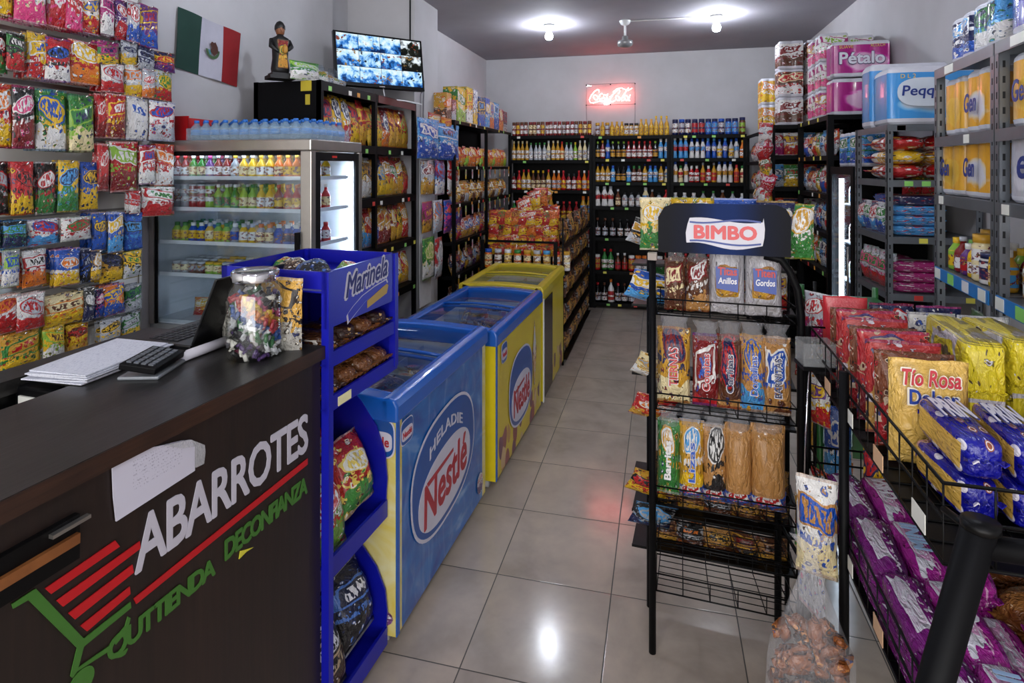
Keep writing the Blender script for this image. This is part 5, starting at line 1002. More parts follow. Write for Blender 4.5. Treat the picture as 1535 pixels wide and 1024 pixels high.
RB = [('red', 'white', 'silver', 'white'), ('red', 'red', 'white', 'pink'), ('silver', 'red', 'red', 'white'), ('dred', 'orange', 'white', 'yellow'), ('red', 'yellow', 'green', 'white')]
k = 0
for (u, v) in ((1150, 200), (1146, 222), (1158, 226), (1140, 246), (1152, 250), (1134, 268), (1146, 272), (1158, 270), (1128, 290), (1140, 294), (1152, 292), (1126, 312), (1138, 316), (1150, 314), (1134, 330), (1146, 332)):
    p_ = atx(u, v, .87); c = RB[k % 5]; k += 1
    put(bagm(.13, .17, .08, c, k % 3), 'snack_bag', (.87 - .02 * (k % 2), max(5.3, p_.y * .93), p_.z - .08), (R.uniform(-.1, .1), R.uniform(-.5, .5), -pi / 2 + R.uniform(-.5, .9)), f'{desc(c)} bag in the bunch hanging by the corner unit, {nth(k)} down', 'hanging snack bag', 'bunch of red bags hanging by the corner unit')
hp = thing('hanging_bag_chain', 'thin chain of clips holding the bunch of red bags beside the corner unit', 'chain', (.85, 5.42, 0))
MB().tube([(.02, 0, 1.3), (.02, .0, 1.7), (.0, 0, 2.12), (.09, .56, 2.12)], .004, 5).build('clip_chain', M_blackm, hp)
# paper rolls: a pack shows its bulging rolls under printed film
def rolls_mesh(w_, d_, h_, mat, nx, nlay=1, seed=0):
    mb = MB(); NX = nx * 8
    per = []
    for i in range(NX + 1): per.append((-.5 + i / NX, -1))
    ny = max(1, round(d_ / (w_ / nx))); NY = ny * 6
    ring = [(-w_ / 2 + w_ * i / NX, -d_ / 2 - .012 * abs(sin(pi * nx * i / NX)) + .012, 0) for i in range(NX)]
    ring += [(w_ / 2 + .012 * abs(sin(pi * ny * i / NY)) - .012, -d_ / 2 + d_ * i / NY, 0) for i in range(NY)]
    ring += [(w_ / 2 - w_ * i / NX, d_ / 2 + .012 * abs(sin(pi * nx * i / NX)) - .012, 0) for i in range(NX)]
    ring += [(-w_ / 2 - .012 * abs(sin(pi * ny * i / NY)) + .012, d_ / 2 - d_ * i / NY, 0) for i in range(NY)]
    n = len(ring); vs = []; lv = [(0, .93, 1), (.04, .985, 1), (.10, 1, 0), (.5, 1.006, 0), (.90, 1, 1), (.96, .985, 1), (1, .93, 1)]
    for z, s_, m in lv:
        for x, y, _ in ring:
            kx = s_ * (1 + .006 * mnoise.noise(Vector((x * 20, y * 20, z * 4 + seed)))); vs.append((x * kx, y * kx, z * h_))
    fs = []; o = len(mb.v)
    for j in range(len(lv) - 1):
        mb.add(vs[j * n:(j + 2) * n], [(i, (i + 1) % n, (i + 1) % n + n, i + n) for i in range(n)], lv[j][2], True)
    mb.add(vs[:n], [tuple(range(n - 1, -1, -1))], 1); mb.add(vs[-n:], [tuple(range(n))], 1)
    return mb.mesh('paper_roll_pack', [mat, plain('tissue_white', '#c9c9d2', .5)])
PKP = {k: pk(*c) for k, c in dict(pink=('magenta', 'pink', 'white', 'gold'), pinkw=('white', 'pink', 'magenta', 'lgreen'), brown=('white', 'brown', 'dred', 'white'), brown2=('brown', 'white', 'red', 'cream'), yellow=('gold', 'yellow', 'white', 'orange'), yelw=('white', 'yellow', 'red', 'silver')).items()}
def softprint(name, a, b, c, seed):
    g = G(name); gen = g.co('Generated'); sp = g.n('ShaderNodeSeparateXYZ', Vector=gen); n = g.noise(g.mp(gen, (1.5, 1.5, 2), (seed, 0, 0)), 2, 2, .4, .6)
    d = g.ma('ADD', g.ma('POWER', g.ma('MULTIPLY', g.ma('SUBTRACT', sp.outputs[0], .55), 2), 2), g.ma('POWER', g.ma('MULTIPLY', g.ma('SUBTRACT', sp.outputs[2], .42), 3), 2))
    f = g.ma('ADD', g.ma('SUBTRACT', 1.1, d), g.ma('SUBTRACT', n, .5))
    g.set(col=g.ramp(f, [(.45, lin(a)), (.6, lin(b)), (.78, lin(c))]), rough=.25, coat=.4); g.bump(g.noise(g.mp(gen, (8, 8, 2)), 3, 2), .2, .01); return g.m
M_pet_ = softprint('magenta_roll_print', '#a8107c', '#c83ca0', '#d8a8c8', 1); M_bluep = softprint('blue_roll_print', '#3c8ed0', '#78b4dc', '#c2cede', 2)
M_ylw = softprint('yellow_roll_print', '#e0a83c', '#e2b448', '#dcae40', 5); M_yw2 = softprint('yellow_white_print', '#dca030', '#d8c8a8', '#cccbd4', 8)
def rp(w_, d_, h_, mat, nx, loc, label, group=None, rz=0, seed=0):
    o = rolls_mesh(w_, d_, h_, mat, nx, 1, seed); return tag(link('paper_roll_pack', o, None, loc, (0, 0, rz)), label, 'toilet paper', group)
M_nav = plain('navy_letter', '#17307c', .4)
x0, x1 = 1.195, XR - .03
pz = [CT + .002, CT + .275]
for l in range(2):
    o = rp(x1 - x0, .2, .26 if l == 0 else .25, M_pet_, 3, ((x0 + x1) / 2, 4.74, pz[l]), ('lower' if l == 0 else 'upper') + ' magenta toilet paper pack facing the entrance ' + ('under the white-lettered one' if l == 0 else 'with big white lettering'), 'magenta toilet paper packs')
    if l:
        text('Pétalo', .30, .095, plain('navy_shadow', '#2a2a5a', .4), o, (0, -.1065, .13), (0, 0, 0), .05, .001, 0, 'lettering_outline')
        text('Pétalo', .29, .085, plain('white_print', '#dcdae6', .4), o, (0, -.1085, .13), (0, 0, 0), .03, .001, 0, 'petalo_lettering')
        text('SUAVE', .09, .022, plain('gold_print', '#d8b23c', .4), o, (-.1, -.107, .21), name='gold_lettering'); text('ACOLCH', .09, .022, plain('gold_print', '#d8b23c', .4), o, (.1, -.107, .215), name='gold_lettering')
for l in range(3):
    rp(.2, .2, .21, PKP['pinkw' if l else 'pink'], 2, (1.27, 4.97, CT + .002 + .213 * l), f'pink and white flowered paper roll pack, {("lowest", "middle", "top")[l]} of the stack behind the magenta packs', 'pink flowered roll packs')
    rp(.2, .2, .21, PKP['pink' if l == 2 else 'pinkw'], 2, (1.27, 5.2, CT + .002 + .213 * l), f'pink flowered paper roll pack further back, {("lowest", "middle", "top")[l]} of its stack', 'pink flowered roll packs')
    rp(.2, .2, .21, PKP['pinkw'], 2, (1.48, 5.1, CT + .002 + .213 * l), f'pink flowered paper roll pack against the wall, {("lowest", "middle", "top")[l]} of its stack', 'pink flowered roll packs')
for l in range(3):
    for c_ in range(2):
        rp(.21, .22, .245, PKP['brown2' if (l + c_) % 2 else 'brown'], 2, (1.12 + .23 * c_, 5.73, CT + .002 + .248 * l), f'brown and white cherry-print roll pack, {("lowest", "middle", "top")[l]} of the {("outer", "inner")[c_]} column', 'brown paper roll stack')
for l in range(2):
    for c_ in range(2):
        rp(.15, .22, .25, PKP['yellow' if c_ == 0 else 'yelw'], 2, (.91 + .17 * c_ + .1, 6.15, 2.042 + .253 * l), f'{("yellow", "white and yellow")[c_]} paper roll pack in the back corner, {("lower", "upper")[l]} one', 'yellow paper rolls in the corner')
# right-hand cooler
cl = thing('glass_door_cooler', 'narrow black cooler with a lit glass door beside the grey shelves', 'fridge', (DX, 4.02, 0)); w2, d2, h2 = .40, .5, 1.7
MB().box((.02, 0, .0), (w2, .02, h2)).box((.02, d2 - .02, .0), (w2, d2, h2)).box((w2 - .02, .02, .0), (w2, d2 - .02, h2)).box((.02, .02, .05), (w2 - .02, d2 - .02, .4)).box((.02, .02, h2 - .05), (w2 - .02, d2 - .02, h2)).build('cabinet', M_black, cl)
MB().box((w2 - .03, .02, .4), (w2 - .02, d2 - .02, h2 - .05)).build('lining', M_in, cl)
dr = MB().box((0, 0, .1), (.02, .05, h2)).box((0, d2 - .04, .1), (.02, d2, h2)).box((0, .05, h2 - .05), (.02, d2 - .04, h2)).box((0, .05, .1), (.02, d2 - .04, .38)).build('door', M_black, cl)
MB().box((.004, .05, .38), (.01, d2 - .04, h2 - .05)).build('door_glass', clear('cooler_glass', (.9, .96, 1), .04, .04), dr); MB().tube([(-.02, .03, .9), (-.02, .03, 1.2)], .006, 6).build('handle', M_steel, dr)
MB().box((.03, d2 - .13, .42), (.05, d2 - .10, h2 - .08)).build('light_strip', glow('cooler_led', '#e8f2ff', 30), cl)
for i, z in enumerate((.7, .95, 1.2, 1.45)):
    MB().box((.04, .04, z - .006), (w2 - .04, d2 - .05, z)).build('wire_shelf', M_white, cl)
    for k in range(4):
        a = [('slim', 'white', 'lblue', 'blue', .18, .03), ('slim', 'grey', 'lgreen', 'white', .18, .03), ('slim', 'dred', 'white', 'red', .18, .03)][(i + k) % 3]
        put(bo(*a), 'drink_bottle', (DX + .1, 4.02 + .09 + k * .08, z + .001), (0, 0, 0), f'{bdesc(a)}, {nth(k + 1)} from the grey shelves, {nth(4 - i)} black cooler shelf', 'drink bottle', 'drinks in the black cooler')
for k in range(2): rp(.22, .2, .22, pk('lblue', 'blue', 'green', 'white'), 2, (DX + .14, 4.15 + .23 * k, h2 + .002), f'pale blue wrapped paper pack on the black cooler, {("nearer", "further from")[k]} {("to", "")[k]} the grey shelves'.replace('  ', ' '), 'blue packs on the black cooler', pi / 2)
# grey slotted rack A
za = [1.92, 1.63, 1.334, 1.037, .6, .2]
ra_ = rack('slotted_shelf_unit', 'grey slotted steel shelf unit carrying bundles of red bags and blue packets', DX, XR - .02, 3.46, 3.98, za, '-y', M_grey, post=.028, back=False, tags=True, holes=True)
MB().box((.0, -.003, za[0] - .035), (.42, .0, za[0])).build('front_beam', M_grey, ra_)
o = rp(.40, .25, .30, M_bluep, 2, (DX + .21, 3.60, za[0] + .003), 'large blue and white paper roll pack with navy lettering on the grey rack', None)
plate(oval(-.03, 0, .13, .075, 30, 2.6), plain('roll_label_white', '#c6ced8', .3), o, 'white_label_cloud', (0, -.131, .165), t=.006)
text('Peqqa', .18, .07, M_nav, o, (-.05, -.138, .165), (0, 0, 0), .02, .001, .1, 'lettering'); text('D L 2', .07, .022, plain('gold_print', '#d8b23c', .4), o, (-.11, -.134, .25), name='gold_lettering')
rp(.40, .18, .36, M_bluep, 2, (DX + .21, 3.84, za[0] + .003), 'taller blue paper roll pack behind the navy-lettered one on the grey rack')
rp(.3, .2, .22, pk('blue', 'white', 'lblue', 'navy'), 2, (DX + .2, 4.12, h2 + .26), 'blue printed paper pack above the black cooler behind the grey rack packs') if False else None
def pillow(w_, d_, h_, cols, ax='x', seed=0, p=2.6):
    k = ('pil', w_, d_, h_, cols, ax)
    if k not in _bm: _bm[k] = rbox_mesh('soft_pack', w_, d_, h_, pk(*cols, 'y', lo=.5, sc=4.5), p, 12, 24, seed, .14, .014)
    return _bm[k]
for r_ in range(3):
    for c_ in range(2):
        put(pillow(.21, .34, .085, (('red', 'yellow', 'white', 'dred') if r_ % 2 else ('red', 'red', 'white', 'gold')), seed=r_), 'rice_bag', (DX + .11 + .205 * c_, 3.65, za[1] + .002 + .075 * r_), (0, 0, R.uniform(-.04, .04)), f'red and yellow filled bag, {("bottom", "middle", "top")[r_]} of the {("aisle-side", "wall-side")[c_]} stack on the grey rack', 'rice bag', 'red bags stacked on the grey rack')
for zi, cols, nm in ((2, ('blue', 'lblue', 'red', 'white'), 'blue'), (3, ('red', 'magenta', 'white', 'white'), 'red')):
    for r_ in range(4 if zi == 2 else 3):
        put(pillow(.22, .15, .055, cols if not (zi == 2 and r_ == 3) else ('red', 'navy', 'white', 'red'), seed=r_ + zi, p=5), 'biscuit_pack', (DX + .16, 3.56, za[zi] + .002 + .053 * r_), (0, 0, R.uniform(-.02, .02)), f'{nm} biscuit packet, {nth(r_ + 1)} from the bottom of the {nm} stack on the grey rack', 'biscuit packet', f'{nm} packets stacked on the grey rack')
        put(pillow(.22, .15, .055, cols, seed=r_ + zi, p=5), 'biscuit_pack', (DX + .13, 3.74, za[zi] + .002 + .053 * r_), (0, 0, pi / 2), f'{nm} biscuit packet lying behind, {nth(r_ + 1)} from the bottom, on the grey rack', 'biscuit packet', f'{nm} packets stacked on the grey rack')
for k in range(5): put(bagm(.12, .18, .06, (('yellow', 'red', 'green', 'white'), ('orange', 'yellow', 'red', 'white'))[k % 2], k), 'snack_bag', (DX + .2 + .05 * k, 3.68 + .02 * (k % 2), za[2] + .21), (-.1, 0, R.uniform(-.3, .3)), f'{("yellow", "orange")[k % 2]} bag standing behind the blue packets, {nth(k + 1)} across', 'snack bag', 'bags behind the blue packets')
for k in range(4): put(bagm(.12, .17, .07, (('silver', 'blue', 'green', 'white'), ('navy', 'lblue', 'white', 'red'))[k % 2], k), 'snack_bag', (DX + .04, 3.62 + .1 * k, za[2] + .002), (0, 0, -pi / 2 + .2), f'{("silver", "navy")[k % 2]} bag beside the blue packets, {nth(k + 1)} from the entrance side', 'snack bag', 'bags beside the blue packets')
for k in range(3): put(bagm(.16, .2, .09, ('silver', 'red', 'pink', 'green'), k), 'snack_bag', (DX + .05, 3.6 + .13 * k, za[3] + .002), (0, 0, -pi / 2 + .2), f'silver and red bag beside the red packets, {nth(k + 1)} from the entrance side', 'snack bag', 'bags beside the red packets')
# grey slotted rack B, turned slightly
BO = Vector((1.12, 2.84)); BA = math.atan2(.06, .59)
zb_ = [2.105, 1.822, 1.585, 1.28, .9, .4]
LB = [.0, .59, 1.15]
def bw(x, y, z=0):   # x towards the wall, y towards the entrance
    ux, uy = -sin(BA), -cos(BA); nx, ny = cos(BA), -sin(BA)
    return Vector((BO.x + ux * y + nx * x, BO.y + uy * y + ny * x, z))
for b_ in range(2):
    o3 = bw(0, LB[b_ + 1])
    t = rack('slotted_shelf_unit', ('grey slotted steel shelf unit holding yellow roll packs and sauce bottles', 'grey slotted steel shelf unit with the large red jar and dark blue box')[b_], o3.x, o3.x + .40, o3.y, o3.y + LB[b_ + 1] - LB[b_] - .004, zb_, '-x', M_grey, post=.03, back=False, tags=False, rz=-BA, origin=(o3.x, o3.y), holes=True, lip=.04)
    L_ = LB[b_ + 1] - LB[b_]
    g_ = ('#2f86d0',)
    sb_ = MB().box((-.006, .03, zb_[3] - .042), (-.002, L_ - .03, zb_[3] + .006)).build('blue_price_rail', plain('price_rail_blue', '#2b7cc4', .35), t)
    for k in range(4): MB().box((-.008, .05 + k * L_ / 4, zb_[3] - .038), (-.0062, .11 + k * L_ / 4, zb_[3] + .002)).build('price_card', (M_wp, M_white, M_green, M_wp)[k], sb_)
    for fy_, zi_, wd_ in ((.35, 1, .05), (.8, 2, .05), (.62, 0, .09)): MB().box((-.003, L_ * fy_, zb_[zi_] - .036), (-.0015, L_ * fy_ + wd_, zb_[zi_] - .004)).build('price_card', M_wp, t)
def on(x, y, zi, dz=.003): return bw(x, y, zb_[zi] + dz)
rzB = -BA - pi / 2
for k in range(2): rp(.22, .22, .17, (pk('navy', 'blue', 'white', 'lblue'), pk('lblue', 'white', 'green', 'navy'))[k], 2, on(.13, .22 + .22 * k, 0), f'{("navy", "pale blue")[k]} and white napkin pack on the top grey shelf, {("further", "nearer")[k]} one', 'packs on the top grey shelf', rzB)
bb = thing('blue_tissue_box', 'large dark blue printed pack on the top grey shelf at the photo edge', 'toilet paper', on(.16, .82, 0), rzB)
rp_ = link('pack_body', rolls_mesh(.42, .26, .30, softprint('royal_blue_print', '#0c1490', '#0e1ca8', '#1638c0', 12), 3), bb)
text('Ganda', .2, .09, plain('white_print', '#dcdae6', .4), bb, (-.03, -.137, .2), (0, 0, 0), .03, .001, .1, 'lettering')
Mdot = plain('coral_dot', '#d86a5a', .4); plate(oval(0, 0, .02, .02, 18), Mdot, bb, 'coral_badge', (.08, -.137, .07)); plate(oval(0, 0, .03, .05, 18), plain('white_print', '#dcdae6', .4), bb, 'white_badge', (.17, -.137, .16))
for k, (y, m, lab) in enumerate(((.14, M_ylw, 'plain'), (.37, M_yw2, 'lettered'), (.76, M_ylw, 'large'))):
    o = rp(.2 if k < 2 else .24, .26, .225, m, 2, on(.15, y, 1), f'{lab} yellow toilet paper pack with white ends on the second grey shelf', 'yellow roll packs on the second grey shelf', rzB)
    if k != 0: text('Gen', .11, .07, M_nav, o, (-.02, -.138, .11), (0, 0, 0), .02, .001, .15, 'navy_lettering')
for k, (y, m, lab) in enumerate(((.13, M_ylw, 'plain yellow toilet paper pack'), (.38, M_yw2, 'yellow and white toilet paper pack with navy lettering'), (.78, softprint('white_roll_print', '#b8b6c0', '#cccad4', '#d4d2dc', 9), 'white toilet paper pack with navy lettering'))):
    o = rp(.23 if k < 2 else .28, .27, .215, m, 2, on(.15, y, 2), lab + ' on the third grey shelf', 'roll packs on the third grey shelf', rzB)
    text(('Gen', 'Gen', 'en')[k], .10 if k < 2 else .14, .07, M_nav, o, (-.03 if k < 2 else .02, -.142, .11), (0, 0, 0), .02, .001, .15, 'navy_lettering')
BS = [('squat', 'lgreen', 'yellow', 'yellow', .13, .03), ('slim', 'dred', 'white', 'silver', .14, .03), ('squat', 'purple', 'red', 'white', .12, .03), ('slim', 'yellow', 'white', 'lblue', .15, .028), ('jar', 'cream', 'white', 'gold', .17, .036), ('jar', 'white', 'navy', 'navy', .11, .034), ('slim', 'yellow', 'cream', 'yellow', .17, .03), ('squat', 'gold', 'lblue', 'white', .14, .03)]
for k in range(8):
    for j in range(2): put(bo(*BS[(k + j * 3) % 8]), 'sauce_bottle', on(.06 + .09 * j, .07 + k * .065, 3), (0, 0, k), f'{bdesc(BS[(k + j * 3) % 8])}, {nth(k + 1)} along, {("front", "rear")[j]} row above the blue price rail', 'sauce bottle', 'sauce bottles above the blue price rail')
for k in range(6):
    a = [('squat', 'gold', 'white', 'gold', .17, .036), ('jar', 'dred', 'white', 'red', .2, .055), ('jar', 'dred', 'cream', 'red', .16, .05), ('slim', 'orange', 'cream', 'gold', .18, .035), ('jar', 'brown', 'gold', 'dred', .15, .045), ('squat', 'gold', 'red', 'white', .17, .04)][k]
    put(bo(*a), 'sauce_bottle', on(.08, .68 + k * .085 if k < 5 else .72, 3) + (Vector((0, 0, 0)) if k < 5 else Vector((.1, 0, 0))), (0, 0, k), f'{bdesc(a)} above the nearer blue price rail, {nth(k + 1)} along', 'sauce bottle', 'jars above the nearer blue price rail')
for k in range(5): put(pillow(.16, .2, .06, (('yellow', 'gold', 'blue', 'white'), ('yellow', 'red', 'white', 'gold'))[k % 2], seed=k), 'snack_pack', on(.3, .12 + .22 * k, 3) + Vector((0, 0, 0)), (pi / 2, 0, rzB), f'yellow pack standing at the rear of the sauce shelf, {nth(k + 1)} along', 'snack pack', 'yellow packs behind the sauces')
for k in range(5): put(bagm(.18, .22, .08, (('green', 'white', 'green', 'white'), ('silver', 'red', 'white', 'green'))[k % 2], k), 'snack_bag', on(.1, .12 + .22 * k, 4), (-.1, 0, rzB), f'{("green", "silver")[k % 2]} bag under the blue price rail, {nth(k + 1)} along', 'snack bag', 'bags under the blue price rail')
# ================================================================ bread stand with the header sign
SO = Vector((-.027, 2.113)); SE = Vector((.443, 2.08)); SA = atan2(SE.y - SO.y, SE.x - SO.x); SW = (SE - SO).length
bs = thing('bread_display_stand', 'black tube and wire bread stand with a dark header sign in the aisle', 'display stand', (SO.x, SO.y, 0), SA)
sw2 = lambda x, y, z: Vector((SO.x + cos(SA) * x - sin(SA) * y, SO.y + sin(SA) * x + cos(SA) * y, z))
SD = .25
def leg(pts, nm='leg', r=.0125): return MB().tube(pts, r, 10).build(nm, M_black, bs)
leg([(0, 0, 0), (0, 0, 1.38)]); leg([(-.028, .22, 0), (-.028, .22, 1.38)]); leg([(SW - .045, .22, 0), (SW - .045, .22, 1.3)])
leg([(SW, 0, 0), (SW, 0, 1.22), (SW - .01, .0, 1.30), (SW - .035, 0, 1.36), (SW - .06, 0, 1.395), (SW - .11, 0, 1.405)])
for x in (-.0, SW): 
    for z in (.42, 1.1): leg([(x, 0, z), (-.028 if x == 0 else SW - .045, .22, z)], 'side_rail', .006)
MB().box((-.015, -.016, 1.375), (.015, .014, 1.40)).build('post_cap', plain('beige_cap', '#9a8f86', .5), bs)
BZ = [1.185, .855, .525]
for z, h_ in list(zip(BZ, (.055, .055, .06))) + [(.36, .03), (.22, .06)]:
    wb = MB(); r = .0028
    for zz in (z, z + h_): wb.tube([(.012, 0, zz), (SW - .012, 0, zz), (SW - .05, .2, zz), (.0, .2, zz)], r, 5, closed=True)
    for k in range(6):
        x = .014 + (SW - .028) * k / 5; wb.tube([(x, 0, z + h_), (x, 0, z), (x * .92, .2, z), (x * .92, .2, z + h_)], .0018, 4)
    for k in range(1, 6): wb.tube([(.012, .2 * k / 6, z), (SW - .03, .2 * k / 6, z)], .0018, 4)
    wb.build('wire_basket', M_blackm, bs)
# header sign
hs = [(.02, 0), (.44, 0), (.44, .13), (.425, .158), (.395, .17), (.075, .17), (.04, .155), (.02, .12)]
g = G('dark_sign_painted_glow'); sp = g.n('ShaderNodeSeparateXYZ', Vector=g.co()); dx_ = g.ma('ABSOLUTE', g.ma('SUBTRACT', sp.outputs[0], .24))  # blue reflection in the middle of the dark sign, painted as a colour fade
g.set(col=g.ramp(g.ma('MULTIPLY', dx_, 4), [(.1, lin('#12295c')), (.45, lin('#12172a')), (.75, lin('#13141b'))]), rough=.5, spec=.1); M_sign = g.m
hd = MB().prism(hs, -.012, -.006).build('header_sign', M_sign, bs, (0, 0, 1.405))
wv = [(.115 + .24 * t_, .028 + .010 * sin(t_ * 6.0 + .9)) for t_ in [i / 12 for i in range(13)]] + [(.36, .06), (.362, .09), (.358, .125)] + [(.355 - .23 * t_, .115 + .008 * sin(t_ * 5 + 3.6)) for t_ in [i / 12 for i in range(13)]] + [(.118, .1), (.112, .07), (.114, .04)]
plate(wv, plain('sign_white', '#cdccd6', .35), hd, 'white_ribbon', (0, -.012, 0), t=.002)
for b0_ in (.036, .108): 
    MB().prism([(.125 + .225 * i / 10, b0_ + .006 * sin(i * .55 + (.9 if b0_ < .08 else 3.8))) for i in range(11)] + [(.125 + .225 * i / 10, b0_ + .006 + .006 * sin(i * .55 + (.9 if b0_ < .08 else 3.8))) for i in range(10, -1, -1)], -.0155, -.014).build('blue_ribbon_line', plain('ribbon_blue', '#1c3c8c', .35), hd)
text('BIMBO', .2, .048, plain('sign_red', '#d4484c', .35), hd, (.238, -.0145, .074), (0, 0, 0), .05, .0015, 0, 'bimbo_lettering')
MB().tube([(.05, -.004, -.02), (.05, -.004, .1)], .004, 6).tube([(.4, -.004, -.02), (.4, -.004, .1)], .004, 6).build('sign_bracket', M_blackm, hd)
# loaves
M_film = film('loaf_film', 1, .16, .1)
def loaf(w_, h_, d_, cols, lab, lcol, txt=None, tcol='white', top='clear', seed=0, foot=None):
    t = thing('bread_loaf', lab, 'bread', (0, 0, 0))
    link('wrapped_loaf', bag_mesh('loaf', w_, h_, d_, pk(*cols, lo=lcol[0], cover=lcol[1], logo=lcol[2]), seed, 10, 14, .07, .03, .07), t)
    if foot: link('printed_foot', bag_mesh('foot', w_ * 1.01, h_ * .24, d_ * 1.02, pk('blue', 'blue', 'red', 'white', logo=(.45, .7, .3, .2)), seed + 3, 8, 6, .2, .02, .05), t)
    # gathered clear neck
    mb = MB(); pr = [(w_ * .32, h_ * .90), (w_ * .36, h_ * .98), (w_ * .30, h_ * 1.05), (w_ * .38, h_ * 1.13), (w_ * .42, h_ * 1.17)]
    vs = []; n = 18
    for j, (r_, z) in enumerate(pr):
        for k in range(n):
            a = 2 * pi * k / n; q = 1 + .18 * sin(k * 3.1 + seed + j); vs.append((r_ * q * cos(a) * 1.1, r_ * .35 * q * sin(a), z + .004 * sin(k * 2)))
    mb.add(vs, [(j * n + k, j * n + (k + 1) % n, (j + 1) * n + (k + 1) % n, (j + 1) * n + k) for j in range(len(pr) - 1) for k in range(n)], 0, True)
    mb.build('bag_neck', M_film, t)
    if txt:
        text(txt, h_ * .52, w_ * .30, plain('loaf_white', '#e0dee4', .35), t, (0, -d_ / 2 - .002, h_ * .5), (0, -pi / 2, 0), .05, .0008, 0, 'label_outline')
        text(txt, h_ * .50, w_ * .25, plain('loaf_' + tcol, COLS[tcol], .35), t, (0, -d_ / 2 - .0035, h_ * .5), (0, -pi / 2, 0), .02, .0008, 0, 'label_lettering')
    return t
def place_loaf(t, x, z, y=.07, rx=-.07): t.location = sw2(x, y, z); t.rotation_euler = (rx, 0, SA + R.uniform(-.04, .04))
A0 = (.3, .45, (.5, .7, .3, .14)); A1 = (.12, .35, (.5, .62, .28, .2)); AN = (.3, .12, (.5, .75, .01, .01))
row1 = [(.072, .075, .19, ('brown', 'brown', 'cream', 'dred'), 'brown cake loaf with striped print, first on the top bread stand tier', A0, None, 'navy'), (.15, .08, .19, ('brown', 'tan', 'white', 'dred'), 'brown nut-topped cake loaf, second on the top bread stand tier', A0, None, 'red')]
for k, (x, w_, h_, c, lab, lc, tx, tc_) in enumerate(row1): place_loaf(loaf(w_, h_, .075, c, lab, lc, tx, tc_, seed=k), x, BZ[0] + .004)
for k, x in enumerate((.247, .365)):
    t = thing('white_bread_bag', f'white-topped bag of small breads with blue label, {("beside the brown cakes", "beside the curved post")[k]}', 'bread', group='white bread bags on the top tier')
    link('bag_body', bag_mesh('bag', .118, .285, .085, pack('white_bag_film', '#b8b6bc', '#a9a6a8', '#c8c6cc', '#d0ced6', 90 + k, 'z', .1, (.5, .2, .01, .01), 4, .3), 90 + k, 10, 14, .05, .03, .12), t)
    link('bread_window', bag_mesh('win', .098, .19, .102, pk('tan', 'gold', 'cream', 'brown', lo=.35, cover=.3, logo=(.5, .1, .01, .01)), 95 + k, 8, 10, .08, .02, .08), t, (0, -.002, .025))
    plate([(-.036, -.01), (.034, -.02), (.036, .06), (-.038, .065)], plain('label_blue', '#1c3f94', .35), t, 'blue_label', (0, -.054, .10)); text(('Titas', 'Titen')[k], .062, .028, plain('loaf_red', COLS['red'], .35), t, (0, -.0565, .15), (0, 0, 0), .04, .001, 0, 'red_lettering'); text(('Anillos', 'Gordos')[k], .06, .022, plain('loaf_white', '#e0dee4', .35), t, (0, -.0565, .118), (0, 0, 0), .03, .001, .1, 'white_lettering')
    plate(oval(0, 0, .008, .008, 14), plain('label_navy', '#1c2450' if k == 0 else '#a02020', .4), t, 'round_mark', (0, -.02, .235)); place_loaf(t, x, BZ[0] + .004, .075)
row2 = [(.068, .115, .265, ('gold', 'cream', 'navy', 'dred'), 'yellow bread bag with navy print, first on the middle bread stand tier', A0, 'TIERNAS', 'red'), (.178, .092, .25, ('dred', 'red', 'white', 'blue'), 'dark red bread bag, second on the middle bread stand tier', A1, 'Comitas', 'red'), (.256, .085, .255, ('brown', 'tan', 'navy', 'red'), 'brown bread bag with navy top label, third on the middle bread stand tier', A1, 'Carlitas', 'navy'),
        (.332, .085, .26, ('tan', 'lblue', 'blue', 'gold'), 'tan bread bag with pale blue label, fourth on the middle bread stand tier', A0, 'Doraditas', 'blue'), (.408, .088, .26, ('tan', 'brown', 'blue', 'white'), 'tan bread bag with white and navy lettering, last on the middle bread stand tier', A1, 'BARNITAS', 'navy')]
for k, (x, w_, h_, c, lab, lc, tx, tc_) in enumerate(row2): place_loaf(loaf(w_, h_, .075, c, lab, lc, tx, tc_, seed=10 + k), x, BZ[1] + .004)
row3 = [(.05, .08, .26, ('green', 'green', 'gold', 'white'), 'green bread bag, first on the lower bread stand tier', A0, 'Barritas', 'white', False), (.13, .085, .27, ('gold', 'yellow', 'white', 'lblue'), 'golden bread bag with white strip and blue foot, second on the lower bread stand tier', A0, 'Lizas', 'blue', True), (.207, .08, .26, ('tan', 'black', 'black', 'white'), 'tan and black bread bag with blue foot, third on the lower bread stand tier', A0, None, 'navy', True),
        (.285, .088, .275, ('tan', 'tan', 'cream', 'tan'), 'plain tan long loaf with blue foot, fourth on the lower bread stand tier', AN, None, 'white', True), (.38, .11, .285, ('tan', 'tan', 'cream', 'tan'), 'widest plain tan loaf with blue foot, last on the lower bread stand tier', AN, None, 'white', True)]
for k, (x, w_, h_, c, lab, lc, tx, tc_, ft_) in enumerate(row3): place_loaf(loaf(w_, h_, .075, c, lab, lc, tx, tc_, seed=20 + k, foot=ft_), x, BZ[2] + .004)
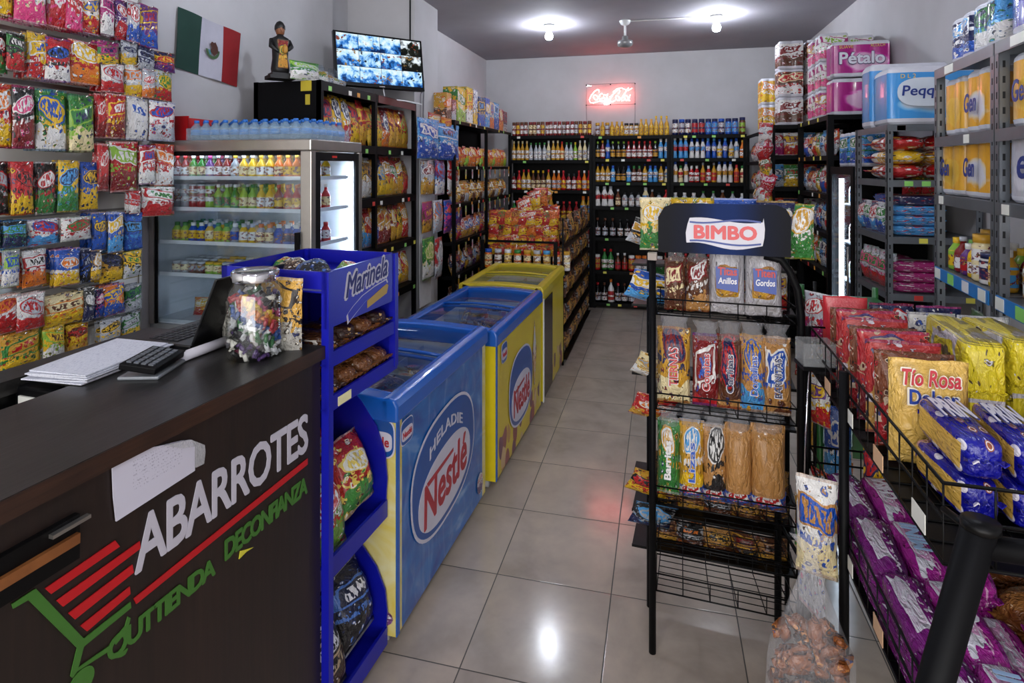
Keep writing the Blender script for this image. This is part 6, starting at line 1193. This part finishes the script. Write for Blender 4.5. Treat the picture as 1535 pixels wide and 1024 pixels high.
# snack bags on the far side of the stand
for k, (x, y, z, w_, h_, c, rz) in enumerate(((.005, .06, 1.40, .11, .19, ('cream', 'green', 'yellow', 'white'), .1), (.13, .08, 1.41, .15, .18, ('yellow', 'red', 'white', 'green'), 0), (.27, .08, 1.41, .15, .18, ('blue', 'navy', 'gold', 'white'), 0), (.40, .05, 1.41, .12, .175, ('navy', 'green', 'white', 'yellow'), 0), (.475, .06, 1.39, .09, .185, ('green', 'green', 'white', 'gold'), -.1))):
    put(bagm(w_, h_, .05, c, k), 'snack_bag', sw2(x, y, z), (0, 0, SA + rz), f'{desc(c)} snack bag standing behind the header sign, {nth(k + 1)} from the freezer side', 'snack bag', 'snack bags behind the header sign')
for k, (u, v, c, s_, tilt) in enumerate(((952, 350, ('black', 'silver', 'gold', 'white'), .17, .9), (955, 432, ('blue', 'lblue', 'yellow', 'white'), .2, .8), (956, 545, ('cream', 'white', 'gold', 'grey'), .16, 1.1), (956, 605, ('red', 'gold', 'orange', 'white'), .17, .8), (950, 718, ('gold', 'yellow', 'red', 'black'), .17, 1.0), (956, 765, ('black', 'navy', 'grey', 'lblue'), .17, .7))):
    p_ = aty(u, v, 2.36 if v < 700 else 2.33)
    put(bagm(s_, s_ * .62, .06, c, k), 'snack_bag', (p_.x + .04, p_.y, p_.z - .05), (.35, tilt * .35, .35), f'{desc(c)} snack bag poking out behind the bread stand, {nth(k + 1)} from the top', 'snack bag', 'snack bags behind the bread stand')
bk = thing('rear_wire_rack', 'black wire shelves of snack bags on the far side of the bread stand', 'wire rack', (SO.x, SO.y, 0), SA)
for z in (1.31, 1.15, .88, .73, .46, .34, .2):
    MB().box((-.1, .245, z), (SW + .02, .25, z + .01)).box((-.1, .245, z), (SW + .02, .40, z + .004)).build('wire_shelf', M_blackm, bk)
for x in (-.03, SW): MB().tube([(x, .34, 0), (x, .34, 1.35)], .009, 8).build('upright', M_black, bk)
ci = 0
for z in (1.154, .884, .464, .344, .204, 1.0 - .116):
    for i in range(5):
        ci += 1; c = MX[(ci * 3) % 7] if z > .5 else DK[ci % 4]
        if z == 1.0 - .116 : continue
        put(bagm(.11, .15 if z > .5 else .09, .06, c, ci % 3), 'snack_bag', sw2(.02 + .1 * i, .32, z + .001), (0, 0, SA + R.uniform(-.3, .3)), f'{desc(c)} bag inside the rear wire rack, {nth(i + 1)} across, tier {nth([1.154, .884, .464, .344, .204].index(z) + 1)}', 'snack bag', 'bags in the rear wire rack')
tr = thing('clear_tray', 'small clear plastic box resting on the end of the wire basket', 'tray', Vector((.475, 2.0, 1.09)), .1)
MB().box((-.055, -.04, 0), (.04, .04, .004)).box((-.055, -.04, 0), (.04, -.037, .07)).box((-.055, .037, 0), (.04, .04, .07)).box((-.055, -.04, 0), (-.052, .04, .07)).box((.037, -.04, 0), (.04, .04, .07)).build('tray_walls', film('tray_plastic', 1, .2, .15, (.75, .78, .8)), tr)
MB().box((-.057, -.044, -.012), (.044, .044, -.001)).build('tray_shelf', M_black, tr); MB().tube([(-.04, -.04, -.01), (-.05, -.04, -.2), (-.055, -.04, -.42)], .003, 5).build('hook_wire', M_chrome, tr)
# ================================================================ long cookie stand nearest the camera
Q0 = atz(1414, 724, 1.17); Q1 = atz(1215, 490, 1.17); QA = atan2(Q1.x - Q0.x, Q1.y - Q0.y); QL = (Q1 - Q0).length
cs_ = thing('cookie_display_stand', 'black tube stand with long wire baskets of cookies and tortillas nearest the camera', 'display stand', (Q0.x, Q0.y, 0), -QA)
qw = lambda x, y, z: Vector((Q0.x + cos(-QA) * x - sin(-QA) * y, Q0.y + sin(-QA) * x + cos(-QA) * y, z))
qi = lambda p: (cos(QA) * (p.x - Q0.x) - sin(QA) * (p.y - Q0.y), sin(QA) * (p.x - Q0.x) + cos(QA) * (p.y - Q0.y))
QW = .52
for z, hh in ((1.035, .135), (.66, .115)):
    wb = MB()
    for zz in (z, z + hh * .55, z + hh): wb.tube([(0, 0, zz), (QW, 0, zz), (QW, QL, zz), (0, QL, zz)], .0035, 6, closed=True)
    for k in range(16): y = QL * k / 15; wb.tube([(0, y, z + hh), (0, y, z), (QW, y, z), (QW, y, z + hh)], .002, 4)
    for k in range(1, 7): wb.tube([(QW * k / 7, 0, z + hh), (QW * k / 7, 0, z), (QW * k / 7, QL, z), (QW * k / 7, QL, z + hh)], .002, 4)
    bo_ = wb.build('wire_basket', M_blackm, cs_)
    MB().box((.004, .004, z - .006), (QW - .004, QL - .004, z - .002)).build('basket_floor', M_black, bo_)
    for k in range(5): MB().box((-.006, .06 + k * .22, z + .01), (-.004, .12 + k * .22, z + .045)).build('price_card', (M_wp, plain('peach_card', '#d8b08c', .5))[k % 2], bo_)
pt = aty(1470, 785, 1.06); pb = aty(1402, 1024, 1.06)
dirv = (pb - pt) / (pb.z - pt.z); pf = pt + dirv * (0 - pt.z)
pt_l = (qi(pt)[0], qi(pt)[1], pt.z); pf_l = (qi(pf)[0], qi(pf)[1], 0)
MB().tube([pf_l, pt_l], .0235, 16).build('leaning_leg', M_black, cs_); MB().tube([(pt_l[0], pt_l[1], pt_l[2] - .008), (pt_l[0], pt_l[1], pt_l[2] + .004)], .026, 16).build('end_cap', M_blackm, cs_)
MB().tube([(pt_l[0], pt_l[1], pt_l[2] - .035), (QW + .0, pt_l[1], pt_l[2] - .035)], .018, 12).build('cross_tube', M_black, cs_)
MB().tube([(pt_l[0] + .0, pt_l[1], pt_l[2] - .02), (.0, 0, pt_l[2] - .02)], .006, 8).build('basket_bracket', M_blackm, cs_)
for (x, y) in ((-.012, .55), (-.01, QL), (QW, QL), (QW, .55)): MB().tube([(x, y, 0), (x, y, 1.17)], .012, 10).build('upright', M_black, cs_)
MB().tube([(QW, pt_l[1], 0), (QW, pt_l[1], 1.2)], .014, 10).build('upright', M_black, cs_)
def slab(name, nl, nr, fl, ztop, h_, mat, label, cat, group=None, p=6.0, crimp=.012, wr=.05, seed=0, tilt=0):
    """soft pack whose top face has the given near-left, near-right and far-left corners"""
    a, b, c = atz(*nl, ztop), atz(*nr, ztop), atz(*fl, ztop); wv_ = (b - a).length; lv = (c - a).length
    ang = atan2((c - a).y, (c - a).x); cen = a + (b - a) / 2 + (c - a) / 2
    me = rbox_mesh('soft_pack', lv, wv_, h_, mat, p, 12, 24, seed, wr, crimp)
    o = link(name, me, None, (cen.x, cen.y, ztop - h_), (0, tilt, ang)); return tag(o, label, cat, group)
def cookie_mat(nm, c1, c2, c3, c4, seed, **kw): return pack(nm, c1, c2, c3, c4, seed, 'y', **kw)
g = G('blue_cookie_film'); gen = g.co('Generated'); sp = g.n('ShaderNodeSeparateXYZ', Vector=gen); u_, v_, w3 = sp.outputs
vo = g.n('ShaderNodeTexVoronoi', Vector=g.mp(gen, (3.2, 2.0, 1.6), (.3, .1, 0)), Scale=1.6)
dots = g.ma('LESS_THAN', vo.outputs['Distance'], .3); hue = g.n('ShaderNodeSeparateColor', Color=vo.outputs['Color']).outputs[0]
pc2 = g.ramp(hue, [(0, lin('#d8d0dc')), (.35, lin('#e2c070')), (.6, lin('#c07a98')), (.8, lin('#8a4a2c'))], True)
col = g.mix(dots, lin('#10128a'), pc2); ed_ = g.ma('LESS_THAN', g.ma('ABSOLUTE', g.ma('SUBTRACT', vo.outputs['Distance'], .2)), .03); col = g.mix(g.ma('MULTIPLY', ed_, .8), col, lin('#e8e4ea'))
side = g.ma('MULTIPLY', g.ma('GREATER_THAN', v_, .93), g.ma('LESS_THAN', g.ma('ABSOLUTE', g.ma('SUBTRACT', w3, .5)), .3)); side = g.ma('MULTIPLY', side, g.ma('GREATER_THAN', u_, .12))
col = g.mix(side, col, g.mix(g.ma('GREATER_THAN', g.noise(g.mp(gen, (26, 1, 10)), 1.2, 1), .68), lin('#dcb050'), lin('#7a5a2c')))
top_ = g.ma('MULTIPLY', g.ma('GREATER_THAN', w3, .8), g.ma('GREATER_THAN', u_, .85)); col = g.mix(top_, col, lin('#c890a8'))
g.set(col=col, rough=.2, coat=.5); g.bump(g.noise(gen, 7, 2, .5, .5), .35, .03); M_ck = g.m
M_wpr = plain('cookie_white', '#d4d2de', .35)
PKZ = .0855
def ck(nl, nr, fl, zt, lab, nm='blue_cookie_pack', t=True, seed=0):
    o = slab(nm, nl, nr, fl, zt, .078, M_ck, lab, 'cookie packet', 'blue cookie packets in the near basket', 5.5, .01, .08, seed)
    if t:
        me = o.data; lx = me.vertices and max(v.co.x for v in me.vertices); ly = max(v.co.y for v in me.vertices)
        text('PRIN', ly * 1.75, lx * .85, plain('cookie_navy', '#1a2a7c', .35), o, (lx * .15, ly * .05, PKZ), (-pi / 2, 0, pi / 2 + pi), .09, .0006, .1, 'navy_outline').rotation_euler = (-pi / 2, 0, -pi / 2)
        x = text('PRIN', ly * 1.6, lx * .75, M_wpr, o, (lx * .15, ly * .05, PKZ + .0012), (0, 0, 0), .05, .0006, .1, 'white_lettering'); x.rotation_euler = (-pi / 2, 0, -pi / 2)
        for c_ in list(o.children): c_.rotation_euler = (pi / 2 * 3, 0, -pi / 2)
    return o
ck((1444, 658), (1513, 666), (1370, 588), 1.205, 'upper blue cookie packet with yellow edge, in front of the cream tortilla pack', seed=1)
ck((1444, 720), (1508, 728), (1366, 650), 1.125, 'lower blue cookie packet directly under the yellow-edged upper one', t=False, seed=2)
ck((1526, 668), (1592, 676), (1449, 597), 1.205, 'upper blue cookie packet beside the first, cut by the photo edge', seed=3)
ck((1524, 735), (1590, 742), (1446, 658), 1.125, 'lower blue cookie packet cut by the photo edge', t=False, seed=4)
# upright tortilla packs
def tort(w_, h_, d_, mat, lab, group, loc, rz, txt=None, rx=0, nm='tortilla_pack'):
    o = link(nm, bag_mesh('tort', w_, h_, d_, mat, R.randrange(99), 10, 12, .03, .01, .05), None, loc, (rx, 0, rz)); tag(o, lab, 'tortilla pack', group); return o
M_tia = cookie_mat('cream_tortilla_film', '#dcb45c', '#d8b058', '#e0bc6c', '#d8ac50', 3, cover=.1, logo=(.5, .5, .01, .01))
zt_ = 1.04
tp_ = aty(1391, 690, 1.487)
t1 = tort(.155, .232, .055, M_tia, 'cream yellow tortilla pack with red lettering facing the camera', None, (.574, 1.487, zt_), -.02)
text('Tío Rosa', .118, .042, plain('tia_white', '#e4dccc', .35), t1, (-.004, -.0285, .200), (0, 0, 0), .06, .0008, .12, 'white_outline')
text('Tío Rosa', .112, .036, plain('tia_red', '#b8323c', .35), t1, (-.004, -.030, .200), (0, 0, 0), .025, .0008, .12, 'tio_rosa_lettering')
text('Dolser', .10, .040, plain('tia_white', '#e4dccc', .35), t1, (.0, -.0305, .158), (0, 0, 0), .05, .0008, 0, 'white_outline')
text('Dolser', .092, .033, plain('tia_navy', '#1e3c90', .35), t1, (.0, -.032, .158), (0, 0, 0), .03, .0008, 0, 'blue_lettering')
TR_ = [pack('red_tortilla_film', '#b8242c', '#7a1c24', '#c8b090', '#3a2a6a', 101, cover=.6), pack('brown_tortilla_film', '#7a4024', '#a82028', '#d0b8a0', '#503020', 102, cover=.55), pack('red_gold_film', '#b83030', '#c89850', '#d8d0d8', '#30306a', 103, cover=.5)]
for k in range(7):
    y = 1.56 + .075 * k; tort(.165, .225 + .006 * (k % 3), .06, TR_[(k + 1) % 3], f'red and brown tortilla pack, {nth(k + 1)} behind the cream one', 'tortilla packs behind the cream one', (.575 + .003 * k, y, zt_), R.uniform(-.05, .05), rx=R.uniform(-.03, .03))
M_red2 = softprint('red_white_film', '#c4303a', '#d8a8a8', '#d8d0cc', 14)
t2 = tort(.13, .225, .06, M_red2, 'red and white pack at the far end of the near basket', None, (.585, 2.13, zt_ + .01), -.05)
text('Tortiginas', .08, .02, plain('tia_navy', '#1e3c90', .35), t2, (.005, -.0305, .15), (0, 0, 0), .03, .0008, .1, 'blue_lettering')
for k, (x, y, c, lab) in enumerate(((.73, 2.16, ('navy', 'purple', 'white', 'red'), 'navy and purple'), (.86, 2.15, ('navy', 'blue', 'white', 'pink'), 'navy'), (.80, 2.05, ('white', 'silver', 'blue', 'navy'), 'white and blue'), (.93, 2.04, ('white', 'blue', 'silver', 'navy'), 'white'))):
    put(bagm(.13, .215, .07, c, k), 'tortilla_pack', (x, y, zt_), (0, 0, R.uniform(-.1, .1)), f'{lab} flour pack at the far end of the near basket', 'tortilla pack', 'packs at the far end of the near basket')
M_yl = pack('yellow_tostada_film', '#e0cc2c', '#d8c428', '#c8c4cc', '#5a4a2a', 7, 'z', .05, (.5, .5, .22, .38), 4, .35)
for k, (nl, nr, fl) in enumerate((((1445, 513), (1513, 522), (1384, 467)), ((1516, 507), (1582, 516), (1434, 469)))):
    o = slab('yellow_toast_pack', nl, nr, fl, 1.275, .23, M_yl, f'long bright yellow toast pack in the near basket, {("beside the red tortilla packs", "further from the aisle")[k]}', 'toast pack', 'yellow toast packs in the near basket', 12, .008, .05, k)
    for q in range(3): plate(oval(0, 0, .016, .03, 16, 3), plain('pale_print', '#b8b4bc', .4), o, 'printed_patch', (-max(v.co.x for v in o.data.vertices) * .965 + .008, -.0, .06 + .055 * q), (0, 0, -pi / 2))
put(pillow(.2, .12, .2, ('red', 'red', 'cream', 'white'), seed=3, p=5), 'toast_pack', (.90, 1.52, zt_), (0, 0, pi / 2), 'red pack beside the yellow toast packs at the photo edge', 'toast pack')
# lower basket: purple packs and bread
M_pu = pack('purple_cookie_film', '#a4208e', '#7c1a78', '#d8a0c8', '#e0dce8', 31, 'y', .2, (.5, .62, .28, .2), 4, .22, rough=.2); M_pu2 = pack('dark_purple_film', '#7a1878', '#4c1250', '#d8c8dc', '#e0dce8', 33, 'y', .3, (.5, .6, .25, .2), 5, .3, rough=.2)
pm_ = [rbox_mesh('purple_pack', .215, .082, .062, m, 5, 12, 20, i, .1, .012) for i, m in enumerate((M_pu, M_pu2))]
k = 0
for ci_, x in enumerate((.05, .135, .222)):
    for ri_, y in enumerate((.04, .265, .49, .715)):
        for l in range(2 if ci_ < 2 or ri_ > 1 else 1):
            k += 1
            o = put(pm_[1 if ci_ == 0 else 0], 'cookie_pack', qw(x, y, .661 + .062 * l), (0, -.05, -QA + pi / 2 + R.uniform(-.06, .06)), f'{("dark purple", "purple", "bright purple")[ci_]} cookie packet, {nth(ri_ + 1)} from the near end, {("lower", "upper")[l]} layer, low basket', 'cookie packet', 'purple cookie packets in the low basket')
            if l == 1 and ci_ > 0: text(('MINI', 'CHISA')[ri_ % 2], .10, .04, plain(('cookie_sky', 'cookie_white')[ri_ % 2], ('#9cb8dc', '#d4d2de')[ri_ % 2], .35), o, (0.02, 0, .0705), (pi / 2 * 3, 0, 0), .05, .0006, .1, 'pack_lettering')
M_bn = pack('bun_bag_brown', '#a8703c', '#8a5028', '#d8b890', '#b87848', 41, 'y', .5, (.3, .3, .1, .1), 4, .25, rough=.12); M_bn2 = pack('bun_bag_tan', '#c08c50', '#a87038', '#e0c8a0', '#c8a070', 42, 'y', .5, (.3, .3, .1, .1), 3, .25, rough=.12)
for k, (x, y, m, rr, lab) in enumerate(((.33, .60, M_bn, .3, 'brown sweet bread bag'), (.42, .40, M_bn, .0, 'brown glazed bread bag'), (.34, .40, M_bn, .4, 'brown bread bag in the middle'), (.30, .04, M_bn2, .2, 'tan bread bag at the near end'), (.43, .02, M_bn2, -.2, 'tan bread bag at the near corner'), (.44, .75, M_bn, 0, 'dark brown bread bag at the far end'))):
    put(rbox_mesh('bread_bag', .17, .13, .10, m, 2.8, 12, 20, k, .25, .015), 'bread_bag', qw(x, y, .662 if k != 4 else .72), (0, 0, rr), f'{lab} of the low basket', 'bread bag', 'bread bags in the low basket')
o = put(pm_[0], 'cookie_pack', qw(.33, .20, .70), (0, -.1, -QA + pi / 2 + .2), 'purple cookie packet with blue and white print between the bread bags', 'cookie packet'); o.scale = (1.0, 1.5, 1.3)
text('Suavel', .12, .035, plain('cookie_sky', '#9cb8dc', .35), o, (0.02, 0, .0705), (pi / 2 * 3, 0, 0), .05, .0006, .1, 'pack_lettering')
for k, (u, v, w_, h_, c) in enumerate(((1313, 800, .07, .26, ('yellow', 'yellow', 'red', 'navy')), (1352, 795, .07, .2, ('white', 'lgreen', 'purple', 'yellow')))):
    p_ = aty(u, v, 1.95); put(bagm(w_, h_, .03, c, k), 'snack_bag', (p_.x, 1.95, .664), (0, 0, 0), f'tall narrow {desc(c)} bag standing at the far end of the low basket', 'snack bag')
for k in range(3): put(bagm(.12, .12, .05, ('red', 'white', 'magenta', 'white'), k), 'snack_bag', qw(.3 + .08 * k, .95, .665), (-.3, 0, .2), f'red and white bag at the far end of the low basket, {nth(k + 1)} across', 'snack bag', 'red bags at the far end of the low basket')
# green rack, hanging bags, bag of pork rinds
gr_ = thing('green_wire_rack', 'narrow green painted rack of snack bags between the bread stand and cookie stand', 'wire rack', (.60, 2.42, 0))
M_gp = plain('green_paint', '#1f5c28', .35)
for x in (-.02, .26): 
    for y in (0, .3): MB().tube([(x, y, 0), (x, y, 1.2)], .012, 8).build('upright', M_gp, gr_)
for z in (.3, .65, 1.0, 1.15): MB().box((-.02, 0, z), (.26, .3, z + .01)).build('shelf', M_gp, gr_)
MB().box((.09, -.004, .62), (.26, .0, 1.1)).build('green_panel', M_gp, gr_)
for k, (x, y, z, w_, h_, c) in enumerate(((.63, 2.38, .56, .09, .26, ('blue', 'lblue', 'white', 'blue')), (.55, 2.44, .62, .06, .42, ('grey', 'gold', 'yellow', 'white')), (.52, 2.3, .95, .1, .12, ('green', 'red', 'white', 'gold')), (.53, 2.36, .3, .1, .2, ('gold', 'green', 'red', 'white')), (.66, 2.5, .31, .12, .25, ('orange', 'blue', 'white', 'gold')))):
    put(bagm(w_, h_, .04, c, k), 'snack_bag', (x, y, z), (0, 0, .1 * k - .2), f'{desc(c)} bag hanging at the green rack, {("blue strip", "tall strip", "near its top", "near its foot", "inside")[k]}', 'snack bag', 'bags at the green rack')
for z, c in ((1.1, 0), (.82, 1), (.5, 4)): put(bagm(.1, .17, .05, MX[c], c), 'snack_bag', (.52, 2.2, z), (0, 0, -.9), f'{desc(MX[c])} bag hooked beside the bread stand post, {({1.1: "highest", .82: "middle", .5: "lowest"})[z]}', 'snack bag', 'bags hooked beside the bread stand post')
put(bagm(.13, .36, .02, ('white', 'silver', 'blue', 'pink'), 2), 'printed_bag', sw2(SW + .02, -.06, .30), (0, 0, -1.15), 'white printed bag hanging edge-on at the bread stand post', 'printed bag')
put(bagm(.10, .26, .07, ('white', 'cream', 'blue', 'tan'), 5), 'printed_bag', (.40, 1.70, .62), (0, 0, -.3), 'white and blue bread bag hanging above the pork rinds', 'bread bag')
rt = thing('pork_rind_bag', 'large clear bag of brown pork rinds hanging beside the cookie stand', 'snack bag', (.345, 1.52, .33), .1)
bgm = bag_mesh('rindbag', .20, .50, .13, film('rind_film', 1, .13, .06, (.8, .8, .84)), 5, 14, 22, .04, .0, .2)
for v in bgm.vertices:
    q = max(0, (v.co.z - .22) / .28); f_ = 1 - .86 * min(1, q * 1.25) ** .8 + (.35 * max(0, q - .85) / .15); v.co.x *= f_; v.co.y *= f_
link('clear_bag', bgm, rt)
rm_ = MB(); rr = random.Random(3)
for k in range(130):
    a = (rr.uniform(-.08, .08), rr.uniform(-.045, .045), rr.uniform(.03, .29)); a = (a[0] * (1 - max(0, a[2] - .2) * 3), a[1], a[2]); s_ = rr.uniform(.018, .034)
    M_ = Matrix.Translation(a) @ Matrix.Rotation(rr.uniform(0, 6), 4, 'X') @ Matrix.Rotation(rr.uniform(0, 6), 4, 'Z')
    vs = [M_ @ Vector((s_ * cos(2 * pi * i / 6) * rr.uniform(.6, 1.2), s_ * .5 * sin(2 * pi * i / 6) * rr.uniform(.6, 1.2), s_ * .25 * z)) for z in (-1, 1) for i in range(6)]
    rm_.add(vs, [(5, 4, 3, 2, 1, 0), (6, 7, 8, 9, 10, 11)] + [(i, (i + 1) % 6, (i + 1) % 6 + 6, i + 6) for i in range(6)], 0, True)
o = rm_.build('pork_rinds', pack('fried_brown', '#8a4c20', '#5c2c10', '#b87838', '#3a1c0c', 9, 'z', .5, (.5, .5, .01, .01), 6, .4, .25), rt); o['kind'] = 'stuff'
hk = thing('hook_pole', 'thin black pole with hooks of small bags between bread stand and green rack', 'hook pole', (.52, 2.235, 0))
MB().tube([(0, 0, 0), (0, 0, 1.3)], .006, 6).build('pole', M_blackm, hk)
for z in (1.26, .98, .66): MB().tube([(0, 0, z), (0, -.05, z)], .003, 5).build('hook', M_chrome, hk)
MB().lathe([(.05, 0), (.05, .008), (.01, .014)], 16).build('base_disc', M_black, hk)
